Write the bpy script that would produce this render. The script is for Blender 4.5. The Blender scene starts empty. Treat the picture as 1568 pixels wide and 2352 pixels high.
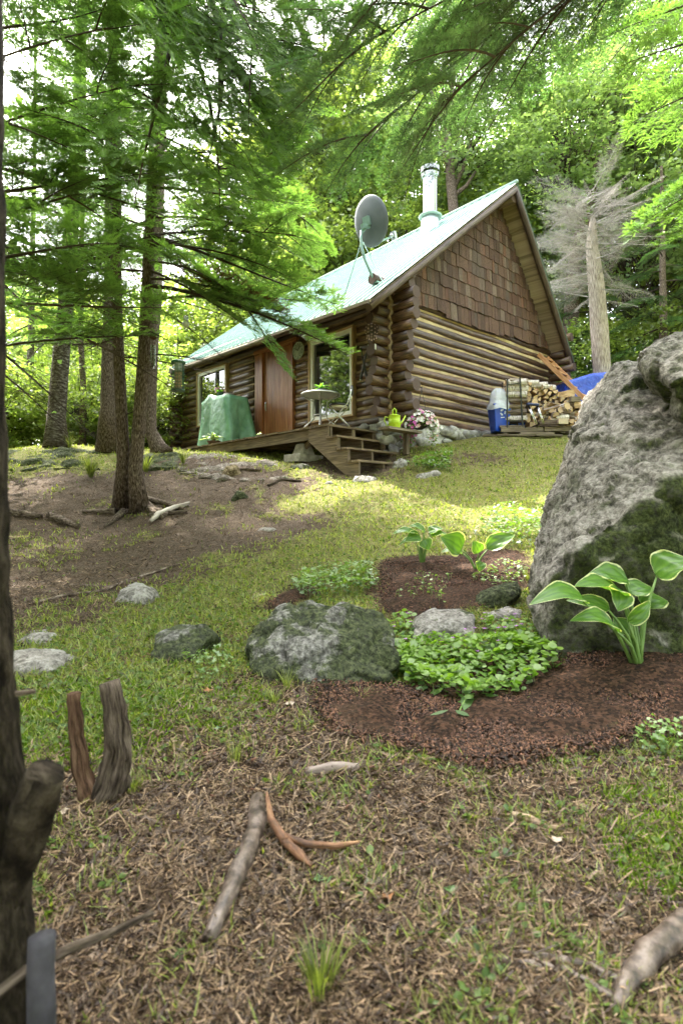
import bpy, bmesh, math, random
import numpy as np
from mathutils import Vector, Matrix, noise as mnoise
random.seed(7)
RNG = np.random.default_rng(7)
sc = bpy.context.scene
COL = sc.collection
R = math.radians
# ---------------------------------------------------------------- camera
F, HY, CX = 1273.0, 1176.0, 784.0
cam_d = bpy.data.cameras.new('camera')
cam = bpy.data.objects.new('camera', cam_d)
COL.objects.link(cam)
cam.location = (0, 0, 0)
cam.rotation_euler = (R(90), 0, 0)
cam_d.sensor_fit = 'HORIZONTAL'
cam_d.sensor_width = 24.0
cam_d.lens = 24.0 * F / 1568.0
cam_d.clip_start = 0.05
cam_d.clip_end = 600
cam_d.dof.use_dof = True
cam_d.dof.focus_distance = 9.0
cam_d.dof.aperture_fstop = 4.0
sc.camera = cam
# ---------------------------------------------------------------- world, sun, exposure
SUN_EL, SUN_AZ = R(56), R(-32)          # azimuth from +Y towards +X
w = bpy.data.worlds.new('World')
sc.world = w
w.use_nodes = True
nt = w.node_tree
nt.nodes.clear()
sky = nt.nodes.new('ShaderNodeTexSky')
sky.sky_type = 'NISHITA'
sky.sun_disc = False
sky.sun_elevation = SUN_EL
sky.sun_rotation = SUN_AZ
sky.air_density = 1.0
sky.dust_density = 5.0
sky.ozone_density = 0.5
bg = nt.nodes.new('ShaderNodeBackground')
bg.inputs['Strength'].default_value = 0.15
wo = nt.nodes.new('ShaderNodeOutputWorld')
hz = nt.nodes.new('ShaderNodeHueSaturation')          # thin white summer haze over the whole sky
hz.inputs['Saturation'].default_value = 0.3
nt.links.new(sky.outputs[0], hz.inputs['Color'])
nt.links.new(hz.outputs[0], bg.inputs[0])
nt.links.new(bg.outputs[0], wo.inputs[0])
sd = bpy.data.lights.new('sun', 'SUN')
sd.energy = 2.0
sd.angle = R(0.6)
sd.color = (1.0, 0.94, 0.84)
sun = bpy.data.objects.new('sun', sd)
COL.objects.link(sun)
sv = Vector((math.sin(SUN_AZ) * math.cos(SUN_EL), math.cos(SUN_AZ) * math.cos(SUN_EL), math.sin(SUN_EL)))
sun.rotation_euler = sv.to_track_quat('Z', 'Y').to_euler()
sc.view_settings.view_transform = 'Standard'
sc.view_settings.look = 'None'
sc.view_settings.exposure = 3.6
sc.view_settings.gamma = 1
sc.view_settings.use_curve_mapping = False
sc.cycles.max_bounces = 6
sc.cycles.diffuse_bounces = 4
sc.cycles.glossy_bounces = 2
sc.cycles.transmission_bounces = 4
sc.cycles.transparent_max_bounces = 4
sc.cycles.caustics_reflective = False
sc.cycles.caustics_refractive = False

# ---------------------------------------------------------------- materials
def new_mat(name):
    m = bpy.data.materials.new(name)
    m.use_nodes = True
    n = m.node_tree
    n.nodes.clear()
    out = n.nodes.new('ShaderNodeOutputMaterial')
    return m, n, out

def ramp(n, fac, stops):
    r = n.nodes.new('ShaderNodeValToRGB')
    e = r.color_ramp.elements
    while len(e) < len(stops):
        e.new(0.5)
    for el, (p, c) in zip(e, stops):
        el.position = p
        el.color = (c[0], c[1], c[2], 1) if not isinstance(c, (int, float)) else (c, c, c, 1)
    n.links.new(fac, r.inputs[0])
    return r.outputs[0]

def coords(n, kind='Object', scale=(1, 1, 1)):
    if kind == 'World':
        src = n.nodes.new('ShaderNodeNewGeometry').outputs['Position']
    else:
        src = n.nodes.new('ShaderNodeTexCoord').outputs[kind]
    mp = n.nodes.new('ShaderNodeMapping')
    mp.inputs['Scale'].default_value = scale
    n.links.new(src, mp.inputs[0])
    return mp.outputs[0]

def tex_noise(n, vec, scale, detail=4, rough=0.55, dist=0):
    t = n.nodes.new('ShaderNodeTexNoise')
    t.inputs['Scale'].default_value = scale
    t.inputs['Detail'].default_value = detail
    t.inputs['Roughness'].default_value = rough
    t.inputs['Distortion'].default_value = dist
    n.links.new(vec, t.inputs['Vector'])
    return t.outputs['Fac']

def mixc(n, fac, a, b, mode='MIX'):
    m = n.nodes.new('ShaderNodeMix')
    m.data_type = 'RGBA'
    m.blend_type = mode
    for i, v in ((0, fac), (6, a), (7, b)):
        if isinstance(v, (int, float)):
            m.inputs[i].default_value = v
        elif isinstance(v, tuple):
            m.inputs[i].default_value = (v[0], v[1], v[2], 1)
        else:
            n.links.new(v, m.inputs[i])
    return m.outputs[2]

def math_(n, op, a, b=0.0, clamp=False):
    m = n.nodes.new('ShaderNodeMath')
    m.operation = op
    m.use_clamp = clamp
    for i, v in ((0, a), (1, b)):
        if isinstance(v, (int, float)):
            m.inputs[i].default_value = v
        else:
            n.links.new(v, m.inputs[i])
    return m.outputs[0]

def attr(n, name, out='Fac'):
    a = n.nodes.new('ShaderNodeAttribute')
    a.attribute_name = name
    return a.outputs[out]

def principled(n, out, col, rough=0.6, metal=0.0, bump=None, bstr=0.3, bdist=0.01, spec=0.5, ior=None):
    p = n.nodes.new('ShaderNodeBsdfPrincipled')
    if isinstance(col, tuple):
        p.inputs['Base Color'].default_value = (*col, 1)
    else:
        n.links.new(col, p.inputs['Base Color'])
    if isinstance(rough, (int, float)):
        p.inputs['Roughness'].default_value = rough
    else:
        n.links.new(rough, p.inputs['Roughness'])
    p.inputs['Metallic'].default_value = metal
    p.inputs['Specular IOR Level'].default_value = spec
    if ior:
        p.inputs['IOR'].default_value = ior
    if bump is not None:
        b = n.nodes.new('ShaderNodeBump')
        b.inputs['Strength'].default_value = bstr
        b.inputs['Distance'].default_value = bdist
        n.links.new(bump, b.inputs['Height'])
        n.links.new(b.outputs[0], p.inputs['Normal'])
    n.links.new(p.outputs[0], out.inputs[0])
    return p

def mat_plain(name, c1, c2=None, rough=0.6, metal=0.0, scale=8, stretch=(1, 1, 1), kind='Object', bstr=0.2,
              bdist=0.01, spec=0.5, rnd=0.0, contrast=(0.35, 0.65), detail=5):
    m, n, out = new_mat(name)
    v = coords(n, kind, stretch)
    f = tex_noise(n, v, scale, detail)
    col = ramp(n, f, [(contrast[0], c1), (contrast[1], c2 or c1)])
    if rnd:
        oi = n.nodes.new('ShaderNodeObjectInfo')
        k = math_(n, 'MULTIPLY_ADD', oi.outputs['Random'], 2 * rnd)
        n.nodes[-1].inputs[2].default_value = 1 - rnd
        hs = n.nodes.new('ShaderNodeHueSaturation')
        n.links.new(k, hs.inputs['Value'])
        n.links.new(col, hs.inputs['Color'])
        col = hs.outputs[0]
    principled(n, out, col, rough, metal, f, bstr, bdist, spec)
    return m

def mat_wood(name, c1, c2, c3=None, rough=0.6, along=3, across=40, rnd=0.25, bstr=0.4, spec=0.4, bdist=0.006):
    """grain runs along UV v (metres)"""
    m, n, out = new_mat(name)
    v = coords(n, 'UV', (across, along, 1))
    oi = n.nodes.new('ShaderNodeObjectInfo')
    add = n.nodes.new('ShaderNodeVectorMath'); add.operation = 'ADD'
    cmb = n.nodes.new('ShaderNodeCombineXYZ')
    r50 = math_(n, 'MULTIPLY', oi.outputs['Random'], 50)
    n.links.new(r50, cmb.inputs[0]); n.links.new(r50, cmb.inputs[1])
    n.links.new(v, add.inputs[0]); n.links.new(cmb.outputs[0], add.inputs[1])
    f = tex_noise(n, add.outputs[0], 1.0, 6, 0.65)
    col = ramp(n, f, [(0.38, c1), (0.5, c2), (0.64, c3 or c2)])
    k = math_(n, 'MULTIPLY_ADD', oi.outputs['Random'], 2 * rnd)
    n.nodes[-1].inputs[2].default_value = 1 - rnd
    hs = n.nodes.new('ShaderNodeHueSaturation')
    n.links.new(k, hs.inputs['Value']); n.links.new(col, hs.inputs['Color'])
    big = tex_noise(n, coords(n, 'World'), 1.7, 3)
    col = mixc(n, ramp(n, big, [(0.4, 0.0), (0.7, 0.25)]), hs.outputs[0], c1)
    principled(n, out, col, rough, 0, f, bstr, bdist, spec)
    return m

def mat_leaf(name, c1, c2, trans=0.5, attrname='rnd', gloss=0.04, tc=None, objvar=0.15):
    m, n, out = new_mat(name)
    a = attr(n, attrname)
    col = ramp(n, a, [(0.0, c1), (1.0, c2)])
    oi = n.nodes.new('ShaderNodeObjectInfo')
    k = math_(n, 'MULTIPLY_ADD', oi.outputs['Random'], 2 * objvar)
    n.nodes[-1].inputs[2].default_value = 1 - objvar
    hs = n.nodes.new('ShaderNodeHueSaturation')
    n.links.new(k, hs.inputs['Value']); n.links.new(col, hs.inputs['Color'])
    col = hs.outputs[0]
    d = n.nodes.new('ShaderNodeBsdfDiffuse')
    t = n.nodes.new('ShaderNodeBsdfTranslucent')
    g = n.nodes.new('ShaderNodeBsdfGlossy')
    g.inputs['Roughness'].default_value = 0.5
    g.inputs['Color'].default_value = (1, 1, 1, 1)
    n.links.new(col, d.inputs[0])
    tcol = mixc(n, 1.0, col, tc or (1.6, 1.7, 0.7), 'MULTIPLY')
    n.links.new(tcol, t.inputs[0])
    mx = n.nodes.new('ShaderNodeMixShader'); mx.inputs[0].default_value = trans
    n.links.new(d.outputs[0], mx.inputs[1]); n.links.new(t.outputs[0], mx.inputs[2])
    mx2 = n.nodes.new('ShaderNodeMixShader'); mx2.inputs[0].default_value = gloss
    n.links.new(mx.outputs[0], mx2.inputs[1]); n.links.new(g.outputs[0], mx2.inputs[2])
    n.links.new(mx2.outputs[0], out.inputs[0])
    return m

# ---------------------------------------------------------------- object helpers
WM = {}     # world matrix of every thing's Empty

def tag(o, label=None, cat=None, group=None, kind=None):
    if label: o['label'] = label
    if cat: o['category'] = cat
    if group: o['group'] = group
    if kind: o['kind'] = kind
    return o

def thing(name, label, cat, loc, rz=0.0, group=None):
    o = bpy.data.objects.new(name, None)
    o.empty_display_size = 0.1
    COL.objects.link(o)
    o.location = loc
    o.rotation_euler = (0, 0, rz)
    WM[o.name] = Matrix.Translation(Vector(loc)) @ Matrix.Rotation(rz, 4, 'Z')
    return tag(o, label, cat, group)

def wm_of(p):
    while p is not None:
        if p.name in WM:
            return WM[p.name]
        p = p.parent
    return Matrix.Identity(4)

def link_mesh(name, me, parent=None):
    o = bpy.data.objects.new(name, me)
    COL.objects.link(o)
    if parent is not None:
        o.parent = parent
    return o

def inst(name, me, mat4, parent=None):
    """object sharing mesh me, at world matrix mat4"""
    o = link_mesh(name, me, parent)
    if parent is not None:
        mat4 = wm_of(parent).inverted() @ mat4
    o.matrix_basis = mat4
    return o

def copy_tree(o, parent=None):
    c = o.copy()
    COL.objects.link(c)
    c.parent = parent
    for ch in list(o.children):
        copy_tree(ch, c)
    return c

class MB:
    def __init__(s):
        s.v = []; s.f = []; s.uv = []; s.m = []; s.mi = 0
    def face(s, idx, uv=None):
        s.f.append(tuple(idx)); s.uv.append(uv or [(0, 0)] * len(idx)); s.m.append(s.mi)
    def quad(s, a, b, c, d, uv=None):
        k = len(s.v); s.v += [Vector(a), Vector(b), Vector(c), Vector(d)]
        s.face((k, k+1, k+2, k+3), uv or [(0, 0), (1, 0), (1, 1), (0, 1)])
    def box(s, c, size, rot=None, jit=0.0):
        """box centred at c; rot: Matrix 3x3 or z angle"""
        if rot is None: rot = Matrix.Identity(3)
        elif isinstance(rot, (int, float)): rot = Matrix.Rotation(rot, 3, 'Z')
        h = [x / 2 for x in size]
        k = len(s.v)
        for sx in (-1, 1):
            for sy in (-1, 1):
                for sz in (-1, 1):
                    p = Vector((sx*h[0], sy*h[1], sz*h[2]))
                    if jit: p += Vector((random.uniform(-jit, jit) for _ in range(3)))
                    s.v.append(Vector(c) + rot @ p)
        la = max(range(3), key=lambda i: size[i])
        ou = random.random() * 5
        for q, ax in (((0, 1, 3, 2), 0), ((4, 6, 7, 5), 0), ((0, 4, 5, 1), 1), ((2, 3, 7, 6), 1), ((0, 2, 6, 4), 2), ((1, 5, 7, 3), 2)):
            uv = []
            for i in q:
                l = [h[0] * (1 if i & 4 else -1), h[1] * (1 if i & 2 else -1), h[2] * (1 if i & 1 else -1)]
                rest = [a for a in range(3) if a != ax]
                if la in rest:
                    o = [a for a in rest if a != la][0]
                    uv.append((l[o] + ou, l[la] + ou))
                else:
                    uv.append((l[rest[0]] + ou, l[rest[1]] * 0.2 + ou))
            s.face([k + i for i in q], uv)
        return s
    def bar(s, a, b, wx, wy, up=(0, 0, 1), jit=0.0):
        """rectangular bar from a to b"""
        a, b = Vector(a), Vector(b)
        z = (b - a); L = z.length; z.normalize()
        x = Vector(up).cross(z)
        if x.length < 1e-4: x = Vector((1, 0, 0))
        x.normalize(); y = z.cross(x)
        rot = Matrix((x, y, z)).transposed()
        return s.box((a + b) / 2, (wx, wy, L), rot, jit)
    def tube(s, pts, rad, n=8, cap=True, noise=0.0, nfreq=3.0, seed=0.0, capmi=None, oval=1.0):
        pts = [Vector(p) for p in pts]
        if isinstance(rad, (int, float)): rad = [rad] * len(pts)
        k0 = len(s.v)
        x = None; vlen = random.random() * 3
        vs = []
        for i, p in enumerate(pts):
            if i == 0: d = pts[1] - pts[0]
            elif i == len(pts) - 1: d = pts[-1] - pts[-2]
            else: d = pts[i+1] - pts[i-1]; vlen += (p - pts[i-1]).length
            if i == len(pts) - 1 and i > 0: vlen += 0 if len(pts) > 2 and i != len(pts)-1 else (p - pts[i-1]).length
            vs.append(vlen)
            d.normalize()
            if x is None:
                x = d.cross(Vector((0, 0, 1)))
                if x.length < 0.1: x = d.cross(Vector((0, 1, 0)))
            x = (x - d * x.dot(d)).normalized()
            y = d.cross(x)
            for j in range(n):
                a = 2 * math.pi * j / n
                r = rad[i]
                if noise:
                    q = p * nfreq + Vector((math.cos(a), math.sin(a), seed)) * 1.3
                    r *= 1 + noise * mnoise.noise(q)
                s.v.append(p + (x * math.cos(a) + y * math.sin(a) * oval) * r)
        rm = rad[0]
        for i in range(len(pts) - 1):
            for j in range(n):
                a, b = k0 + i*n + j, k0 + i*n + (j+1) % n
                u0, u1 = j / n * 2 * math.pi * rm, (j+1) / n * 2 * math.pi * rm
                s.face((a, b, b + n, a + n), [(u0, vs[i]), (u1, vs[i]), (u1, vs[i+1]), (u0, vs[i+1])])
        if cap:
            om = s.mi
            if capmi is not None: s.mi = capmi
            cuv = [(math.cos(2*math.pi*j/n) * rm, math.sin(2*math.pi*j/n) * rm) for j in range(n)]
            s.face([k0 + j for j in range(n)][::-1], cuv[::-1])
            e = k0 + (len(pts) - 1) * n
            s.face([e + j for j in range(n)], cuv)
            s.mi = om
        return s
    def lathe(s, c, prof, n=16, axis=None, cap=True):
        """prof: list of (r, z)"""
        k0 = len(s.v)
        m = axis or Matrix.Identity(3)
        for r, z in prof:
            for j in range(n):
                a = 2 * math.pi * j / n
                s.v.append(Vector(c) + m @ Vector((r*math.cos(a), r*math.sin(a), z)))
        for i in range(len(prof) - 1):
            for j in range(n):
                a, b = k0 + i*n + j, k0 + i*n + (j+1) % n
                s.face((a, b, b+n, a+n), [(j/n, prof[i][1]), ((j+1)/n, prof[i][1]), ((j+1)/n, prof[i+1][1]), (j/n, prof[i+1][1])])
        if cap:
            if prof[0][0] > 1e-5: s.face([k0 + j for j in range(n)][::-1])
            e = k0 + (len(prof)-1) * n
            if prof[-1][0] > 1e-5: s.face([e + j for j in range(n)])
        return s
    def ball(s, c, r, n=8, sc=(1, 1, 1)):
        prof = []
        m = max(4, n // 2 + 1)
        k0 = len(s.v)
        s.lathe((0, 0, 0), [(max(1e-4, math.sin(math.pi*i/m)) * r, -math.cos(math.pi*i/m) * r) for i in range(m+1)], n, cap=False)
        for i in range(k0, len(s.v)):
            p = s.v[i]; s.v[i] = Vector(c) + Vector((p.x*sc[0], p.y*sc[1], p.z*sc[2]))
        return s
    def build(s, name, mats, parent=None, smooth=False, bevel=0, local=False, kind=None):
        me = s.mesh(name, mats, parent, smooth, local)
        o = link_mesh(name, me, parent)
        if bevel:
            b = o.modifiers.new('bevel', 'BEVEL'); b.width = bevel; b.segments = 1; b.limit_method = 'ANGLE'
        if kind: o['kind'] = kind
        return o
    def mesh(s, name, mats, parent=None, smooth=False, local=False):
        me = bpy.data.meshes.new(name)
        vs = s.v
        if parent is not None and not local:
            inv = wm_of(parent).inverted()
            vs = [inv @ v for v in vs]
        me.from_pydata([tuple(v) for v in vs], [], s.f)
        if not isinstance(mats, (list, tuple)): mats = [mats]
        for m in mats: me.materials.append(m)
        uvl = me.uv_layers.new(name='UVMap')
        flat = [c for f in s.uv for p in f for c in p]
        uvl.data.foreach_set('uv', flat)
        me.polygons.foreach_set('material_index', s.m)
        if smooth:
            me.polygons.foreach_set('use_smooth', [True] * len(s.f))
        me.update()
        return me

def np_mesh(name, V, Fs, mats, attrs=None, mi=None, smooth=False):
    """V (n,3), Fs (m,k) array or list of arrays"""
    if not isinstance(Fs, list): Fs = [Fs]
    me = bpy.data.meshes.new(name)
    me.vertices.add(len(V)); me.vertices.foreach_set('co', np.asarray(V, np.float32).ravel())
    loops = np.concatenate([f.ravel() for f in Fs]).astype(np.int32)
    tot = np.concatenate([np.full(len(f), f.shape[1]) for f in Fs])
    st = np.concatenate([[0], np.cumsum(tot)[:-1]]).astype(np.int32)
    me.loops.add(len(loops)); me.loops.foreach_set('vertex_index', loops)
    me.polygons.add(len(tot)); me.polygons.foreach_set('loop_start', st)
    if mi is not None: me.polygons.foreach_set('material_index', np.asarray(mi, np.int32))
    if smooth: me.polygons.foreach_set('use_smooth', np.ones(len(tot), bool))
    if not isinstance(mats, (list, tuple)): mats = [mats]
    for m in mats: me.materials.append(m)
    for k, a in (attrs or {}).items():
        at_ = me.attributes.new(k, 'FLOAT', 'POINT'); at_.data.foreach_set('value', np.asarray(a, np.float32))
    me.update(calc_edges=True)
    me.validate()
    return me

def scatter(tv, tf, M, T):
    """instance template (tv (k,3), tf (m,c)) by matrices M (n,3,3), offsets T (n,3)"""
    n, k = len(T), len(tv)
    V = np.einsum('nij,kj->nki', M, tv) + T[:, None, :]
    Fc = tf[None] + (np.arange(n) * k)[:, None, None]
    return V.reshape(-1, 3), Fc.reshape(-1, tf.shape[1])

def rot_mats(yaw, pitch=None, roll=None):
    n = len(yaw)
    def mk(a, i, j):
        m = np.tile(np.eye(3), (n, 1, 1)); c, s_ = np.cos(a), np.sin(a)
        m[:, i, i] = c; m[:, j, j] = c; m[:, i, j] = -s_; m[:, j, i] = s_
        return m
    Rm = mk(yaw, 0, 1)
    if pitch is not None: Rm = Rm @ mk(pitch, 0, 2)
    if roll is not None: Rm = Rm @ mk(roll, 1, 2)
    return Rm

def at(x, y, Y):
    return Vector(((x - CX) / F * Y, Y, (HY - y) / F * Y))

# ---------------------------------------------------------------- terrain
_cp = [at(*p) for p in [
    (0, 2352, 1.0), (784, 2352, 1.0), (1568, 2352, 1.0), (0, 2000, 1.36), (784, 2000, 1.38), (1568, 2000, 1.36),
    (200, 1800, 1.8), (784, 1800, 1.8), (1500, 1780, 1.8), (150, 1650, 2.3), (784, 1650, 2.3), (1450, 1650, 2.3),
    (120, 1500, 3.3), (800, 1500, 3.3), (1400, 1515, 2.95), (100, 1400, 4.4), (450, 1400, 4.3), (800, 1400, 4.2), (1250, 1400, 3.9),
    (60, 1300, 6.2), (400, 1300, 6.0), (800, 1300, 5.6), (1150, 1300, 5.2),
    (60, 1200, 8.6), (300, 1187, 8.6), (600, 1200, 7.8), (900, 1200, 7.2), (1200, 1200, 6.8),
    (60, 1120, 10.2), (400, 1130, 9.6), (640, 1125, 9.2), (870, 1096, 9.5), (1200, 1130, 8.4), (1400, 1100, 8.6),
    (100, 1065, 12.0), (480, 1062, 11.3), (690, 1062, 10.9), (1200, 1060, 10.2), (1320, 1060, 10.2),
    (330, 1040, 12.9), (520, 1046, 12.2), (960, 1033, 10.9), (1150, 1003, 12.6), (1340, 992, 12.8),
    (60, 1028, 14.5), (170, 1024, 14.6), (300, 1032, 14.4)]]
_cp += [Vector(p) for p in [(-7, 20, 1.25), (-14, 16, 1.2), (-10, 9, .2), (-7, 5, -.75), (-4, 2.5, -.95), (9, 18, 2.9), (13, 12, 2.6),
        (3, 20, 2.3), (7.5, 7, .7), (6, 3.5, -.3), (5, 1.5, -.8), (0, -3, -1.1), (-9, -3, -1.2), (9, -3, -1.0), (-3, 26, 1.6), (12, 26, 3.4), (-14, 26, .8),
        (2.5, 13.5, 1.75), (-2, 15.5, 1.6)]]
_P = np.array([[p.x, p.y] for p in _cp]); _Z = np.array([p.z for p in _cp])
def _U(r2):
    return np.where(r2 > 1e-12, 0.5 * r2 * np.log(r2 + 1e-12), 0)
_n = len(_P)
_K = _U(((_P[:, None] - _P[None]) ** 2).sum(-1)) + np.eye(_n) * 0.02
_A = np.zeros((_n+3, _n+3)); _A[:_n, :_n] = _K; _A[:_n, _n] = 1; _A[:_n, _n+1:] = _P; _A[_n, :_n] = 1; _A[_n+1:, :_n] = _P.T
_W = np.linalg.solve(_A, np.concatenate([_Z, [0, 0, 0]]))
def gz_arr(X, Y):
    X = np.asarray(X, float); Y = np.asarray(Y, float); sh = X.shape
    Xc = np.clip(X.ravel(), -14, 13); Yc = np.clip(Y.ravel(), -3, 26)
    out = np.empty(len(Xc))
    for i in range(0, len(Xc), 20000):
        x, y = Xc[i:i+20000], Yc[i:i+20000]
        r2 = (x[:, None] - _P[None, :, 0])**2 + (y[:, None] - _P[None, :, 1])**2
        out[i:i+20000] = _U(r2) @ _W[:_n] + _W[_n] + _W[_n+1]*x + _W[_n+2]*y
    out += 0.035*np.sin(Xc*2.1+1)*np.sin(Yc*1.7) + 0.012*np.sin(Xc*6.3+Yc*3)*np.sin(Yc*5.1-Xc*2)
    return out.reshape(sh)
def gz(x, y):
    return float(gz_arr([x], [y])[0])
def G(px, py, lift=0.0):
    """point of the ground seen at pixel"""
    Ys = np.concatenate([np.arange(.6, 4, .01), np.arange(4, 30, .03)])
    X = (px - CX)/F*Ys; Zr = (HY - py)/F*Ys
    d = Zr - gz_arr(X, Ys)
    i = np.where(d <= 0)[0]
    j = i[0] if len(i) else len(Ys)-1
    return Vector((X[j], Ys[j], float(gz_arr([X[j]], [Ys[j]])[0]) + lift))
def gp(x, y, lift=0.0):
    return Vector((x, y, gz(x, y) + lift))
def in_poly(X, Y, poly):
    ins = np.zeros(X.shape, bool)
    k = len(poly)
    for i in range(k):
        x1, y1 = poly[i][0], poly[i][1]; x2, y2 = poly[(i+1) % k][0], poly[(i+1) % k][1]
        c = ((y1 > Y) != (y2 > Y)) & (X < (x2-x1)*(Y-y1)/(y2-y1+1e-12)+x1)
        ins ^= c
    return ins
def soft_poly(X, Y, poly, soft):
    acc = np.zeros(X.shape)
    offs = [(0, 0), (1, 0), (-1, 0), (0, 1), (0, -1), (.7, .7), (-.7, .7), (.7, -.7), (-.7, -.7)]
    for dx, dy in offs: acc += in_poly(X + dx*soft, Y + dy*soft, poly)
    return acc / len(offs)
# ================================================================ GROUND
def gpoly(pts): return [G(x, y) for x, y in pts]
POLY_MULCH = [gpoly([(800, 1570), (900, 1590), (1230, 1525), (1290, 1500), (1567, 1505), (1567, 1725), (1300, 1745), (900, 1735), (760, 1640)]) + [],
              gpoly([(860, 1340), (900, 1285), (1200, 1280), (1215, 1345), (1080, 1400), (900, 1420)]),
              gpoly([(590, 1400), (690, 1345), (700, 1375), (640, 1400)])]
POLY_MULCH[0].insert(5, Vector((3.2, 2.4, 0))); POLY_MULCH[0].insert(5, Vector((3.2, 3.0, 0)))
POLY_DIRT = [gpoly([(-200, 1095), (250, 1075), (420, 1050), (560, 1060), (740, 1110), (600, 1165), (780, 1190), (640, 1245), (450, 1300), (330, 1370), (200, 1430), (20, 1475), (-300, 1460)]),
             gpoly([(1040, 1050), (1120, 1040), (1150, 1055), (1060, 1075)]), gpoly([(640, 1060), (900, 1030), (930, 1090), (800, 1095)])]
POLY_MOSS = [gpoly([(40, 1640), (170, 1560), (330, 1560), (420, 1650), (330, 1740), (60, 1790)]), gpoly([(1380, 1830), (1567, 1800), (1567, 2120), (1440, 2060)]),
             gpoly([(330, 1600), (560, 1560), (640, 1650), (480, 1690)])]
POLY_LITTER = [gpoly([(0, 1740), (350, 1700), (500, 1560), (760, 1560), (780, 1700), (1000, 1760), (1568, 1760), (1568, 2351), (0, 2351)]) ]
POLY_LITTER[0] = POLY_LITTER[0][:7] + [Vector((2, 1.2, 0)), Vector((2, .3, 0)), Vector((-2, .3, 0))]

def n2(X, Y, s, seed=0):
    """cheap smooth value noise"""
    x = X*s + seed*17.3; y = Y*s + seed*9.1
    xi = np.floor(x).astype(int); yi = np.floor(y).astype(int); xf = x-xi; yf = y-yi
    def h(a, b):
        t = np.sin(a*127.1 + b*311.7 + seed*74.7)*43758.5453
        return t - np.floor(t)
    u = xf*xf*(3-2*xf); v = yf*yf*(3-2*yf)
    return (h(xi, yi)*(1-u)+h(xi+1, yi)*u)*(1-v) + (h(xi, yi+1)*(1-u)+h(xi+1, yi+1)*u)*v
def cover(X, Y):
    """grass, mulch amounts 0..1 at world positions"""
    mul = np.zeros(X.shape); dirt = np.zeros(X.shape); moss = np.zeros(X.shape); lit = np.zeros(X.shape)
    for p in POLY_MULCH: mul = np.maximum(mul, soft_poly(X + .16*(n2(X, Y, 4, 21)-.5), Y + .3*(n2(X, Y, 3, 22)-.5), p, .10))
    for p in POLY_DIRT: dirt = np.maximum(dirt, soft_poly(X, Y, p, .35))
    for p in POLY_MOSS: moss = np.maximum(moss, soft_poly(X, Y, p, .1))
    for p in POLY_LITTER: lit = np.maximum(lit, soft_poly(X, Y, p, .15))
    nn = 0.6*n2(X, Y, 1.6, 1) + 0.4*n2(X, Y, 5, 2)
    nf = 0.5*n2(X, Y, 5, 3) + 0.5*n2(X, Y, 14, 4)
    g = 0.78 + (nn-.5)*.5
    g = g*(1-dirt) + dirt*np.clip((nn-.52)*2.2, 0, .5)
    g = g*(1-lit) + lit*np.clip((nf-.44)*2.2, 0, .75)
    g = np.maximum(g, moss*(0.65+.5*nf))
    back = np.clip((Y-13.5)/2, 0, 1) * (X < 1)
    g = g*(1-back) + back*.35
    g = g*(1-mul)
    return np.clip(g, 0, 1), mul, dirt*(1-mul), lit

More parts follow.
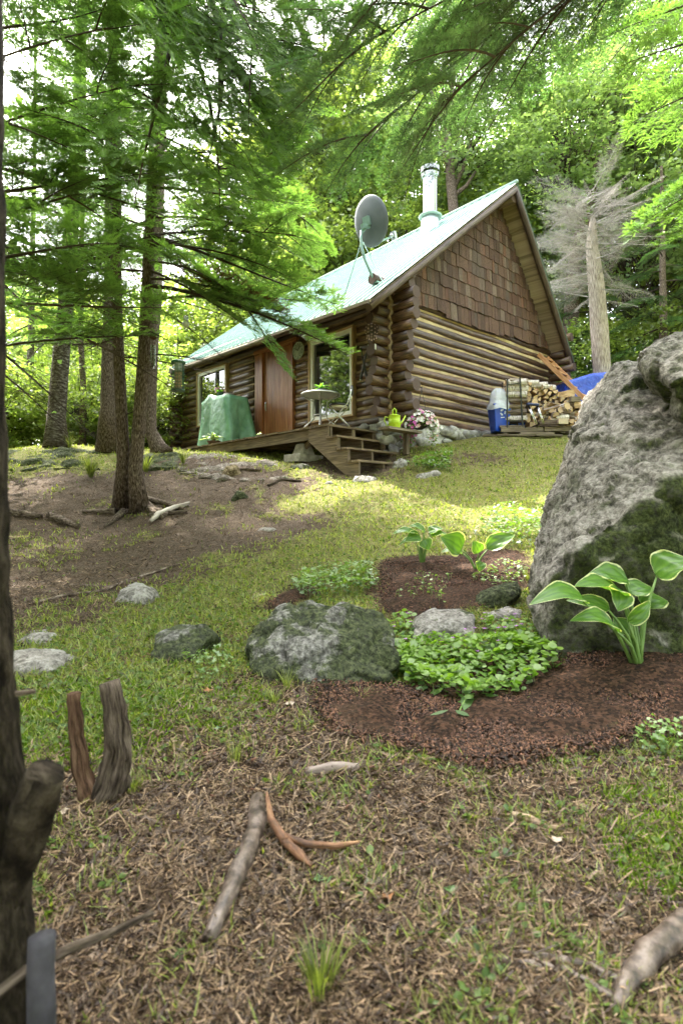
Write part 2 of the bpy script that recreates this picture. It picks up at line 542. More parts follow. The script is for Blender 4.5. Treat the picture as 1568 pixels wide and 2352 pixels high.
def build_ground():
    ys = np.concatenate([-np.geomspace(3.2, 60, 14)[::-1], np.linspace(-3, .6, 14), np.geomspace(.65, 6, 230), np.linspace(6.03, 16, 220), np.linspace(16.2, 30, 40), np.geomspace(31, 260, 24)])
    hx = np.concatenate([np.linspace(0, 3, 150), np.linspace(3.03, 9, 130), np.linspace(9.2, 20, 30), np.geomspace(21, 260, 22)])
    xs = np.concatenate([-hx[::-1][:-1], hx])
    X, Y = np.meshgrid(xs, ys)
    Z = gz_arr(X, Y)
    g, mul, dirt, lit = cover(X, Y)
    Z = Z + (n2(X, Y, 9, 5)-.5)*.03*(X**2 < 80) + mul*(.02 + .03*n2(X, Y, 4, 6)) + (n2(X, Y, 30, 7)-.5)*.012*(Y < 5)
    nx, ny = len(xs), len(ys)
    idx = np.arange(nx*ny).reshape(ny, nx)
    Fq = np.stack([idx[:-1, :-1], idx[:-1, 1:], idx[1:, 1:], idx[1:, :-1]], -1).reshape(-1, 4)
    V = np.stack([X, Y, Z], -1).reshape(-1, 3)
    m, n, out = new_mat('forest_ground')
    pos = coords(n, 'World')
    fine = tex_noise(n, pos, 60, 8, .7)
    mid = tex_noise(n, pos, 9, 6, .6)
    st = tex_noise(n, coords(n, 'World', (90, 25, 40)), 1, 4, .6, 1.5)
    soil = ramp(n, fine, [(.40, (.014, .009, .006)), (.48, (.055, .034, .021)), (.57, (.11, .072, .046)), (.68, (.19, .14, .10))])
    soil = mixc(n, ramp(n, st, [(.58, 0), (.68, .7)]), soil, (.15, .11, .075))
    dirtc = ramp(n, fine, [(.4, (.030, .020, .013)), (.5, (.095, .066, .045)), (.64, (.19, .145, .105))])
    soil = mixc(n, attr(n, 'dirt'), soil, dirtc)
    green = ramp(n, fine, [(.38, (.045, .052, .012)), (.5, (.14, .15, .032)), (.62, (.25, .25, .065))])
    green = mixc(n, ramp(n, mid, [(.45, 0), (.60, .6)]), green, (.19, .15, .08))
    gm = math_(n, 'ADD', attr(n, 'grass'), math_(n, 'MULTIPLY', math_(n, 'SUBTRACT', mid, .5), 1.6))
    gm = math_(n, 'ADD', gm, math_(n, 'MULTIPLY', math_(n, 'SUBTRACT', fine, .5), .9))
    col = mixc(n, ramp(n, gm, [(.42, 0), (.6, 1)]), soil, green)
    vo = n.nodes.new('ShaderNodeTexVoronoi'); vo.inputs['Scale'].default_value = 75
    wv = n.nodes.new('ShaderNodeVectorMath'); wv.operation = 'MULTIPLY_ADD'
    n.links.new(pos, vo.inputs['Vector'])
    chip = ramp(n, vo.outputs['Color'], [(.15, (.014, .009, .006)), (.5, (.040, .021, .013)), (.85, (.10, .052, .032))])
    col = mixc(n, attr(n, 'mulch'), col, chip)
    principled(n, out, col, .95, 0, math_(n, 'ADD', fine, math_(n, 'MULTIPLY', mid, 1.5)), .9, .03, .15)
    me = np_mesh('ground', V, Fq, m, {'grass': g.ravel(), 'mulch': mul.ravel(), 'dirt': dirt.ravel()}, smooth=True)
    o = link_mesh('ground', me)
    tag(o, kind='structure')
build_ground()

# ---------------------------------------------------------------- scattered ground cover (nobody could count it)
M_blade = mat_leaf('grass_blades', (.085, .115, .018), (.28, .32, .07), .45)
M_clover = mat_leaf('clover_leaves', (.05, .10, .016), (.13, .20, .035), .4, gloss=.02)
M_straw = mat_leaf('dry_litter', (.030, .015, .008), (.35, .235, .14), .05, tc=(1, 1, 1), gloss=.03)
M_chip = mat_leaf('bark_mulch', (.012, .006, .004), (.17, .083, .050), 0.0, tc=(1, 1, 1), gloss=.02)
M_mosst = mat_leaf('moss_tufts', (.06, .13, .008), (.19, .30, .025), .3, gloss=.0)

def sample(n, y0, y1, kx=.68, p=2.0, xoff=.15):
    """world samples, denser towards the path the visitor stands on"""
    u = RNG.random(n)
    if p == 1: Y = y0*(y1/y0)**u
    else: Y = (y0**(1-p) + u*(y1**(1-p)-y0**(1-p)))**(1/(1-p))
    X = (RNG.random(n)*2-1)*(kx*Y+xoff)
    return X, Y
def stuff(name, V, Fc, mat, rnd, label=None):
    o = link_mesh(name, np_mesh(name, V, Fc, mat, {'rnd': rnd}))
    tag(o, label, name.replace('_', ' '), kind='stuff'); return o
blade_v = np.array([[-.5, 0, 0], [.5, 0, 0], [-.35, .25, .55], [.35, .25, .55], [0, .75, 1.0]])
blade_f3 = np.array([[0, 1, 3], [0, 3, 2], [2, 3, 4]])
def scat(n, y0, y1, p, dens, tv, tf, size, lift=0, lay=0.0, kx=.68):
    X, Y = sample(n, y0, y1, kx, p)
    g, mul, dirt, lit = cover(X, Y)
    keep = RNG.random(n) < dens(g, mul, dirt, lit, X, Y)
    X, Y = X[keep], Y[keep]; k = len(X)
    Rm = rot_mats(RNG.random(k)*6.283, RNG.normal(0, .25 + lay, k), RNG.normal(0, .3 + lay, k))
    S = size(k, Y)
    M = Rm * S[:, None, :]
    T = np.stack([X, Y, gz_arr(X, Y) + lift], -1)
    V, Fc = scatter(tv, tf, M, T)
    return V, Fc, np.repeat(RNG.random(k), len(tv))
def edge_ok(g, mul, *a):
    return np.where(mul > .3, .03, np.clip(g*1.25, .015, 1))
# short turf: blades over the lawn and the litter
V, Fc, r = scat(150000, .75, 15, 1.25, lambda g, m, d, l, X, Y: edge_ok(g, m)*np.where((X > .9) & (Y > 11.2+X*.2), 0, 1)*np.where(l > .5, .5, 1), blade_v, blade_f3,
    lambda k, Y: np.stack([(.003+.0016*Y)*RNG.uniform(.7, 1.3, k), RNG.uniform(.02, .07, k), RNG.uniform(.012, .05, k)*(.8+.05*Y)], -1))
stuff('grass', V, Fc, M_blade, r, 'short sparse green grass growing over the slope')
# small round-leaved weeds
ang = np.linspace(0, 2*np.pi, 7)[:-1]
disc_v = np.stack([np.cos(ang), np.sin(ang), .15*np.cos(2*ang)], -1); disc_f = np.array([[0, 1, 2, 3], [0, 3, 4, 5]])
V, Fc, r = scat(46000, .8, 12, 1.25, lambda g, m, d, l, X, Y: np.clip((g-.35)*1.6, .01, 1)*(m < .3)*np.where((X > .9) & (Y > 11.2+X*.2), 0, 1)*np.where(l > .5, .25, 1), disc_v, disc_f,
    lambda k, Y: np.stack([(q := RNG.uniform(.006, .016, k)*(.8+.07*Y)), q*.8, q], -1), .02, .1)
stuff('clover', V, Fc, M_clover, r, 'small round leaved clover and weeds in the turf')
# dead straw, needles and leaf bits
straw_v = np.array([[-.5, -.5, 0], [.5, -.4, .06], [.4, 0, .12], [-.45, .05, .1], [.5, .5, 0], [-.3, .5, .05]])
straw_f = np.array([[0, 1, 2, 3], [3, 2, 4, 5]])
V, Fc, r = scat(160000, .72, 12.5, 1.55, lambda g, m, d, l, X, Y: np.where(m > .3, .02, np.where(l > .3, .95, .30+.6*d)), straw_v, straw_f,
    lambda k, Y: np.stack([RNG.uniform(.0008, .0024, k)*(1+.35*Y), RNG.uniform(.025, .12, k)*(1+.05*Y)*RNG.uniform(.4, 1, k), RNG.uniform(.01, .06, k)], -1), .008, .15)
stuff('leaf_litter', V, Fc, M_straw, r**2.2, 'dry straw, needles and broken leaf litter')
flake = np.array([[-.5, -.5, 0], [.5, -.35, .1], [.55, .4, 0], [-.2, .5, .2]]); flake_f = np.array([[0, 1, 2, 3]])
V, Fc, r = scat(14000, .75, 12, 1.6, lambda g, m, d, l, X, Y: np.where(m > .3, .0, np.where(l > .3, .75, .25+.6*d)), flake, flake_f,
    lambda k, Y: np.stack([(q := RNG.uniform(.004, .015, k)*(1+.08*Y)), q*RNG.uniform(.5, 1, k), q], -1), .006, .2)
stuff('bark_flakes', V, Fc, M_straw, (r**3)*.8, 'brown flakes of bark and dead leaves')
# bark mulch of the flower bed
box_v = np.array([[x, y, z] for x in (-.5, .5) for y in (-.5, .5) for z in (-.5, .5)], float)
box_f = np.array([[0, 1, 3, 2], [4, 6, 7, 5], [0, 4, 5, 1], [2, 3, 7, 6], [1, 5, 7, 3]])
V, Fc, r = scat(130000, 1.6, 6.5, 1.5, lambda g, m, d, l, X, Y: np.where(m > .35, 1, np.where(m > .02, .35, .004)), box_v, box_f,
    lambda k, Y: np.stack([RNG.uniform(.003, .008, k), RNG.uniform(.008, .026, k), RNG.uniform(.002, .005, k)], -1), .03, .3, .75)
stuff('mulch_chips', V, Fc, M_chip, r**2, 'dark red brown bark mulch over the flower bed')
# moss: dense tiny tufts
V, Fc, r = scat(130000, .9, 3.2, 1.5, lambda g, m, d, l, X, Y: (np.max([soft_poly(X, Y, p, .08) for p in POLY_MOSS], 0) > .4)*(n2(X, Y, 7, 9) > .30)*1.0, blade_v, blade_f3,
    lambda k, Y: np.stack([RNG.uniform(.004, .007, k), RNG.uniform(.006, .012, k), RNG.uniform(.010, .030, k)], -1), .006, .3)
stuff('moss', V, Fc, M_mosst, r, 'bright green moss patches between the litter')
# ================================================================ CABIN
C0 = Vector((0.976, 11.0, 0))
GD = Vector((.724, .690, 0)).normalized()       # along the gable wall (u)
FD = Vector((-GD.y, GD.x, 0))                    # along the front wall (v)
RZ = math.atan2(GD.y, GD.x)
def cab(u, v, z): return C0 + GD*u + FD*v + Vector((0, 0, z))
def cab_uz(px, py, v):
    """(u, z) of the point seen at pixel that lies in plane v"""
    d = Vector(((px-CX)/F, 1, (HY-py)/F))
    t = (C0 + FD*v).dot(FD) / d.dot(FD)
    p = d*t
    return (p - C0).dot(GD), p.z
CABM = Matrix.Translation(C0) @ Matrix.Rotation(RZ, 4, 'Z')
LEN, WID = 8.87, 7.0
M_log = mat_wood('log_stain', (.026, .013, .007), (.085, .043, .023), (.20, .115, .062), rough=.42, along=3.5, across=55, rnd=.42, spec=.6, bstr=.6, bdist=.01)
def mat_end():
    m, n, out = new_mat('log_end_grain')
    v = coords(n, 'UV', (1, 1, 1))
    wv = n.nodes.new('ShaderNodeTexWave'); wv.wave_type = 'RINGS'; wv.rings_direction = 'Z'
    wv.inputs['Scale'].default_value = 22; wv.inputs['Distortion'].default_value = 2.5; wv.inputs['Detail'].default_value = 3
    n.links.new(v, wv.inputs['Vector'])
    f = tex_noise(n, coords(n, 'World'), 25, 5)
    col = mixc(n, ramp(n, f, [(.35, 0), (.7, .8)]), ramp(n, wv.outputs['Fac'], [(.2, (.045, .022, .014)), (.8, (.11, .062, .042))]), (.07, .04, .028))
    principled(n, out, col, .6, 0, wv.outputs['Fac'], .3, .004, .4)
    return m
M_end = mat_end()
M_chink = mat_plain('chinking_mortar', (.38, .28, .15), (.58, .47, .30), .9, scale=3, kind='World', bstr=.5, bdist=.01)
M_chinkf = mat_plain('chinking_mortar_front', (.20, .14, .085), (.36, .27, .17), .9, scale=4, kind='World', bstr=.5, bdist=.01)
M_roof = None
def mat_roof():
    m, n, out = new_mat('painted_roof_metal')
    big = tex_noise(n, coords(n, 'World', (1, 1, 1)), 1.6, 4)
    fn = tex_noise(n, coords(n, 'World'), 30, 5)
    col = ramp(n, big, [(.35, (.24, .34, .30)), (.65, (.36, .45, .41))])
    col = mixc(n, ramp(n, fn, [(.6, 0), (.8, .4)]), col, (.55, .62, .55))
    principled(n, out, col, ramp(n, fn, [(.3, .8), (.7, .95)]), 0.0, fn, .1, .003, .08)
    return m
M_roof = mat_roof()
M_rib_shade = mat_plain('roof_rib_shade', (.06, .17, .14), (.10, .22, .18), .5)  # deeper green for the rib sides: rib shadows put into the colour
M_shingle = mat_wood('cedar_shingle', (.030, .016, .011), (.085, .045, .030), (.20, .12, .085), rough=.75, along=2.5, across=120, rnd=.34, spec=.3, bstr=.7)
M_shingle_grey = mat_wood('cedar_shingle_grey', (.05, .034, .027), (.11, .077, .06), (.24, .18, .145), rough=.8, along=2.5, across=120, rnd=.4, spec=.3, bstr=.7)
M_shingle_red = mat_wood('cedar_shingle_red', (.05, .022, .014), (.12, .056, .036), (.20, .11, .07), rough=.75, along=2.5, across=120, rnd=.4, spec=.3, bstr=.7)
M_ply = mat_wood('soffit_plywood', (.17, .13, .085), (.30, .235, .16), (.38, .31, .22), rough=.8, along=1.2, across=14, rnd=.12, bstr=.2)
M_greywood = mat_wood('weathered_wood', (.085, .065, .045), (.19, .15, .105), (.30, .25, .18), rough=.8, along=2, across=50, rnd=.25)
M_pole = mat_wood('dark_pole', (.03, .02, .015), (.085, .058, .042), (.15, .11, .085), rough=.6, along=2, across=45, rnd=.2)
M_deck = mat_wood('deck_lumber', (.07, .05, .03), (.18, .13, .08), (.30, .22, .145), rough=.75, along=2, across=50, rnd=.25)
M_door = mat_wood('door_planks', (.13, .045, .016), (.26, .10, .036), (.42, .20, .09), rough=.5, along=1.5, across=40, rnd=.12, spec=.5)
M_trim = mat_wood('tan_trim', (.26, .16, .08), (.42, .28, .15), (.5, .36, .22), rough=.6, along=2, across=40, rnd=.1)
M_white = mat_plain('white_vinyl', (.72, .72, .70), (.80, .80, .78), .4)
M_dark = mat_plain('dark_interior', (.01, .009, .008), (.016, .014, .012), .8)
def mat_glass():
    m, n, out = new_mat('window_glass')
    w_ = tex_noise(n, coords(n, 'World'), 1.2, 2)
    principled(n, out, (.012, .016, .012), .03, 0, w_, .05, .02, .5, ior=2.3)
    return m
M_glass = mat_glass()
M_steel = mat_plain('stainless_steel', (.22, .23, .23), (.34, .35, .35), .22, 1.0, scale=40, stretch=(1, 1, .02), bstr=.08)
M_galv = mat_plain('galvanised_metal', (.32, .35, .35), (.42, .45, .45), .38, .85, scale=14)
M_stone = mat_plain('foundation_stone', (.14, .135, .12), (.42, .41, .37), .9, scale=7, kind='World', bstr=.8, bdist=.03, rnd=.3)
M_conc = mat_plain('concrete', (.22, .20, .17), (.42, .39, .34), .9, scale=9, bstr=.5)

# exact pixel anchored roof corners
o_g = .55
NRu, NRz = cab_uz(1188, 419, -o_g)
NEu, NEz = cab_uz(851, 686, -o_g)
REu, REz = cab_uz(1319, 830, -o_g)
FRu, FRz = cab_uz(627, 696, LEN+.45)
FEu, FEz = cab_uz(386, 851, LEN+.45)
print('roof', NRu, NRz, NEu, NEz, REu, REz, FRu, FRz, FEu, FEz)
V0, V1 = -o_g, LEN+.45
def lerp(a, b, t): return a + (b-a)*t
def front_roof(s, t, lift=0.0):
    """s 0 near..1 far; t 0 ridge..1 eave"""
    u = lerp(lerp(NRu, FRu, s), lerp(NEu, FEu, s), t)
    z = lerp(lerp(NRz, FRz, s), lerp(NEz, FEz, s), t)
    z += .05*math.sin(t*math.pi)*math.sin(s*3)*-.6
    return cab(u, lerp(V0, V1, s), z + lift)
def rear_roof(s, t, lift=0.0):
    u = lerp(lerp(NRu, FRu, s), REu, t)
    z = lerp(lerp(NRz, FRz, s), REz, t)
    return cab(u, lerp(V0, V1, s), z + lift)

cabin = thing('log_cabin', 'dark log cabin with pale green metal roof and shingled gable above the slope', 'cabin', (C0.x, C0.y, 1.6), RZ)
PX, PY, PZ = GD, FD, Vector((0, 0, 1))

NROW = 13
ZB, DZ = 1.88, .197
def rowz(r, u=0.0): return ZB + DZ*(r+.5) + (r*DZ)*(.085*u/7.0)
def log(a, b, r, ra=None, rb=None, knots=True, seg=16, name='wall_log', mats=None):
    m = MB()
    a, b = Vector(a), Vector(b)
    L = (b-a).length
    n = max(4, int(L/.42))
    sd = random.random()*100
    pts, rr = [], []
    perp = Vector((0, 0, 1)).cross((b-a).normalized())
    for i in range(n+1):
        t = i/n
        p = a.lerp(b, t) + Vector((0, 0, 1))*.030*mnoise.noise(Vector((t*L*.8, sd, 0))) + perp*.012*mnoise.noise(Vector((t*L*.8, sd, 5)))
        q = r*(1 + .17*mnoise.noise(Vector((t*L*.9, sd, 9))))
        if t*L < .42 and ra: q = ra
        if (1-t)*L < .42 and rb: q = rb
        pts.append(p); rr.append(q)
    m.tube(pts, rr, 12, True, .10, 2.3, sd, capmi=1)
    return m.build(name, mats or [M_log, M_end], cabin, smooth=False)
def shade_smooth_sides(o):
    me = o.data
    for p in me.polygons: p.use_smooth = (p.material_index == 0)
# gable wall logs (near, v=0)
for r in range(NROW + 1):
    z0, z1 = rowz(r, 0), rowz(r, 7)
    rad = random.uniform(.084, .102)
    big = random.choice([.098, .105, .112, .118])
    pr = random.uniform(.30, .52)
    o = log(cab(-pr, .1, z0), cab(WID + random.uniform(.2, .35), .1, z1), rad, big, .1); shade_smooth_sides(o)
# front wall logs between openings
OPEN = [(1.04, 2.46, 2.06, 3.94), (3.10, 4.72, 0, 4.06), (5.99, 7.63, 2.5, 4.12)]
for r in range(-1, NROW + 1):
    z = rowz(r) + DZ*.5
    segs = []
    x = -random.uniform(.32, .6)
    start = x
    for (a, b, zl, zh) in OPEN:
        if zl - .03 < z < zh + .03:
            segs.append((start, a-.05)); start = b+.05
    segs.append((start, LEN + random.uniform(.25, .5)))
    for i, (a, b) in enumerate(segs):
        o = log(cab(.1, a, z), cab(.1, b, z), random.uniform(.082, .094), random.choice([.1, .108, .12]) if i == 0 else None, .1 if b > LEN else None); shade_smooth_sides(o)
# rear wall logs: only their ends show at the rear corner; far gable likewise
for r in range(1, NROW + 2):
    z = rowz(r, 7) + DZ*.5
    o = log(cab(WID-.1, -random.uniform(.35, .7), z), cab(WID-.1, LEN+.3, z), .088, .115); shade_smooth_sides(o)
for r in range(NROW):
    z = rowz(r)
    o = log(cab(-random.uniform(.25, .45), LEN-.1, z), cab(WID+.3, LEN-.1, z), .088, .105); shade_smooth_sides(o)
# chinking: wavy mortar sheets set back between the logs
def chink(o, du, n_, depth, zt, holes=(), mat=None, nm='chinking'):
    m = MB()
    L = n_
    m2 = []
    xs = sorted(set([0, L] + [h[0] for h in holes] + [h[1] for h in holes]))
    for i in range(len(xs)-1):
        a, b = xs[i], xs[i+1]
        hh = [h for h in holes if h[0] <= a and b <= h[1]]
        spans = [(ZB-.28, zt)]
        for h in hh: spans = [(ZB-.28, h[2]), (h[3], zt)]
        for (z0, z1) in spans:
            if z1 - z0 < .02: continue
            c = o + du*((a+b)/2) + depth*.05 + Vector((0, 0, (z0+z1)/2))
            rot = Matrix((du, depth, Vector((0, 0, 1)))).transposed()
            m.box(c, (b-a, .1, z1-z0), rot)
    m.build(nm, mat, cabin)
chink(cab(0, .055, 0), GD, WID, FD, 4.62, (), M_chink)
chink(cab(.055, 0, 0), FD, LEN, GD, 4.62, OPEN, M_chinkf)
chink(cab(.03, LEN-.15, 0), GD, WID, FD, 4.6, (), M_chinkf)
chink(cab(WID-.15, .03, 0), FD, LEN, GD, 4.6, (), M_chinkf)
# zigzag chinking between the two stacks of log ends at the near corner
m = MB()
for (uu, vv, s1) in ((-.02, -.02, 1), (-.02, LEN+.02, -1), (WID+.02, -.02, 1)):
    pts = []
    for r in range(2*NROW+1):
        z = ZB + DZ*.5*r + .05
        k = random.uniform(.012, .04)*(1 if r % 2 else -1)
        pts.append(cab(uu+k+.045*(1 if uu < 1 else -1), vv-k*s1+.045*s1, z))
    m.tube(pts, .05, 8, noise=.35, nfreq=9)
    m.build('corner_chinking', M_chinkf, cabin); m = MB()
# interior darkness: back wall boxes are enough (windows are dark glass)
# foundation
FND = mat_plain('fieldstone', (.12, .115, .10), (.40, .39, .36), .92, scale=5, kind='World', bstr=1.0, bdist=.04, rnd=.3)
m = MB()
for k in range(14):
    u0 = k*.5
    zb = gz(*cab(u0+.25, 0, 0).xy) - .3
    m.box(cab(u0+.25, .14, (zb+ZB+.02)/2), (.5, .36, ZB+.02-zb), RZ)
m.box(cab(.14, LEN/2, 1.5), (.3, LEN-.2, .6), RZ)
m.build('foundation', M_stone, cabin)
def rock_mesh(name, seed, mat, sub=3, amp=.22, flat=.8):
    bm = bmesh.new()
    bmesh.ops.create_icosphere(bm, subdivisions=sub, radius=1)
    sv_ = Vector((seed*7.1, seed*3.3, seed))
    for v in bm.verts:
        d = v.co.normalized()
        k = 1 + amp*1.6*mnoise.noise(d*1.1 + sv_) + amp*mnoise.noise(d*2.6 + sv_) + amp*.4*mnoise.noise(d*6 + sv_)
        q = d*k
        for ax in (Vector((1, .3, .2)), Vector((-.4, 1, .3)), Vector((.2, -.3, 1)), Vector((-1, -.5, .6))):
            ax = ax.normalized(); ll = q.dot(ax)
            if ll > flat: q -= ax*(ll-flat)*.85
        v.co = q
    me = bpy.data.meshes.new(name); bm.to_mesh(me); bm.free()
    me.materials.append(mat)
    for p in me.polygons: p.use_smooth = True
    return me
FST = [rock_mesh('foundation_stone', k+3, FND, 2, .3, .7) for k in range(5)]
for k in range(46):
    u = random.uniform(-.25, 4.1)
    zg = gz(*cab(u, -.15, 0).xy)
    z = random.uniform(zg-.03, ZB-.04)
    s_ = random.uniform(.10, .24)
    M_ = Matrix.Translation(cab(u, -.08 + random.uniform(-.07, .06), z)) @ Matrix.Rotation(RZ + random.uniform(-.4, .4), 4, 'Z') @ Matrix.Diagonal((s_*1.25, s_*.55, s_*.62, 1))
    inst('foundation_stone', FST[k % 5], M_, cabin)
for k in range(12):   # stones under the steps side of the corner
    v = random.uniform(-.1, .9); s_ = random.uniform(.1, .2)
    z = random.uniform(gz(*cab(-.1, v, 0).xy), ZB-.1)
    inst('foundation_stone', FST[k % 5], Matrix.Translation(cab(-.06, v, z)) @ Matrix.Rotation(RZ+1.5, 4, 'Z') @ Matrix.Diagonal((s_*1.2, s_*.6, s_*.6, 1)), cabin)
m = MB()      # broken mortar apron below the gable logs
for k in range(9):
    u = k*.46
    zb = gz(*cab(u, -.2, 0).xy)
    m.quad(cab(u, -.12, zb-.1), cab(u+.46, -.12, gz(*cab(u+.46, -.2, 0).xy)-.1), cab(u+.46, -.02, ZB-.02), cab(u, -.02, ZB-.02))
m.build('foundation_mortar', M_stone, cabin)

# shingles on the gable triangle, courses from the bottom up
def gable_limits(z):
    tl = (z - NEz)/(NRz - NEz); ul = lerp(NEu, NRu, tl)
    tr = (z - REz)/(NRz - REz); ur = lerp(REu, NRu, tr)
    return ul, ur
m = MB()
pts = [(-.02, 4.25), (WID+.02, 4.62)]
apex = NRz-.2
ul, ur = gable_limits(4.3)
za = NRz - .22
lo_l = NEz + (NRz-NEz)*((0-NEu)/(NRu-NEu)) - .16; lo_r = REz + (NRz-REz)*((WID-REu)/(NRu-REu)) - .16
k = len(m.v)
u_r = REu + (4.90-REz)*(NRu-REu)/(NRz-REz)
outl = [(0, 4.36), (u_r, 4.72), (NRu, za), (0, lo_l)]
for vv in (.0, .06):
    for (u, z) in outl: m.v.append(cab(u, vv, z))
nO = len(outl)
m.face([k+i for i in range(nO)]); m.face([k+nO+i for i in range(nO)][::-1])
for i in range(nO): m.face([k+i, k+(i+1) % nO, k+nO+(i+1) % nO, k+nO+i])
m.build('gable_sheathing', mat_plain('brown_sheathing', (.03, .02, .014), (.05, .032, .022), .9), cabin)
def shingle_mesh(mat, tilt):
    m = MB(); m.box((0, 0, 0), (1, 1, 1))
    me = m.mesh('shingle', mat)
    return me
SHM = [M_shingle]*6 + [M_shingle_grey]*2 + [M_shingle_red]
EXPO = .315
shingles = 0
SMESH = {}
row = 0
zrow = 4.28
while zrow < NRz - .25:
    def bz(u):  # course baseline rises to the rear like the wall logs
        w_ = row/10.0
        return zrow + (.36*(u/7))*(1-w_) + (-.10 if (row == 0 and 1.7 < u < 4.2) else 0) + (-.05 if row == 0 and u >= 4.2 else 0)
    u = -.03
    while u < WID:
        wd = random.choice([.10, .12, .14, .15, .17, .20])
        zb = bz(u) + random.gauss(0, .012)
        # clip to the roof
        lz = min(NEz + (NRz-NEz)*((u+.02-NEu)/(NRu-NEu)), REz + (NRz-REz)*((u+wd-.02-REu)/(NRu-REu))) - .15
        zt = min(zb + EXPO + .06, lz)
        if zt - zb > .05:
            key = random.choice(range(len(SHM)))
            if key not in SMESH: SMESH[key] = shingle_mesh(SHM[key], 0)
            h = zt - zb
            M_ = Matrix.Translation(cab(u+wd/2, -.030 - random.uniform(0, .012), (zb+zt)/2)) @ Matrix.Rotation(RZ, 4, 'Z') @ Matrix.Rotation(-.055, 4, 'X') @ Matrix.Rotation(random.gauss(0, .012), 4, 'Y') @ Matrix.Diagonal((wd-.007, .016, h, 1))
            inst('shingle', SMESH[key], M_, cabin); shingles += 1
        u += wd
    zrow += EXPO*(.93 + .02*random.random()); row += 1
print('shingles', shingles)

# roof sheets with ribs, one object per sheet
NS = 11
def roof_sheet(fn, s0, s1, name, flip=False):
    m = MB()
    NT, ribs = 10, 4
    prof = []
    W = (s1-s0)
    for r in range(ribs):
        b = s0 + W*r/ribs; d = W/ribs
        prof += [(b, 0), (b+d*.70, 0), (b+d*.76, .034), (b+d*.88, .034), (b+d*.94, 0)]
    prof.append((s1+.0006, 0.0))
    k = len(m.v); n_ = len(prof)
    for i in range(NT+1):
        for (s_, h) in prof: m.v.append(fn(s_, i/NT, .02+h))
    for i in range(NT):
        for j in range(n_-1):
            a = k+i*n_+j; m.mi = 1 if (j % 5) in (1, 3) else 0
            m.face((a, a+n_, a+n_+1, a+1), [(0, 0)]*4)
    m.mi = 0
    k2 = len(m.v)
    for (s_, h) in prof: m.v.append(fn(s_, 1.0, .02+h)); 
    for (s_, h) in prof: m.v.append(fn(s_, 1.0, -.012))
    for j in range(n_-1): m.face((k2+j, k2+n_+j, k2+n_+j+1, k2+j+1), [(0, 0)]*4)
    return m.build(name, [M_roof, M_rib_shade], cabin)
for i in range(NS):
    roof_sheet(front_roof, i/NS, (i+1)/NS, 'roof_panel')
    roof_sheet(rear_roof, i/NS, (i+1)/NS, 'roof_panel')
# sheathing/soffit panels under the roof
for fn, nm in ((front_roof, 0), (rear_roof, 1)):
    for i in range(5):
        m = MB()
        t0, t1 = i/5+.001, (i+1)/5-.002
        for (s0, s1) in ((0.004, .995),):
            P = [fn(s0, t0, -.03), fn(s1, t0, -.03), fn(s1, t1, -.03), fn(s0, t1, -.03)]
            Q = [p - Vector((0, 0, .025 + .004*(i % 2))) for p in P]
            k = len(m.v); m.v += P + Q
            for q in ((0, 1, 2, 3), (7, 6, 5, 4), (0, 4, 5, 1), (1, 5, 6, 2), (2, 6, 7, 3), (3, 7, 4, 0)):
                m.face([k+a for a in q], [(m.v[k+a].x*.7+m.v[k+a].y*.7, m.v[k+a].z*1.3) for a in q])
        m.build('soffit_panel', M_ply, cabin)
# fascia along ridge, rakes
m = MB()
for s_ in np.linspace(0, .98, 12):
    pass
m.tube([front_roof(s_, 0, .045) for s_ in np.linspace(0, 1, 6)], .045, 8)
m.build('ridge_cap', M_roof, cabin, smooth=True)
def pole(a, b, r, name, sd=0, mats=None, n=9):
    m = MB()
    pts = [Vector(a).lerp(Vector(b), i/n) + Vector((0, 0, .02*mnoise.noise(Vector((i*.7, sd, 0))))) for i in range(n+1)]
    m.tube(pts, [r*(1+.1*mnoise.noise(Vector((i*.9, sd, 3)))) for i in range(n+1)], 12, True, .1, 3, sd, capmi=1)
    o = m.build(name, mats or [M_pole, M_end], cabin); shade_smooth_sides(o); return o
dn = Vector((0, 0, -.135))
pole(front_roof(.006, .0)+dn, front_roof(.006, 1.0)+dn, .075, 'rake_pole', 1)
pole(rear_roof(.006, 0.0)+dn+Vector((0, 0, -.02)), rear_roof(.006, .985)+dn, .075, 'rake_pole', 2)
pole(cab(NRu, -.46, NRz-.33), cab(NRu, LEN+.3, FRz-.33), .105, 'ridge_pole', 3)
pole(front_roof(.01, .955, -.14), front_roof(.99, .955, -.12), .06, 'eave_pole', 7, mats=[M_pole, M_end])
# weathered fascia log / gutter on the far part of the eave
m = MB(); m.tube([front_roof(s_, 1.0, -.10) - GD*.05 for s_ in np.linspace(.34, .97, 7)], .055, 8, noise=.1)
m.build('gutter', M_greywood, cabin, smooth=True)
m = MB(); m.bar(front_roof(.0, 1.0, -.03)-GD*.0, front_roof(1, 1.0, -.03)-GD*.0, .03, .05)
m.build('eave_board', M_greywood, cabin)
# board trim at the rear of the gable
m = MB(); m.box(cab(WID+.02, -.05, 4.9), (.13, .03, .42), RZ); m.build('gable_board', M_greywood, cabin)

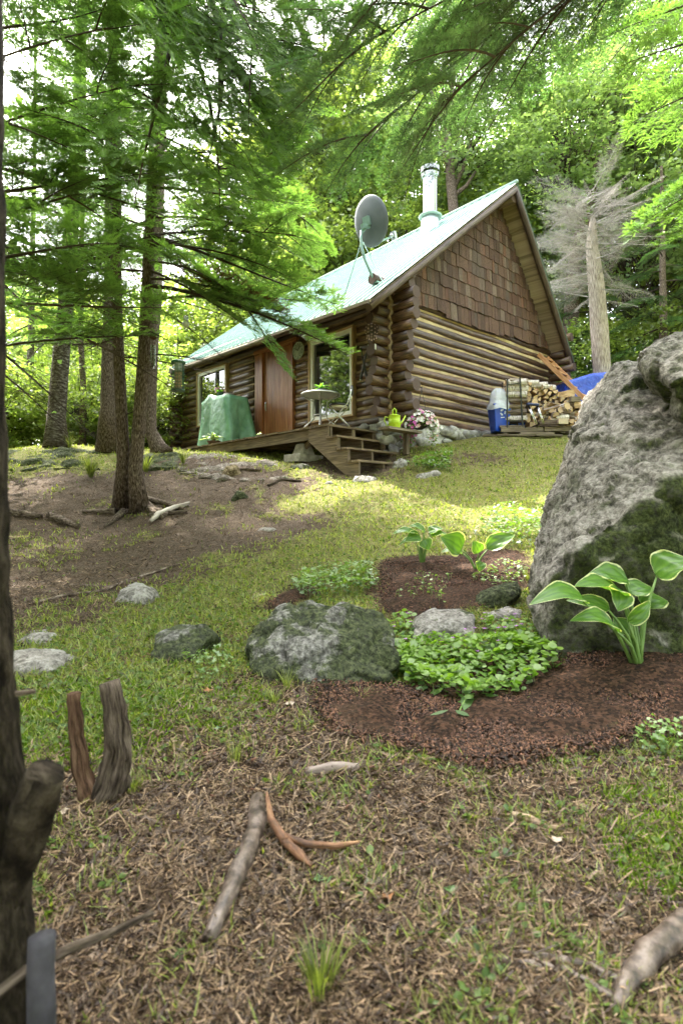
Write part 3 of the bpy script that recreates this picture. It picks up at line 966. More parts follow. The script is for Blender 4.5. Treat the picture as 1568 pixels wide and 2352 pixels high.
# chimney
def roof_hit(px, py):
    best = None
    for s_ in np.linspace(0, 1, 101):
        for t_ in np.linspace(0, 1, 101):
            p = front_roof(s_, t_)
            d = abs(CX + p.x/p.y*F - px) + abs(HY - p.z/p.y*F - py)
            if best is None or d < best[0]: best = (d, s_, t_, p)
    return best
hit = roof_hit(987, 530)
cp = hit[3]; print('chimney', hit)
cr = 16.6/F*cp.y
ppm = F/cp.y
ztop = (HY-384)/ppm
m = MB(); m.lathe((cp.x, cp.y, 0), [(cr*1.5, cp.z-.22), (cr*1.18, cp.z+.33), (cr*1.12, cp.z+.36)], 28, cap=False)
base = m.build('chimney_flashing', M_galv, cabin, smooth=True)
m = MB()
m.lathe((cp.x, cp.y, cp.z+.33), [(cr*1.0, 0), (cr*1.5, -.005), (cr*1.62, .03), (cr*1.3, .05), (cr*1.0, .12)], 28)
m.build('storm_collar', M_roof, cabin, smooth=True)
m = MB(); m.lathe((cp.x, cp.y, 0), [(cr, z_) for z_ in np.linspace(cp.z+.3, ztop-.26, 8)], 32, cap=False)
zz = cp.z+.45
m.build('chimney_pipe', M_steel, cabin, smooth=True)
m = MB()
m.lathe((cp.x, cp.y, ztop), [(cr*1.02, -.30), (cr*1.25, -.27), (cr*1.3, -.2), (cr*1.05, -.19)], 28)
m.lathe((cp.x, cp.y, ztop), [(cr*.8, -.19), (cr*.8, -.14)], 20)
m.lathe((cp.x, cp.y, ztop), [(cr*1.1, -.15), (cr*1.36, -.14), (cr*1.36, -.04), (cr*1.1, -.02), (cr*1.05, 0), (.001, .012)], 28)
m.build('chimney_cap', M_steel, cabin, smooth=False)

# windows
def window(a, b, zl, zh, tr=.04, fr=.085):
    t = MB()
    for (c, s_) in ((((a+b)/2, zl-tr/2), (b-a+2*tr, tr)), (((a+b)/2, zh+tr/2), (b-a+2*tr, tr)), ((a-tr/2, (zl+zh)/2), (tr, zh-zl)), ((b+tr/2, (zl+zh)/2), (tr, zh-zl))):
        t.box(cab(.035, c[0], c[1]), (.17, s_[0], s_[1]), RZ)
    wnd = t.build('window', M_trim, cabin)
    f = MB()
    for (c, s_) in ((((a+b)/2, zl+fr/2), (b-a, fr)), (((a+b)/2, zh-fr/2), (b-a, fr)), ((a+fr/2, (zl+zh)/2), (fr, zh-zl-2*fr)), ((b-fr/2, (zl+zh)/2), (fr, zh-zl-2*fr))):
        f.box(cab(.03, c[0], c[1]), (.10, s_[0], s_[1]), RZ)
    fo = f.build('frame', M_white, wnd)
    g = MB(); g.box(cab(.045, (a+b)/2, (zl+zh)/2), (.012, b-a-2*fr+.01, zh-zl-2*fr+.01), RZ); g.build('pane', M_glass, wnd)
window(1.06, 2.44, 2.08, 3.92)
window(6.03, 7.59, 2.55, 4.10)
# door: planks, boards beside it
dr = MB(); dr.box(cab(.06, 3.70, 2.82), (.05, 1.12, 2.44), RZ); door = dr.build('door', M_door, cabin)
for k in range(7):
    m = MB(); m.box(cab(.027, 3.16+.16*k+.08, 2.82), (.03, .153, 2.44), RZ); m.build('plank', M_door, door)
m = MB(); m.tube([cab(-.03, 4.14, 2.55), cab(-.05, 4.14, 2.6), cab(-.05, 4.14, 2.72), cab(-.03, 4.14, 2.77)], .012, 6); m.build('handle', M_galv, door)
fr = MB()
fr.box(cab(.02, 4.34, 2.82), (.14, .11, 2.48), RZ); fr.box(cab(.02, 3.10, 2.82), (.12, .07, 2.48), RZ); fr.box(cab(.02, 3.8, 4.1), (.15, 1.7, .1), RZ)
fr.box(cab(.05, 4.55, 2.82), (.05, .3, 2.48), RZ)
fr.build('door_frame', M_door, cabin)

# ================================================================ DECK AND STEPS
ZD = 1.615
deck = thing('wooden_deck', 'long low plank deck with four open steps in front of the cabin door', 'deck', tuple(cab(-.8, 3.5, 1.4)), RZ)
DV0, DV1, DU = .72, 6.4, -1.48
BRD = MB().box((0, 0, 0), (1, 1, 1), jit=.0).mesh('deck_board', M_deck)
v = DV0
while v < DV1:
    w_ = .138
    ou = random.uniform(-.03, .02)
    inst('deck_board', BRD, Matrix.Translation(cab((DU+ou-.02)/2-.02, v+w_/2, ZD-.018+random.uniform(-.004, .004))) @ Matrix.Rotation(RZ, 4, 'Z') @ Matrix.Diagonal((-(DU+ou)-.02, w_-.008, .034, 1)), deck)
    v += w_
m = MB(); m.box(cab(DU+.06, (DV0+DV1)/2, ZD-.14), (.045, DV1-DV0, .19), RZ); m.build('rim_joist', M_deck, deck)
m = MB(); m.box(cab(DU/2, DV0+.03, ZD-.14), (-DU-.16, .045, .19), RZ); m.build('rim_joist', M_deck, deck)
for k in range(1, 9):
    m = MB(); m.box(cab(DU/2, DV0+k*.66, ZD-.13), (-DU-.18, .04, .17), RZ); m.build('joist', M_deck, deck)
def post(u, v, w_=.09):
    p = cab(u, v, 0); zg = gz(p.x, p.y)
    m = MB(); m.box((p.x, p.y, (zg-.05+ZD-.24)/2), (w_, w_, ZD-.24-zg+.05), RZ); m.build('post', M_deck, deck)
for (u, v) in ((-1.2, 1.25), (-1.2, 3.9), (-1.2, 4.7), (-1.2, 5.8)): post(u, v)
m = MB(); p0 = cab(-1.25, 4.9, 0); m.bar((p0.x, p0.y, gz(p0.x, p0.y)), cab(-1.25, 4.35, ZD-.25), .05, .09); m.build('brace', M_deck, deck)
m = MB(); m.bar(cab(-1.25, 1.25, 1.2), cab(-1.25, 1.0, ZD-.25), .05, .09); m.build('brace', M_deck, deck)
pp = cab(-1.2, 1.25, 0); zg = gz(pp.x, pp.y)
m = MB(); m.box((pp.x, pp.y, zg+.02), (.62, .5, .16), RZ, .015); m.lathe((pp.x, pp.y, zg+.09), [(.24, 0), (.16, .22), (.14, .24)], 4, cap=True)
m.build('concrete_pier', M_conc, deck, bevel=.01)
# steps
TB = [.45, .23, -.03, -.31]; TZ = [ZD+.0, 1.385, 1.150, .905]
for k in range(4):
    vb = TB[k] + (.25 if k == 0 else .02)
    vf = TB[k] - .29 + (.03 if k == 0 else 0)
    for j in range(2):
        a = lerp(vb, vf, j/2) - .004; b = lerp(vb, vf, (j+1)/2) + .004
        m = MB(); m.box(cab(-.84, (a+b)/2, TZ[k]-.02), (1.36, abs(a-b), .038), RZ, .003); m.build('tread', M_deck, deck)
def stringer(u):
    m = MB(); t = .04
    # sawtooth side board
    pts = [(DV0+.04, ZD-.28), (DV0+.04, ZD-.045), (TB[0]-.24, ZD-.045), (TB[0]-.24, TZ[1]-.04), (TB[1]-.27, TZ[1]-.04), (TB[1]-.27, TZ[2]-.04),
           (TB[2]-.27, TZ[2]-.04), (TB[2]-.27, TZ[3]-.04), (TB[3]-.27, TZ[3]-.04), (TB[3]-.27, .58), (TB[3]-.08, .56)]
    k = len(m.v); n_ = len(pts)
    for du in (-t/2, t/2):
        for (v_, z_) in pts: m.v.append(cab(u+du, v_, z_))
    # fan from lower edge as quads strips: use ngon (planar)
    m.face([k+i for i in range(n_)], [(p[1], p[0]) for p in pts]); m.face([k+n_+i for i in range(n_)][::-1], [(p[1], p[0]) for p in pts][::-1])
    for i in range(n_): m.face([k+i, k+n_+i, k+n_+(i+1) % n_, k+(i+1) % n_], [(0, 0), (.04, 0), (.04, .2), (0, .2)])
    m.build('stringer', M_deck, deck)
for u in (-1.47, -.85, -.22): stringer(u)
for k, zt_ in enumerate(TZ):
    if k < 3:
        for u in (-1.40, -.80, -.26):
            zb_ = TZ[k+1]
            m = MB(); m.box(cab(u, TB[k]-.20, (zt_+zb_)/2-.02), (.045, .06, zt_-zb_-.04), RZ); m.build('step_cleat', M_deck, deck)
m = MB(); m.box(cab(.05-.45, -.60, ZD-.10), (.95, .26, .045), RZ); m.build('corner_shelf', M_greywood, deck)
m = MB(); q = cab(-.12, -.5, 0); m.box((q.x, q.y, (gz(q.x, q.y)+ZD-.12)/2), (.09, .09, ZD-.12-gz(q.x, q.y)), RZ); m.build('post', M_deck, deck)
# ================================================================ TREES
M_bark = mat_wood('fir_bark', (.038, .027, .019), (.125, .093, .070), (.29, .235, .19), rough=.95, along=14, across=34, rnd=.25, bstr=.9, spec=.15, bdist=.02)
M_bark_l = mat_wood('pale_grey_bark', (.15, .12, .095), (.34, .29, .24), (.50, .45, .39), rough=.95, along=5, across=40, rnd=.1, bstr=.9, spec=.1, bdist=.02)
M_bark_b = mat_wood('banded_bark', (.035, .025, .018), (.10, .08, .065), (.27, .24, .21), rough=.95, along=18, across=7, rnd=.2, bstr=.8, spec=.15, bdist=.02)
M_twig = mat_plain('twig_bark', (.03, .02, .014), (.075, .052, .038), .95, rnd=.2)
M_twig_g = mat_plain('dead_twig', (.22, .20, .18), (.44, .41, .37), .95, rnd=.15)
M_fir = mat_leaf('fir_needles', (.028, .070, .020), (.17, .28, .055), .48, gloss=.05, tc=(1.3, 1.5, .8), objvar=.3)
M_hem = mat_leaf('hemlock_needles', (.022, .055, .024), (.08, .15, .045), .42, gloss=.07, tc=(1.3, 1.5, .8), objvar=.25)
M_brown = mat_leaf('dead_needles', (.05, .028, .018), (.13, .065, .038), .4, gloss=.03, tc=(1.3, 1.1, .8))
M_maple = mat_leaf('maple_leaves', (.10, .165, .055), (.28, .36, .13), .58, gloss=.07, tc=(1.5, 1.6, .9), objvar=.3)
M_maple_y = mat_leaf('bright_maple_leaves', (.13, .20, .04), (.28, .35, .09), .6, gloss=.06, tc=(1.45, 1.5, .75), objvar=.2)

def tube_np(pts, r0, r1, n=4):
    """quick open tube -> (V, F)"""
    P = np.array(pts, float); k = len(P)
    d = np.gradient(P, axis=0); d /= np.linalg.norm(d, axis=1)[:, None] + 1e-9
    up = np.array([0, 0, 1.0]); x = np.cross(d, up); nx = np.linalg.norm(x, axis=1)
    x[nx < .05] = (1, 0, 0); x /= np.linalg.norm(x, axis=1)[:, None]; y = np.cross(d, x)
    a = np.arange(n)/n*2*np.pi; r = np.linspace(r0, r1, k)[:, None, None]
    V = P[:, None] + (x[:, None]*np.cos(a)[None, :, None] + y[:, None]*np.sin(a)[None, :, None])*r
    i = np.arange((k-1)*n).reshape(k-1, n); j = np.roll(i, -1, 1)
    return V.reshape(-1, 3), np.stack([i, j, j+n, i+n], -1).reshape(-1, 4)

def twig_tmpl(L=.15, pairs=8, nl=.03, nw=.010):
    """fishbone twig along +X"""
    V = []; Fc = []
    for i in range(pairs):
        t = (i+.5)/pairs; x = t*L; ln = nl*(1-.45*t)
        for s_ in (-1, 1):
            k = len(V)
            V += [(x-nw*.5, 0, 0), (x+nw*.5, 0, 0), (x+ln*.55, s_*ln, .004)]
            Fc.append((k, k+1, k+2))
    k = len(V); V += [(L-nw, -nw*.4, 0), (L-nw, nw*.4, 0), (L+nl*.6, 0, 0)]; Fc.append((k, k+1, k+2))
    return np.array(V, float), np.array(Fc)

def bough(seed, L=3.0, droop=.25, mats=None, dens=.062, leaf=True, spread=.40, bare=.22, tw=None, fine=1.0, sag=.0, nodes=13):
    """a flat feathery conifer limb growing along +X"""
    rg = np.random.default_rng(seed)
    tv, tf = tw or twig_tmpl(.16, 8, .034, .017)
    axis = lambda t: np.array([L*t, .10*L*np.sin(t*2.5+seed)*t, -droop*L*t**1.6 + .06*L*t])
    wV = []; wF = []; off = 0
    def addw(pts, a, b, n=4):
        nonlocal off
        V, Fc = tube_np(pts, a, b, n); wV.append(V); wF.append(Fc + off); off += len(V)
    addw([axis(t) for t in np.linspace(0, 1, 10)], .011*L, .003, 5)
    Ts, Ys, Ps, Rs, Tip, Sc = [], [], [], [], [], []
    def twigs(p, q, tipv, y0):
        nonlocal Ts
        d = q-p; ln = np.linalg.norm(d); yaw = math.atan2(d[1], d[0]); n_ = max(2, int(ln/(dens)))
        pit = math.atan2(d[2], math.hypot(d[0], d[1]))
        for i in range(n_):
            t = (i+.6)/n_
            for s_ in (-1, 1):
                Ts.append(p + d*t); Ys.append(yaw + s_*rg.uniform(.6, .95)); Ps.append(-pit - rg.normal(-.12, .16)); Rs.append(rg.normal(0, .35)); Tip.append(np.clip(tipv+t*.4, 0, 1)*rg.uniform(.6, 1.1)); Sc.append(rg.uniform(.6, 1.15)*(1-.4*t))
        Ts.append(q - d*.05); Ys.append(yaw); Ps.append(-pit); Rs.append(0); Tip.append(min(1, tipv+.35)); Sc.append(1.0)
    for i in range(nodes):
        t = bare + (1-bare)*(i+.5*rg.random())/nodes
        for s_ in (-1, 1):
            if rg.random() < .08: continue
            base = axis(t); bl = L*spread*(1-t)**.75*rg.uniform(.7, 1.15) + .12
            a = s_*rg.uniform(.75, 1.05)
            mid = base + np.array([math.cos(a)*bl*.5, math.sin(a)*bl*.5, rg.normal(.0, .03)*bl - sag*bl*.3])
            a2 = a*.75
            end = mid + np.array([math.cos(a2)*bl*.55, math.sin(a2)*bl*.55, -droop*.5*bl + rg.normal(0, .05)*bl - sag*bl])
            addw([base, mid, end], .0045*bl+.002, .0012, 3)
            for (p, q, o_) in ((base, mid, 0), (mid, end, .5)):
                twigs(p, q, .15+.35*t+.35*o_, 0)
                # sub branchlets
                d = q-p; nb = max(1, int(np.linalg.norm(d)/.16*fine))
                for b in range(nb):
                    for s2 in (-1, 1):
                        if rg.random() < .25: continue
                        pp = p + d*(b+rg.random())/nb; an = math.atan2(d[1], d[0]) + s2*rg.uniform(.5, .9); l2 = rg.uniform(.10, .30)*min(1, bl)
                        qq = pp + np.array([math.cos(an)*l2, math.sin(an)*l2, rg.normal(-.06, .12)*l2 - sag*l2*.5])
                        addw([pp, qq], .002, .001, 3)
                        twigs(pp, qq, .3+.3*t+.3*o_, 0)
    twigs(axis(.93), axis(1.0), .7, 0)
    if not leaf:
        # bare: replace needles by hair thin twiglets
        tv, tf = np.array([[0, -.002, 0], [0, .002, 0], [.16, 0, .02]]), np.array([[0, 1, 2]])
    n_ = len(Ts); Rm = rot_mats(np.array(Ys), np.array(Ps), np.array(Rs)) * np.array(Sc)[:, None, None]
    V1_, F1_ = scatter(tv, tf, Rm, np.array(Ts))
    WV = np.concatenate(wV); WF = np.concatenate(wF)
    Vall = np.concatenate([WV, V1_]); tip = np.concatenate([np.zeros(len(WV)), np.repeat(np.array(Tip), len(tv))])
    me = np_mesh('branch', Vall, [WF, F1_ + len(WV)], mats, {'rnd': np.clip(tip, 0, 1)}, mi=[0]*len(WF) + [1]*len(F1_))
    return me
FIR = [bough(k, 3.0, .18+.05*k, [M_twig, M_fir]) for k in range(4)]
FIRS = [bough(10+k, 1.6, .15, [M_twig, M_fir], nodes=9) for k in range(2)]
HEM = [bough(20+k, 3.0, .30, [M_twig, M_hem], sag=.22, tw=twig_tmpl(.13, 8, .020, .015), fine=1.3) for k in range(3)]
HEMG = [bough(24+k, 3.0, .26, [M_twig, M_fir], sag=.15, tw=twig_tmpl(.13, 8, .021, .015), fine=1.2) for k in range(2)]
BRN = [bough(30, 2.2, .2, [M_twig, M_brown], dens=.11, fine=.8)]
BARE = [bough(40+k, 2.6, .22, [M_twig, M_twig], leaf=False, dens=.10) for k in range(2)]
BAREG = [bough(50+k, 2.2, .05, [M_twig_g, M_twig_g], leaf=False, dens=.05, fine=1.6, sag=.1) for k in range(2)]

def aim(me_list, p, q, L0, roll=0.0, k=None, width=1.0):
    """matrix putting a bough from p to tip q"""
    p, q = Vector(p), Vector(q)
    d = q-p; L = d.length
    x = d.normalized(); up = Vector((0, 0, 1))
    y = up.cross(x).normalized(); z = x.cross(y)
    M_ = Matrix((x, y, z)).transposed().to_4x4()
    s_ = L/L0
    return Matrix.Translation(p) @ M_ @ Matrix.Rotation(roll, 4, 'X') @ Matrix.Diagonal((s_, s_*width, s_, 1))

def trunk_curve(p0, p1, bend=.05, n=14, sd=0):
    p0, p1 = Vector(p0), Vector(p1); pts = []
    for i in range(n+1):
        t = i/n
        pts.append(p0.lerp(p1, t) + Vector((bend*mnoise.noise(Vector((t*3, sd, 0)))*4, bend*mnoise.noise(Vector((t*3, sd, 7)))*4, 0))*min(1, t*3))
    return pts
def at_t(pts, z):
    for i in range(len(pts)-1):
        if pts[i].z <= z <= pts[i+1].z:
            return pts[i].lerp(pts[i+1], (z-pts[i].z)/(pts[i+1].z-pts[i].z+1e-9))
    return pts[-1]
def trunk(pts, r0, r1, par, mat=M_bark, flare=1.5, name='trunk', stubs=0, n=12):
    m = MB(); rr = []
    for i, p in enumerate(pts):
        t = i/(len(pts)-1); h = p.z-pts[0].z
        rr.append(lerp(r0, r1, t)*(1 + (flare-1)*math.exp(-h*4)))
    m.tube(pts, rr, n, True, .12, 3.5, random.random()*9)
    for _ in range(stubs):
        z = random.uniform(pts[0].z+.5, pts[0].z+5); p = at_t(pts, z); a = random.random()*6.28
        d = Vector((math.cos(a), math.sin(a), random.uniform(-.1, .3)))
        m.tube([p, p+d*(r0+random.uniform(.03, .2))], [.012, .005], 4)
    return m.build(name, mat, par, smooth=True)
NB = [0]
def crown_boughs(par, pts, z0, z1, n, lens, meshes, L0=3.0, az=None, droop=0.0, name='branch', lowclear=0):
    for i in range(n):
        z = lerp(z0, z1, (i+random.random()*.6)/n); p = at_t(pts, z)
        a = (i*2.399 + random.uniform(-.4, .4)) if az is None else random.uniform(*az)
        if lowclear and z < lowclear and math.cos(a) > .1: a += math.pi
        L = lerp(lens[0], lens[1], (z-z0)/(z1-z0+1e-6))*random.uniform(.75, 1.15)
        q = p + Vector((math.cos(a)*L, math.sin(a)*L, L*random.uniform(-.12, .1)-droop*L))
        inst(name, random.choice(meshes), aim(None, p, q, L0, random.uniform(-.25, .25)), par); NB[0] += 1

# --- twin fir in front of the cabin
b = G(300, 1187)
twin = thing('fir_tree', 'twin trunked fir on bare ground with exposed roots left of the cabin steps', 'tree', tuple(b))
tA = [G(277, 1165, -.05)] + [at(x, y, 8.62) for x, y in ((284, 1060), (277, 900), (270, 760), (266, 600), (268, 430), (262, 230), (256, 20), (250, -250), (244, -520))]
tB = [G(322, 1170, -.05)] + [at(x, y, 8.55) for x, y in ((310, 1080), (321, 960), (332, 800), (340, 640), (350, 420), (362, 200), (372, 0), (380, -250), (384, -520))]
trunk(tA, .098, .06, twin, M_bark, 1.55, stubs=14)
trunk(tB, .112, .06, twin, M_bark, 1.5, stubs=14)
for pl in ([(325, 1150), (355, 1178), (395, 1185), (430, 1180)], [(330, 1165), (352, 1182), (375, 1195)], [(345, 1195), (378, 1188), (400, 1170), (432, 1163)], [(265, 1180), (235, 1182), (190, 1180)], [(335, 1150), (380, 1162), (420, 1175)],
           [(285, 1180), (262, 1200), (240, 1215)]):
    m = MB(); pp_ = [G(x, y, .035) for x, y in pl]; m.tube(pp_, list(np.linspace(.065, .02, len(pp_))), 8, noise=.3, nfreq=8); m.build('root', M_bark, twin, smooth=True)
for (P_, z0) in ((tA, 3.7), (tB, 3.9)):
    crown_boughs(twin, P_, z0, 9.8, 11, (2.6, 1.9), FIR, lowclear=5.6)
    crown_boughs(twin, P_, 2.4, 4.6, 7, (1.5, 1.9), BARE, 2.6)
for (x0, y0, Y0, x1, y1, Y1, ms, L0) in [(340, 655, 8.5, 825, 705, 8.0, FIR, 3), (560, 700, 8.2, 665, 835, 7.8, FIRS, 1.6), (340, 690, 8.5, 700, 640, 8.6, FIR, 3), (345, 560, 8.5, 690, 560, 8.3, FIR, 3),
        (350, 500, 8.5, 640, 470, 7.8, FIR, 3), (345, 640, 8.5, 640, 660, 8.2, BRN, 2.2), (340, 620, 8.5, 585, 700, 7.9, FIR, 3), (330, 690, 8.5, 540, 800, 8.4, BARE, 2.6), (350, 430, 8.5, 700, 420, 8.8, FIR, 3),
        (355, 350, 8.5, 660, 330, 8.2, BARE, 2.6), (355, 300, 8.5, 640, 250, 8.6, BARE, 2.6), (340, 600, 8.5, 560, 590, 7.2, FIR, 3), (345, 540, 8.5, 780, 640, 8.9, FIR, 3)]:
    inst('branch', random.choice(ms), aim(None, at(x0, y0, Y0), at(x1, y1, Y1), L0, random.uniform(-.2, .2)), twin)

# --- banded trunk on the ledge
b = G(128, 1026)
t1 = thing('fir_tree', 'straight fir with pale banded bark standing on the mossy ledge at left', 'tree', tuple(b))
P_ = [b - Vector((0, 0, .1))] + [at(x, y, 14.4) for x, y in ((130, 960), (138, 850), (150, 720), (162, 560), (172, 400), (182, 200), (190, 0), (196, -200))]
trunk(P_, .235, .11, t1, M_bark_b, 1.35, stubs=16)
crown_boughs(t1, P_, 6.2, 15, 18, (3.4, 2.4), FIR)
crown_boughs(t1, P_, 4.2, 7.5, 12, (2.8, 2.8), BARE, 2.6)
# --- leaning trunk behind the twin
b = G(368, 1037)
t2 = thing('fir_tree', 'dark fir with curved root flare close behind the twin trunked fir', 'tree', tuple(b))
P_ = [b + Vector((.05, 0, -.08)), b + Vector((-.06, 0, .12))] + [at(x, y, b.y) for x, y in ((345, 985), (348, 900), (352, 800), (362, 680), (366, 520), (372, 350), (378, 100), (384, -200))]
trunk(P_, .15, .07, t2, M_bark, 1.9, stubs=8)
crown_boughs(t2, P_, 6.2, 13, 15, (2.5, 2.0), FIR, lowclear=7.5)
for (x, y, Y, tx, nm) in ((188, 1018, 17, 185, 'thin crooked dark sapling trunk between the banded fir and the twin fir'), (242, 1024, 19, 250, 'stout grey trunk rising behind the ledge between the firs'), (62, 1015, 20, 72, 'slim pale trunk far back at the left edge of the woods')):
    zb = gz((x-CX)/F*Y, Y); b = Vector(((x-CX)/F*Y, Y, zb))
    th = thing('background_tree', nm, 'tree', tuple(b))
    P_ = [b] + [at(xx, yy, Y) for xx, yy in ((x+4, 900), (tx, 780), (tx+2, 600), (tx+8, 350), (tx+10, 0))]
    trunk(P_, .10 if Y < 18 else .15, .05, th, M_bark_b if Y > 18 else M_bark, 1.2)
    crown_boughs(th, P_, 6, 14, 14, (2.6, 2.0), HEMG)

# --- tree just outside the left edge whose limbs hang into view
b = gp(-5.6, 6.6)
t3 = thing('fir_tree', 'fir beyond the left edge with bright tipped limbs sweeping into view above', 'tree', tuple(b))
P_ = trunk_curve(b, b + Vector((.1, .1, 12)), .02)
trunk(P_, .2, .08, t3)
crown_boughs(t3, P_, 4.4, 11, 6, (3.0, 2.2), FIR, az=(-1.0, 1.3))
crown_boughs(t3, P_, 7.8, 11.8, 40, (3.9, 3.0), FIR, az=(-2.2, .3))  # extra high boughs out of view, added to shade the foreground
for (x0, y0, Y0, x1, y1, Y1) in [(-160, 480, 6.4, 330, 300, 6.0), (-120, 700, 6.4, 400, 640, 6.6), (-160, 620, 6.2, 300, 480, 5.5), (-160, 560, 6.4, 190, 570, 5.0),
        (-160, 360, 6.2, 420, 420, 6.9), (-120, 820, 6.8, 330, 700, 7.3), (-160, 100, 6.2, 260, -60, 5.8)]:
    inst('branch', random.choice(FIR), aim(None, at(x0, y0, Y0), at(x1, y1, Y1), 3.0, random.uniform(-.5, .3)), t3)
for (x0, y0, x1, y1, Y1) in [(-160, 700, 260, 950, 7.5), (-160, 740, 180, 960, 8), (-120, 650, 420, 830, 7.8), (-160, 600, 420, 720, 7.5), (-120, 860, 130, 900, 7.0), (-160, 520, 300, 640, 7.2)]:
    inst('branch', random.choice(BARE), aim(None, at(x0, y0, 6.6), at(x1, y1, Y1), 2.6, random.uniform(-.5, .5)), t3)

# --- high fir hanging bright tips at the top centre left
b = gp(-1.9, 7.4)
t4 = None
top = thing('fir_tree', 'tall fir above the cabin front with yellow green drooping tips at top centre', 'tree', tuple(gp(-5.6, 13.2)))
P_ = trunk_curve(gp(-5.6, 13.2), gp(-5.6, 13.2) + Vector((.3, 0, 15)), .02); trunk(P_, .17, .07, top)
crown_boughs(top, P_, 6.8, 15, 13, (3.2, 2.2), FIR)
for (x0, y0, Y0, x1, y1, Y1) in [(300, -120, 8, 560, 300, 5.6), (400, -200, 8, 640, 240, 5.4), (480, -200, 7, 720, 180, 5.2), (380, -160, 8, 470, 190, 5.0), (520, -260, 7, 700, 60, 5.0), (300, -60, 8.4, 590, 90, 6.6), (360, -60, 8.4, 600, 190, 6.6), (560, -160, 8.0, 800, 120, 7.0)]:
    inst('branch', random.choice(FIR), aim(None, at(x0, y0, Y0), at(x1, y1, Y1), 3.0, random.uniform(-.4, .4)), top)

# --- hemlock outside the right edge hanging over the roof
b = gp(5.4, 5.2)
hm = thing('hemlock_tree', 'hemlock beyond the right edge with dark limbs overhanging the top of the view', 'tree', tuple(b))
P_ = trunk_curve(b, b + Vector((.1, .2, 13)), .02); trunk(P_, .22, .1, hm)
crown_boughs(hm, P_, 7.0, 12, 10, (3.0, 2.4), HEM, az=(1.6, 4.6))
def limb(par, p, q, n, ms, length, r=.018, start=.15, L0=3.0, sagz=-.05, wid=.9):
    """a bare limb carrying boughs alternately left and right of it"""
    p, q = Vector(p), Vector(q); d = q-p; L = d.length
    pts = [p.lerp(q, t) + Vector((0, 0, -.12*L*t*(1-t)*-1)) for t in np.linspace(0, 1, 8)]
    m = MB(); m.tube(pts, list(np.linspace(r, r*.3, 8)), 6, True, .1, 4); m.build('limb', M_twig, par)
    ang = math.atan2(d.y, d.x)
    for i in range(n):
        t = start + (1-start)*(i+.5)/n; i0 = min(6, int(t*7)); c = pts[i0].lerp(pts[i0+1], t*7-i0)
        a = ang + (1 if i % 2 else -1)*random.uniform(.5, 1.0); l = random.uniform(*length)*(1-.35*t)
        e = c + Vector((math.cos(a)*l, math.sin(a)*l, l*(sagz + random.uniform(-.15, .12))))
        inst('branch', random.choice(ms), aim(None, c, e, L0, random.uniform(-.45, .45), width=wid), par)
    inst('branch', random.choice(ms), aim(None, pts[-2], q + d.normalized()*length[0]*.6, L0, 0), par)
for (x0, y0, Y0, x1, y1, Y1, n_) in [(1750, -300, 5.2, 760, 140, 5.6, 16), (1750, -330, 5.2, 1000, 250, 5.8, 15), (1750, -420, 5.2, 900, -40, 5.0, 15), (1750, -400, 5.2, 700, 10, 6.2, 15), (1750, -350, 5.2, 820, 330, 6.8, 12)]:
    limb(hm, at(x0, y0, Y0), at(x1, y1, Y1), n_, HEM, (1.2, 2.0), sagz=-.22)
for (x0, y0, Y0, x1, y1, Y1, ms) in [(1850, 100, 6.2, 1400, 260, 6.5, HEMG), (1850, 200, 6.2, 1430, 420, 6.3, HEM), (1850, 20, 6, 1380, 110, 6.0, HEMG), (1850, 350, 6, 1440, 470, 6.6, FIR), 
        (1850, -50, 6, 1340, 10, 6.5, HEMG), (1800, 420, 6.6, 1500, 520, 6.4, FIR)]:
    L0 = 2.2 if ms is BRN else 3.0
    inst('branch', random.choice(ms), aim(None, at(x0, y0, Y0), at(x1, y1, Y1), L0, random.uniform(-.5, .5)), hm)

for (x0, y0, Y0, x1, y1, Y1, n_, ms, tr) in [(-160, 350, 6.3, 330, 190, 6.0, 6, FIR, t3), (-160, 560, 6.3, 380, 400, 6.6, 7, FIR, t3), (-160, 200, 6.3, 260, 60, 5.6, 5, FIR, t3), (-160, 640, 6.3, 250, 560, 6.0, 5, FIR, t3),
        (300, -250, 8.2, 640, 120, 6.0, 8, FIR, top), (300, -200, 8.2, 760, 60, 7.0, 8, FIR, top), (340, -60, 9, 700, 250, 8.5, 6, FIR, top), (300, -300, 8.2, 560, 40, 5.4, 8, FIR, top),
        (350, 420, 8.5, 620, 380, 7.6, 5, FIR, twin), (345, 540, 8.5, 680, 540, 8.0, 6, FIR, twin), (350, 300, 8.6, 720, 520, 9.5, 6, HEMG, twin)]:
    limb(tr, at(x0, y0, Y0), at(x1, y1, Y1), n_, ms, (.9, 1.6))
# --- grey dead tree right of the cabin
Yd = 15.0; xb = (1388-CX)/F*Yd
b = gp(xb, Yd)
dead = thing('dead_tree', 'pale grey dead tree with bare brittle twigs right of the cabin', 'tree', tuple(b))
P_ = [b, b + Vector((0, 0, .4))] + [at(x, y, Yd) for x, y in ((1383, 860), (1376, 760), (1369, 660), (1362, 590), (1358, 560), (1360, 520), (1361, 495))]
m = MB(); m.tube(P_, [.27, .24, .225, .215, .20, .175, .15, .10, .05], 14, True, .1, 3, 4); m.build('trunk', M_bark_l, dead, smooth=True)
for i in range(110):
    p = at(1360+random.uniform(-6, 8), random.uniform(430, 690), Yd)
    a = random.uniform(0, 6.283); L = random.uniform(.6, 1.8)
    q = p + Vector((math.cos(a)*L, math.sin(a)*L, random.uniform(-.4, .5)*L))
    inst('branch', random.choice(BAREG), aim(None, p, q, 2.2, random.uniform(-1.5, 1.5), width=.55), dead)

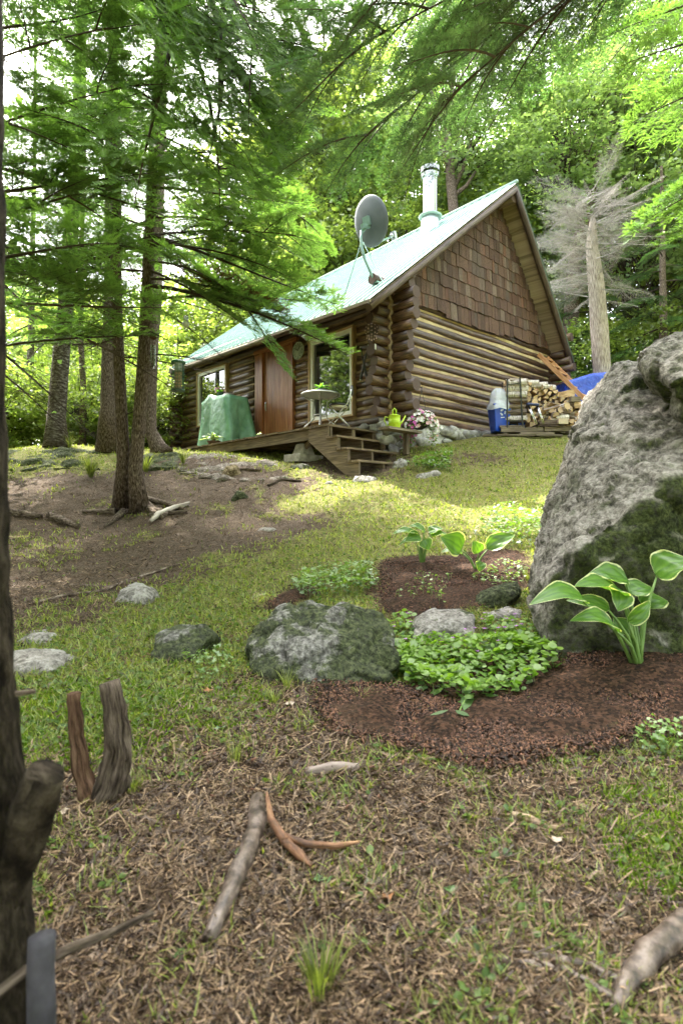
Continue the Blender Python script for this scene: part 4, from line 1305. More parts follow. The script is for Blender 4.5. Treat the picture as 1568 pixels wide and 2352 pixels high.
# --- broadleaf crowns
leafA = np.array([[0, 0, 0], [.5, .42, .10], [1, 0, -.05], [.5, -.42, .10]]); leafF = np.array([[0, 1, 2], [0, 2, 3]])
leafM = np.array([[0, 0, 0], [.25, .55, .06], [.55, .30, .1], [1.05, 0, -.05], [.55, -.30, .1], [.25, -.55, .06]]); leafMF = np.array([[0, 1, 2], [0, 2, 3], [0, 3, 4], [0, 4, 5]])
def broad_crown(seed, n, rx, rz, mats, lsize=(.10, .17), ncl=120, cz=0.0, layered=.35, hollow=.35):
    rg = np.random.default_rng(seed)
    d = rg.normal(size=(ncl, 3)); d /= np.linalg.norm(d, axis=1)[:, None]
    rad = (hollow + (1-hollow)*rg.random(ncl)**.6)
    Cc = d*rad[:, None]*np.array([rx, rx, rz]) + np.array([0, 0, cz])
    sz = rg.uniform(.35, .95, ncl)
    ci = rg.integers(0, ncl, n)
    off = rg.normal(size=(n, 3))*np.array([1, 1, layered])*sz[ci][:, None]*.55
    T = Cc[ci] + off
    k = rg.uniform(*lsize, n)
    Rm = rot_mats(rg.random(n)*6.283, rg.normal(.35, .45, n), rg.normal(0, .45, n))*k[:, None, None]
    V, Fc = scatter(leafM, leafMF, Rm, T)
    rnd = np.repeat(np.clip(rg.normal(.5, .22, n) + (rg.random(ncl)[ci]-.5)*.5, 0, 1), len(leafM))
    wV = []; wF = []; off_ = 0
    for c in Cc[:int(ncl*.5)]:
        s0 = np.array([0, 0, cz - rz*.8 + rg.random()*rz*.9]); mid = (s0 + c)/2 + np.array([0, 0, -.1*rz]) + rg.normal(size=3)*.15
        a, f_ = tube_np([s0, mid, c], .035, .008, 3); wV.append(a); wF.append(f_+off_); off_ += len(a)
    WV = np.concatenate(wV); WF = np.concatenate(wF)
    return np_mesh('crown', np.concatenate([WV, V]), [WF, Fc+len(WV)], mats, {'rnd': np.concatenate([np.zeros(len(WV)), rnd])}, mi=[0]*len(WF)+[1]*len(Fc))
CR_M = [broad_crown(100+k, 16000, 3.2, 4.2, [M_twig, M_maple], ncl=170) for k in range(2)]
CR_Y = [broad_crown(110+k, 15000, 3.0, 4.0, [M_twig, M_maple_y], ncl=160) for k in range(2)]
CR_U = [broad_crown(120+k, 11000, 2.6, 2.0, [M_twig, M_maple_y], (.09, .15), 120, layered=.25) for k in range(2)]
def broad(x, y, h, sc_, meshes, label, group, r=.16, cz=.66, bark=M_bark, name='maple_tree', zs=1.0, lean=0.0, cat='tree'):
    b = gp(x, y, -.1)
    t = thing(name, label, cat, tuple(b), 0, group)
    P_ = trunk_curve(b, b + Vector((lean, 0, h)), .06, sd=x)
    m = MB(); m.tube(P_, [lerp(r, r*.25, i/14) for i in range(15)], 8, True, .1, 3, x)
    for k in range(6):
        z = b.z + h*random.uniform(.35, .8); p = at_t(P_, z); a = random.random()*6.28; L = h*.18
        q1 = p + Vector((math.cos(a)*L*.5, math.sin(a)*L*.5, L*.5)); q2 = q1 + Vector((math.cos(a)*L*.6, math.sin(a)*L*.6, L*.7))
        m.tube([p, q1, q2], [r*.35, r*.22, r*.08], 5)
    m.build('trunk', bark, t, smooth=True)
    M_ = Matrix.Translation(b + Vector((lean*cz, 0, h*cz))) @ Matrix.Rotation(random.random()*6.28, 4, 'Z') @ Matrix.Diagonal((sc_, sc_, sc_*zs, 1))
    inst('crown', random.choice(meshes), M_, t)
    return t
GB, GL, GR_ = 'bright maples in the woods behind the cabin roof', 'leafy trees in the woods beyond the left ledge', 'trees on the rise to the right of the cabin'
LB, LL, LR = 'bright green maple among the woods rising behind the cabin roof', 'sunlit leafy tree among the woods beyond the left ledge', 'green broadleaf tree on the rise to the right of the cabin'
for (x, y, h, s_, ms) in [(1.5, 27, 25, 1.25, CR_Y), (-.9, 25.5, 22, 1.15, CR_Y), (-1.2, 26, 18, 1.25, CR_Y), (-4.0, 29, 20, 1.5, CR_Y), (-1.5, 24, 10, 1.15, CR_Y), (1.8, 23.5, 11, 1.2, CR_Y), (4.6, 25, 12, 1.3, CR_Y), (0.2, 28, 13, 1.4, CR_Y), (7.5, 24.5, 12, 1.3, CR_Y), (-4.4, 27, 11, 1.3, CR_Y), (6.5, 30, 16, 1.6, CR_M), (-2.2, 33, 15, 1.6, CR_Y), (10.2, 29, 16, 1.6, CR_M)]:
    broad(x, y, h, s_, ms, LB, GB)
for (x, y, h, s_, ms) in [(-9.5, 22, 7, .9, CR_Y), (-5.6, 25, 8, 1.0, CR_Y), (-12.5, 26, 8, 1.1, CR_Y), (-8.0, 31, 10, 1.3, CR_Y), (-15.5, 30, 10, 1.3, CR_Y), (-12, 36, 12, 1.6, CR_Y), (-20, 34, 12, 1.6, CR_M)]:
    broad(x, y, h, s_, ms, LL, GL)
for (x, y, h, s_, ms) in [(10.8, 21, 11, 1.2, CR_M), (13.5, 24, 13, 1.4, CR_Y), (16.5, 27, 15, 1.5, CR_Y), (17, 21, 12, 1.3, CR_Y)]:
    broad(x, y, h, s_, ms, LR, GR_)
for i, (x, y, s_) in enumerate([(-6.0, 17.5, .62), (-8.4, 17.8, .7), (-10.8, 18, .75), (-4.6, 19, .6), (-7.2, 20.5, .9), (-12.5, 18.5, .9), (-2.8, 21.5, .8), (-9.5, 22.5, 1.0), (-14.5, 21, 1.0), (8.4, 19.5, .8), (10.6, 18.5, .8), (6.6, 21.5, .9)]):
    b = gp(x, y)
    t = thing('maple_sapling', 'low yellow green maple sapling in the understory behind the clearing', 'sapling', tuple(b), 0, 'maple saplings in the understory')
    m = MB(); m.tube([b, b+Vector((.1, 0, 1.0*s_*2)), b+Vector((.0, .1, 3.2*s_))], [.04, .03, .01], 5); m.build('trunk', M_bark, t)
    inst('crown', random.choice(CR_U), Matrix.Translation(b+Vector((0, 0, 2.0*s_+.4))) @ Matrix.Rotation(random.random()*6.28, 4, 'Z') @ Matrix.Diagonal((s_, s_, s_*1.1, 1)), t)
# distinct maples whose trunks stand out
bt = gp((1040-CX)/F*20.5, 20.5)
t = thing('maple_tree', 'dark trunked maple standing directly behind the steel chimney', 'tree', tuple(bt))
P_ = [bt] + [at(x, y, 20.5) for x, y in ((1052, 700), (1045, 520), (1035, 420), (1028, 300), (1040, 150), (1050, 0))]
m = MB(); m.tube(P_, [.26, .23, .21, .18, .14, .1, .05], 10, True, .15, 3, 1)
for (x0, y0, x1, y1) in ((1043, 430, 1090, 300), (1035, 400, 1000, 280), (1040, 450, 1100, 380), (1030, 300, 980, 180)):
    m.tube([at(x0, y0, 20.5), at((x0+x1)/2, (y0+y1)/2+12, 20.4), at(x1, y1, 20.6)], [.1, .07, .03], 6, noise=.1)
m.build('trunk', M_bark, t, smooth=True)
inst('crown', CR_M[0], Matrix.Translation(at(1050, 230, 21.5)) @ Matrix.Diagonal((1.1, .9, 1.0, 1)), t)
bt = gp((1345-CX)/F*20, 20)
t = thing('maple_tree', 'leaning dark maple rising behind the grey dead tree', 'tree', tuple(bt))
P_ = [bt] + [at(x, y, 20) for x, y in ((1310, 750), (1320, 600), (1345, 480), (1375, 370), (1400, 290), (1440, 180), (1470, 0))]
m = MB(); m.tube(P_, [.28, .26, .24, .22, .2, .16, .1, .05], 10, True, .15, 3, 2)
for (x0, y0, x1, y1) in ((1340, 490, 1260, 370), (1375, 370, 1310, 290), (1400, 290, 1420, 200), (1350, 460, 1400, 430)):
    m.tube([at(x0, y0, 20), at((x0+x1)/2, (y0+y1)/2+14, 19.9), at(x1, y1, 20.2)], [.1, .07, .03], 6, noise=.1)
m.build('trunk', M_bark, t, smooth=True)
inst('crown', CR_M[1], Matrix.Translation(at(1300, 330, 20.5)) @ Matrix.Diagonal((1.0, .9, .8, 1)), t)
inst('crown', CR_M[0], Matrix.Translation(at(1440, 190, 21)) @ Matrix.Diagonal((.9, .9, .9, 1)), t)
# hemlocks on the right rise
for (x, y, h, lb) in [(10.2, 17.6, 8, 'dense blue green hemlock directly behind the big boulder'), (12.4, 17.0, 10, 'dark hemlock on the rise at the right edge'), (8.9, 19.5, 7, 'low hemlock behind the grey dead trunk')]:
    b = gp(x, y)
    t = thing('hemlock_tree', lb, 'tree', tuple(b))
    P_ = trunk_curve(b, b+Vector((0, 0, h)), .03, sd=x); trunk(P_, .16, .04, t)
    crown_boughs(t, P_, b.z+.5, b.z+h-.3, 44, (3.0, 1.2), HEM, droop=.1)
# woods behind the viewer and to the sides: they shade the slope and show in the window panes
for (x, y, h, s_, ms) in [(-8.5, 1, 12, 1.3, CR_M), (-9, -6, 13, 1.5, CR_M), (-3, -8, 12, 1.5, CR_M), (3.5, -9, 13, 1.5, CR_Y), (9, -5, 12, 1.4, CR_M), (-14, 6, 13, 1.5, CR_Y), (-15, 13, 12, 1.3, CR_Y), (12, 3, 12, 1.4, CR_M), (-10.5, 10.5, 8, 1.2, CR_M), (-12, 8.5, 7, 1.3, CR_M), (-13, -1, 9, 1.4, CR_Y), (15, 10, 13, 1.4, CR_M)]:
    broad(x, y, h, s_, ms, 'broadleaf tree of the surrounding woods, mirrored only in the window panes', 'surrounding trees around the clearing')

# every tree of the woods gets a label of its own from where it stands
def woods_labels():
    marks = [(-400, 'beyond the close trunk at the left edge'), (95, 'left of the banded fir'), (165, 'just right of the banded fir'), (245, 'left of the twin trunked fir'), (330, 'between the twin fir and the cabin'), (440, 'over the far end of the cabin roof'), (560, 'over the left part of the roof'), (690, 'over the middle of the roof'), (800, 'behind the satellite dish'), (920, 'behind the steel chimney'),
             (1080, 'left of the roof peak'), (1190, 'right of the roof peak'), (1290, 'just left of the grey dead tree'), (1370, 'behind the grey dead tree'), (1440, 'above the big boulder'), (1540, 'at the right edge of the view')]
    groups = {}
    for o in bpy.data.objects:
        if o.get('group') in (GB, GL, GR_, 'maple saplings in the understory'):
            px = CX + o.location.x/o.location.y*F
            mk = [m_ for m_ in marks if px >= m_[0]]; mk = mk[-1][1] if mk else 'beyond the left edge of the view'
            groups.setdefault((mk, o['category']), []).append(o)
    rank = ['nearest', 'second', 'third', 'fourth', 'farthest']
    for (mk, cat), os_ in groups.items():
        os_.sort(key=lambda o: o.location.y)
        for i, o in enumerate(os_):
            kd = 'low sapling' if cat == 'sapling' else 'leafy maple'
            r = '' if len(os_) == 1 else (' ' + rank[min(i, 4)] + ' of those there')
            o['label'] = kd + ' ' + mk + (',' + r if r else '')
woods_labels()
# ================================================================ ROCKS
def mat_rock(name, moss=.5, base=((.12, .105, .085), (.30, .27, .23), (.50, .46, .40)), up=True):
    m, n, out = new_mat(name)
    v = coords(n, 'World')
    big = tex_noise(n, v, 2.2, 6, .6, .4); fine = tex_noise(n, v, 34, 8, .72); mid = tex_noise(n, v, 9, 7, .65)
    col = ramp(n, math_(n, 'ADD', math_(n, 'MULTIPLY', fine, .55), math_(n, 'MULTIPLY', mid, .5)), [(.45, base[0]), (.52, base[1]), (.60, base[2])])
    mossm = math_(n, 'ADD', math_(n, 'MULTIPLY', big, 1.0), math_(n, 'MULTIPLY', mid, .75))
    mossc = ramp(n, fine, [(.4, (.012, .017, .006)), (.5, (.04, .054, .014)), (.64, (.10, .12, .035))])
    lich = ramp(n, mid, [(.6, 0), (.66, .45)])
    col = mixc(n, lich, col, (.20, .215, .15))
    fac = ramp(n, math_(n, 'ADD', mossm, moss-.5), [(.86, 0), (.93, .9)])
    if not up:
        lowf = math_(n, 'ADD', math_(n, 'MULTIPLY', tex_noise(n, v, 1.6, 8, .7), .7), math_(n, 'MULTIPLY', fine, .3)); geo = n.nodes.new('ShaderNodeNewGeometry'); sx = n.nodes.new('ShaderNodeSeparateXYZ'); n.links.new(geo.outputs['Normal'], sx.inputs[0])
        side = ramp(n, math_(n, 'ADD', math_(n, 'MULTIPLY', sx.outputs['Y'], -1.0), math_(n, 'MULTIPLY', sx.outputs['Z'], -.8)), [(.20, .0), (.62, 1)])
        fac = math_(n, 'MAXIMUM', math_(n, 'MULTIPLY', fac, .55), math_(n, 'MULTIPLY', side, ramp(n, lowf, [(.40, .35), (.50, .97)])))
    col = mixc(n, fac, col, mossc)
    hgt = math_(n, 'ADD', math_(n, 'MULTIPLY', mid, 1.6), fine)
    principled(n, out, col, .93, 0, hgt, 1.0, .035, .2)
    return m
M_boulder = mat_rock('boulder_granite', .40, ((.085, .078, .065), (.22, .20, .17), (.40, .37, .33)), up=False)
M_rockm = mat_rock('mossy_rock', .60, ((.10, .095, .085), (.25, .24, .22), (.48, .46, .43)))
M_rockp = mat_rock('pale_rock', .34, ((.14, .13, .115), (.30, .275, .25), (.48, .45, .42)))
M_ledge = mat_rock('mossy_ledge', .78, ((.07, .065, .055), (.17, .155, .14), (.28, .26, .24)))

def hull_rock(name, pts, mat, label, cat='rock', voxel=.04, amp=.05, freq=2.5, fine=.012, group=None, kind=None):
    bm = bmesh.new()
    c = sum((Vector(p) for p in pts), Vector())/len(pts)
    for p in pts: bm.verts.new(Vector(p)-c)
    r = bmesh.ops.convex_hull(bm, input=bm.verts)
    bmesh.ops.delete(bm, geom=[g for g in r['geom_interior'] if isinstance(g, bmesh.types.BMVert)], context='VERTS')
    bmesh.ops.triangulate(bm, faces=bm.faces)
    me = bpy.data.meshes.new(name); bm.to_mesh(me); bm.free()
    o = bpy.data.objects.new(name, me); COL.objects.link(o)
    md = o.modifiers.new('r', 'REMESH'); md.mode = 'VOXEL'; md.voxel_size = voxel
    s_ = o.modifiers.new('s', 'SMOOTH'); s_.iterations = 2; s_.factor = .6
    dg = bpy.context.evaluated_depsgraph_get()
    me2 = bpy.data.meshes.new_from_object(o.evaluated_get(dg)); me2.name = name
    o.modifiers.clear(); o.data = me2
    bm = bmesh.new(); bm.from_mesh(me2); bm.normal_update()
    off = [ (v, v.normal.copy()) for v in bm.verts]
    for v, nn in off:
        p = v.co + c
        d = amp*(mnoise.noise(p*freq) + .5*mnoise.noise(p*freq*2.3+Vector((5, 1, 2)))) - amp*.9*abs(mnoise.noise(p*freq*1.1+Vector((9, 9, 2))))
        d += fine*(mnoise.noise(p*16) + .7*mnoise.noise(p*34))
        # bedding cracks
        q = p.dot(Vector((.35, .1, .9)))*7 + 1.2*mnoise.noise(p*2)
        vd = mnoise.voronoi(p*freq*1.3 + Vector((mnoise.noise(p*3), mnoise.noise(p*3+Vector((7, 0, 0))), 0))*.5)
        cs = vd[1][0]; d += amp*.45*(math.sin(cs.x*12.9+cs.y*78.2+cs.z*37.7)) * min(1, (vd[0][1]-vd[0][0])*5) - amp*.5*max(0, 1-(vd[0][1]-vd[0][0])*9)
        d -= amp*.14*max(0, 1-abs((q % 1)-.5)*12)
        v.co += nn*d
    bm.to_mesh(me2); bm.free()
    me2.materials.clear(); me2.materials.append(mat)
    for p in me2.polygons: p.use_smooth = True
    o.location = c
    tag(o, label, cat, group, kind)
    return o
# big boulder and the slab leaning on it
hull_rock('boulder', [at(1208, 1330, 3.6), at(1212, 1430, 3.2), at(1240, 1210, 3.7), at(1310, 1075, 3.8), at(1322, 1000, 3.9), at(1385, 880, 4.0), at(1415, 840, 4.1), at(1475, 836, 4.1), at(1540, 960, 4.2),
    at(1270, 1530, 3.0), at(1420, 1545, 2.85), at(1600, 1550, 2.85), at(1750, 1500, 3.0), at(1760, 1200, 3.3), at(1660, 1000, 3.7), at(1480, 1135, 2.92), at(1600, 1075, 2.95), at(1335, 1250, 2.92), at(1250, 1330, 3.05), at(1700, 1050, 3.0), at(1460, 1400, 2.86), at(1600, 1350, 2.9),
    at(1280, 1450, 3.02), at(1230, 1300, 5.2), at(1350, 900, 5.4), at(1480, 860, 5.6), at(1250, 1500, 4.8), at(1650, 900, 5.2), at(1650, 1400, 4.8)],
    M_boulder, 'huge grey mossy boulder filling the right edge above the mulch bed', 'boulder', voxel=.025, amp=.05, freq=2.6, fine=.020)
hull_rock('rock_slab', [at(1459, 815, 3.5), at(1480, 800, 3.35), at(1572, 742, 3.6), at(1690, 700, 3.9), at(1572, 985, 3.15), at(1620, 1010, 3.1), at(1700, 1000, 3.2), at(1500, 870, 3.4), at(1540, 880, 3.05), at(1600, 870, 3.0), at(1750, 800, 3.2), at(1560, 800, 4.6), at(1700, 780, 4.8), at(1480, 830, 4.3)],
    M_boulder, 'angular grey slab leaning on top of the huge boulder at right', 'boulder', voxel=.025, amp=.05, freq=3, fine=.014)
def ground_rock(name, cx, cy, wpx, hpx, mat, label, depth=.8, cat='rock', voxel=.02, amp=.03, seed=1, flat=False, skew=0.0, tilt=0.0):
    """rock whose foot is seen at (cx,cy), wpx wide and hpx tall in the photograph's own scale"""
    b = G(cx, cy); sc_ = b.y/F
    wd, hg = wpx*sc_/2, hpx*sc_
    rg = random.Random(seed)
    pts = []
    for ring, (k, zz) in enumerate(((1.1, -.3), (1.02, .12), (.80, .6), (.42, .95 if not flat else .9))):
        for j in range(8):
            a = j/8*6.283 + rg.uniform(-.25, .25); rr = k*rg.uniform(.72, 1.1)
            if flat and ring == 3: rr *= 1.5
            x = math.cos(a)*wd*rr + skew*hg*zz; y = math.sin(a)*wd*depth*rr + wd*depth
            zg = gz(b.x+x, b.y+y)
            pts.append(Vector((b.x+x, b.y+y, lerp(zg, b.z, .6) + zz*hg*rg.uniform(.75, 1.12) + tilt*x)))
    return hull_rock(name, pts, mat, label, cat, voxel=max(.008, voxel), amp=amp, freq=5, fine=.006)
def outline_rock(pts, base, mat, label, depth=.35, amp=.02, voxel=.014, freq=5, slope=1.0):
    """rock with this outline against the ground behind, resting where its foot is seen"""
    b = G(*base); Yb = b.y; y1 = max(p[1] for p in pts); y0 = min(p[1] for p in pts); P_ = []
    cx_ = sum(p[0] for p in pts)/len(pts)
    for (x, y) in pts:
        t = (y1-y)/(y1-y0+1e-6)
        q = at(x, y, Yb + depth*t*slope); P_.append(q)
        P_.append(Vector((q.x, q.y+depth, q.z - .35*t*depth - .05)))
        if t < .25: P_.append(q + Vector((0, 0, -.08)))
    for t, u_ in ((.25, .5), (.5, .4), (.25, -.5), (.5, -.4), (.6, 0)):
        w_ = (max(p[0] for p in pts) - min(p[0] for p in pts))/2
        P_.append(at(cx_ + u_*w_, y1 - t*(y1-y0), Yb - .03 + depth*t*.55))
    return hull_rock('rock', P_, mat, label, 'rock', voxel=voxel, amp=amp*1.3, freq=freq*.8, fine=.010)
outline_rock([(562, 1500), (572, 1450), (630, 1402), (700, 1378), (800, 1384), (875, 1412), (908, 1455), (915, 1520), (890, 1565), (760, 1590), (640, 1572), (575, 1545)], (735, 1580), M_rockm, 'large mossy grey rock edging the mulch bed left of the leafy clump', .6, .032)
outline_rock([(345, 1505), (362, 1452), (405, 1430), (470, 1434), (492, 1460), (470, 1500), (430, 1535), (365, 1532)], (418, 1525), M_rockm, 'half buried lichen covered rock in the grass left of the large mossy rock', .3, .02)
outline_rock([(258, 1385), (275, 1355), (310, 1338), (345, 1345), (357, 1365), (335, 1385)], (308, 1388), M_rockp, 'small rounded pale rock beside the bare path', .25, .012)
outline_rock([(30, 1478), (55, 1450), (100, 1445), (135, 1452), (136, 1472), (90, 1484)], (88, 1482), M_rockp, 'flat pinkish grey rock behind the left edge trunk, upper of the pair', .3, .012)
outline_rock([(10, 1550), (20, 1495), (80, 1482), (140, 1490), (152, 1515), (130, 1540), (60, 1562)], (80, 1555), M_rockp, 'low rounded rock with a moss tuft at the left edge, lower of the pair', .3, .012)
outline_rock([(948, 1470), (955, 1418), (1000, 1393), (1060, 1395), (1092, 1410), (1094, 1468)], (1020, 1478), M_rockp, 'flat pale stone between the leafy clump and the upper mulch', .35, .008)
outline_rock([(1095, 1385), (1100, 1358), (1150, 1340), (1190, 1330), (1200, 1362), (1140, 1392)], (1148, 1398), M_rockm, 'tilted flat grey stone leaning against the foot of the boulder', .2, .008)
outline_rock([(1110, 1425), (1120, 1400), (1170, 1392), (1200, 1400), (1200, 1425)], (1150, 1428), M_rockp, 'dull grey stone under the tilted flat stone', .2, .01)
ground_rock('rock', 1262, 1530, 80, 50, M_rockm, 'small dark green stone wedged between leafy clump and boulder', .7, voxel=.012, amp=.012, seed=20)
ground_rock('rock', 838, 1110, 75, 16, M_rockp, 'flat stone slab at the foot of the wooden steps', .7, voxel=.02, amp=.01, seed=21, flat=True)
ground_rock('rock', 985, 1100, 70, 16, M_rockp, 'thin tilted flat stone in the grass right of the steps', .5, voxel=.02, amp=.01, seed=23, flat=True, tilt=.1)
ground_rock('rock', 920, 1075, 40, 22, M_rockp, 'rounded grey stone beside the bottom step', .7, voxel=.02, amp=.02, seed=24)
ground_rock('rock', 612, 1222, 55, 9, M_rockp, 'flat grey stone sunk in the grass in the middle of the slope', .6, voxel=.02, amp=.008, seed=25, flat=True)
ground_rock('rock', 548, 1150, 44, 22, M_rockm, 'dark mossy lump of rock on bare ground below the deck', .6, voxel=.02, amp=.01, seed=26)
ground_rock('rock', 755, 1115, 30, 10, M_rockp, 'little grey stone on the dirt left of the steps', .6, voxel=.02, amp=.008, seed=27)
ground_rock('rock', 690, 1078, 60, 14, M_rockm, 'broad grey stone under the concrete pier', .6, voxel=.02, amp=.02, seed=28)
ground_rock('rock', 528, 1096, 52, 30, mat_rock('ochre_rock', .2, ((.09, .065, .035), (.25, .19, .11), (.42, .34, .22))), 'small ochre angular rock on the ledge below the deck', .8, voxel=.02, amp=.02, seed=14)
hull_rock('rock_ledge', [G(20, 1085), G(235, 1085), at(20, 1035, 13.0), at(90, 1030, 13.4), at(180, 1026, 13.6), at(235, 1036, 13.6), at(225, 1060, 12.8), at(120, 1050, 12.5), at(30, 1060, 12.4), at(-60, 1040, 13), at(-60, 1090, 12), at(100, 1060, 15), at(230, 1060, 15)],
    M_ledge, 'long dark moss covered rock ledge at the foot of the banded fir', 'rock ledge', voxel=.05, amp=.12, freq=1.6)
hull_rock('rock_ledge', [G(400, 1088), G(500, 1110), G(640, 1115), G(700, 1098), G(420, 1065), at(430, 1045, 12.2), at(500, 1044, 12.0), at(600, 1052, 11.4), at(680, 1066, 10.9), at(690, 1085, 10.5), at(560, 1060, 11.2), at(460, 1060, 11.6), at(600, 1060, 12.6), at(450, 1050, 13)],
    mat_rock('ledge_bedrock', .42, ((.09, .075, .06), (.20, .17, .14), (.33, .29, .25))), 'smooth low bedrock ledge under the deck edge', 'rock ledge', voxel=.05, amp=.06, freq=1.8)
hull_rock('rock_ledge', [G(300, 1085), G(430, 1085), G(420, 1060), at(320, 1045, 12.4), at(400, 1042, 12.6), at(440, 1050, 12.2), at(360, 1040, 13.5), G(290, 1070)],
    M_ledge, 'short mossy bedrock hump between the twin fir and the deck', 'rock ledge', voxel=.05, amp=.08, freq=1.8)

# ================================================================ FOREGROUND WOOD
M_stump = mat_wood('rotten_wood', (.022, .016, .012), (.075, .057, .043), (.16, .125, .10), rough=.95, along=10, across=60, rnd=.1, bstr=1.0, bdist=.01, spec=.1)
M_stump_r = mat_wood('reddish_rotten_wood', (.035, .02, .013), (.11, .062, .038), (.19, .12, .08), rough=.95, along=10, across=60, rnd=.1, bstr=1.0, bdist=.01, spec=.1)
M_stick = mat_wood('smooth_root_bark', (.025, .016, .011), (.085, .058, .044), (.19, .145, .12), rough=.5, along=22, across=38, rnd=.1, bstr=.6, bdist=.006, spec=.5)
M_orange = mat_wood('orange_broken_wood', (.05, .024, .013), (.17, .08, .04), (.32, .18, .09), rough=.7, along=8, across=40, rnd=.1)
b = G(232, 1835)
st = thing('tree_stump', 'pair of short dead sapling stubs rising from one rotten stump in the grass', 'stump', tuple(b))
Yb = b.y
def tube_part(name, pts, rad, mat, par, n=12, noise_=.2, nf=14, sd=1, jit=.06):
    # refine path
    P = [Vector(p) for p in pts]; Q = []; Rr = []
    for i in range(len(P)-1):
        for j in range(5):
            t = j/5; r_ = lerp(rad[i], rad[i+1], t); c_ = P[i].lerp(P[i+1], t); Q.append(c_ + mnoise.noise_vector(c_*22)*r_*jit); Rr.append(r_)
    Q.append(P[-1]); Rr.append(rad[-1])
    m = MB(); m.tube(Q, Rr, n, True, noise_, nf, sd); return m.build(name, mat, par, smooth=True)
ps = Yb/F
tube_part('stub', [at(232, 1862, Yb), at(258, 1790, Yb), at(272, 1715, Yb), at(262, 1630, Yb), at(252, 1566, Yb+.01)], [44*ps, 35*ps, 29*ps, 26*ps, 22*ps], M_stump, st, 24, .42, 22, 3)
tube_part('stub', [at(216, 1860, Yb-.02), at(192, 1785, Yb-.01), at(175, 1690, Yb), at(170, 1592, Yb)], [28*ps, 20*ps, 17*ps, 14*ps], M_stump_r, st, 18, .38, 22, 8)
tube_part('base', [at(150, 1872, Yb-.03), at(200, 1856, Yb-.02), at(240, 1838, Yb), at(285, 1822, Yb+.05)], [8*ps, 26*ps, 34*ps, 16*ps], M_stump, st, 18, .5, 16, 5)
# blurred trunk at the left edge with a sawn stub
Yt = .92
M_barkd = mat_wood('close_dark_bark', (.008, .006, .004), (.030, .023, .016), (.075, .06, .043), rough=.95, along=14, across=30, rnd=.05, bstr=1.0, bdist=.03, spec=.1)
th = thing('fir_tree', 'close dark trunk cropped by the left edge with a sawn limb stub low down', 'tree', tuple(gp(-.62, Yt)))
tp = [gp(-.60, Yt, -.05)] + [at(x, y, Yt) for x, y in ((-44, 2250), (-46, 2000), (-56, 1750), (-72, 1500), (-80, 1300), (-86, 1100), (-88, 600), (-86, 200), (-88, -300), (-90, -900))]
tube_part('trunk', tp, [.105, .080, .074, .068, .066, .064, .064, .062, .060, .058, .055], M_barkd, th, 36, .16, 22, 2)
tube_part('limb_stub', [at(-10, 2180, Yt), at(30, 2010, Yt-.01), at(70, 1880, Yt-.02), at(108, 1775, Yt-.03)], [.022, .030, .036, .031], M_barkd, th, 24, .28, 26, 4)
for i, (x1, y1, x2, y2) in enumerate(((-80, 1600, 80, 1588), (-80, 1190, 20, 1180))):
    tube_part('twig', [at(x1, y1, Yt), at((x1+x2)/2, y1, Yt), at(x2, y2, Yt+.05)], [.008, .006, .004], M_bark, th, 6, .1, 20, i)
# roots and sticks
def ground_tube(name, px, rads, mat, label, cat, lift=0.0, noise_=.26, n=16, kind=None):
    pts = [G(x, y) for x, y in px]
    rr = [r*p.y/F for r, p in zip(rads, pts)]
    pts = [p + Vector((0, 0, r*lift)) for p, r in zip(pts, rr)]
    o = tube_part(name, pts, rr, mat, None, n, noise_, 20, px[0][0], .25)
    return tag(o, label, cat, kind=kind)
ground_tube('exposed_root', [(590, 1850), (592, 1905), (575, 1965), (545, 2035), (512, 2110), (480, 2180)], [15, 20, 21, 21, 21, 17], M_stick, 'smooth shiny brown root arching over the litter in the foreground', 'root', 1.0)
ground_tube('exposed_root', [(1415, 2345), (1440, 2290), (1490, 2225), (1570, 2165), (1640, 2120)], [18, 24, 29, 30, 28], M_stick, 'thick pale root curving out of the lower right corner', 'root', .95)
ground_tube('exposed_root', [(1440, 2300), (1360, 2250), (1260, 2215), (1180, 2200)], [16, 13, 10, 7], M_stick, 'thin dull root running left from the lower right corner', 'root', 1.2)
ground_tube('exposed_root', [(1000, 2215), (1150, 2225), (1300, 2250), (1430, 2330)], [7, 9, 11, 14], M_stick, 'slender root lying lowest in the foreground litter', 'root', 1.2)
fo = thing('broken_stick', 'forked orange brown broken stick beside the shiny foreground root', 'stick', tuple(G(655, 1965)))
A = G(655, 1965, .030)
tube_part('prong', [G(612, 1885, .075), G(622, 1925, .05), A], [.005, .010, .013], M_orange, fo, 10, .3, 30, 2)
tube_part('prong', [A, G(690, 2000, .030), G(715, 2018, .024)], [.013, .011, .004], M_orange, fo, 10, .3, 30, 3)
tube_part('prong', [G(640, 1945, .032), G(700, 1968, .032), G(770, 1972, .03), G(825, 1968, .034)], [.009, .010, .008, .003], M_orange, fo, 10, .3, 30, 4)
o = tube_part('fallen_stick', [at(-30, 2300, .86), at(60, 2232, .90), at(160, 2180, .95), at(260, 2140, 1.0), at(350, 2098, 1.06)], [.011, .010, .0085, .0075, .005], M_stump, None, 10, .12, 18, 4)
tag(o, 'long thin grey brown stick slanting up at the lower left', 'stick')
o = tube_part('sapling_stub', [G(95, 2352, -.12) - Vector((0, 0, .1)), at(95, 2352, .86), at(93, 2240, .87), at(96, 2150, .88)], [.021, .021, .020, .020], mat_plain('slate_grey_bark', (.018, .017, .022), (.055, .05, .062), .8, scale=20), None, 14, .05, 10, 4)
tag(o, 'smooth dark grey sapling stub standing at the lower left corner', 'stump')
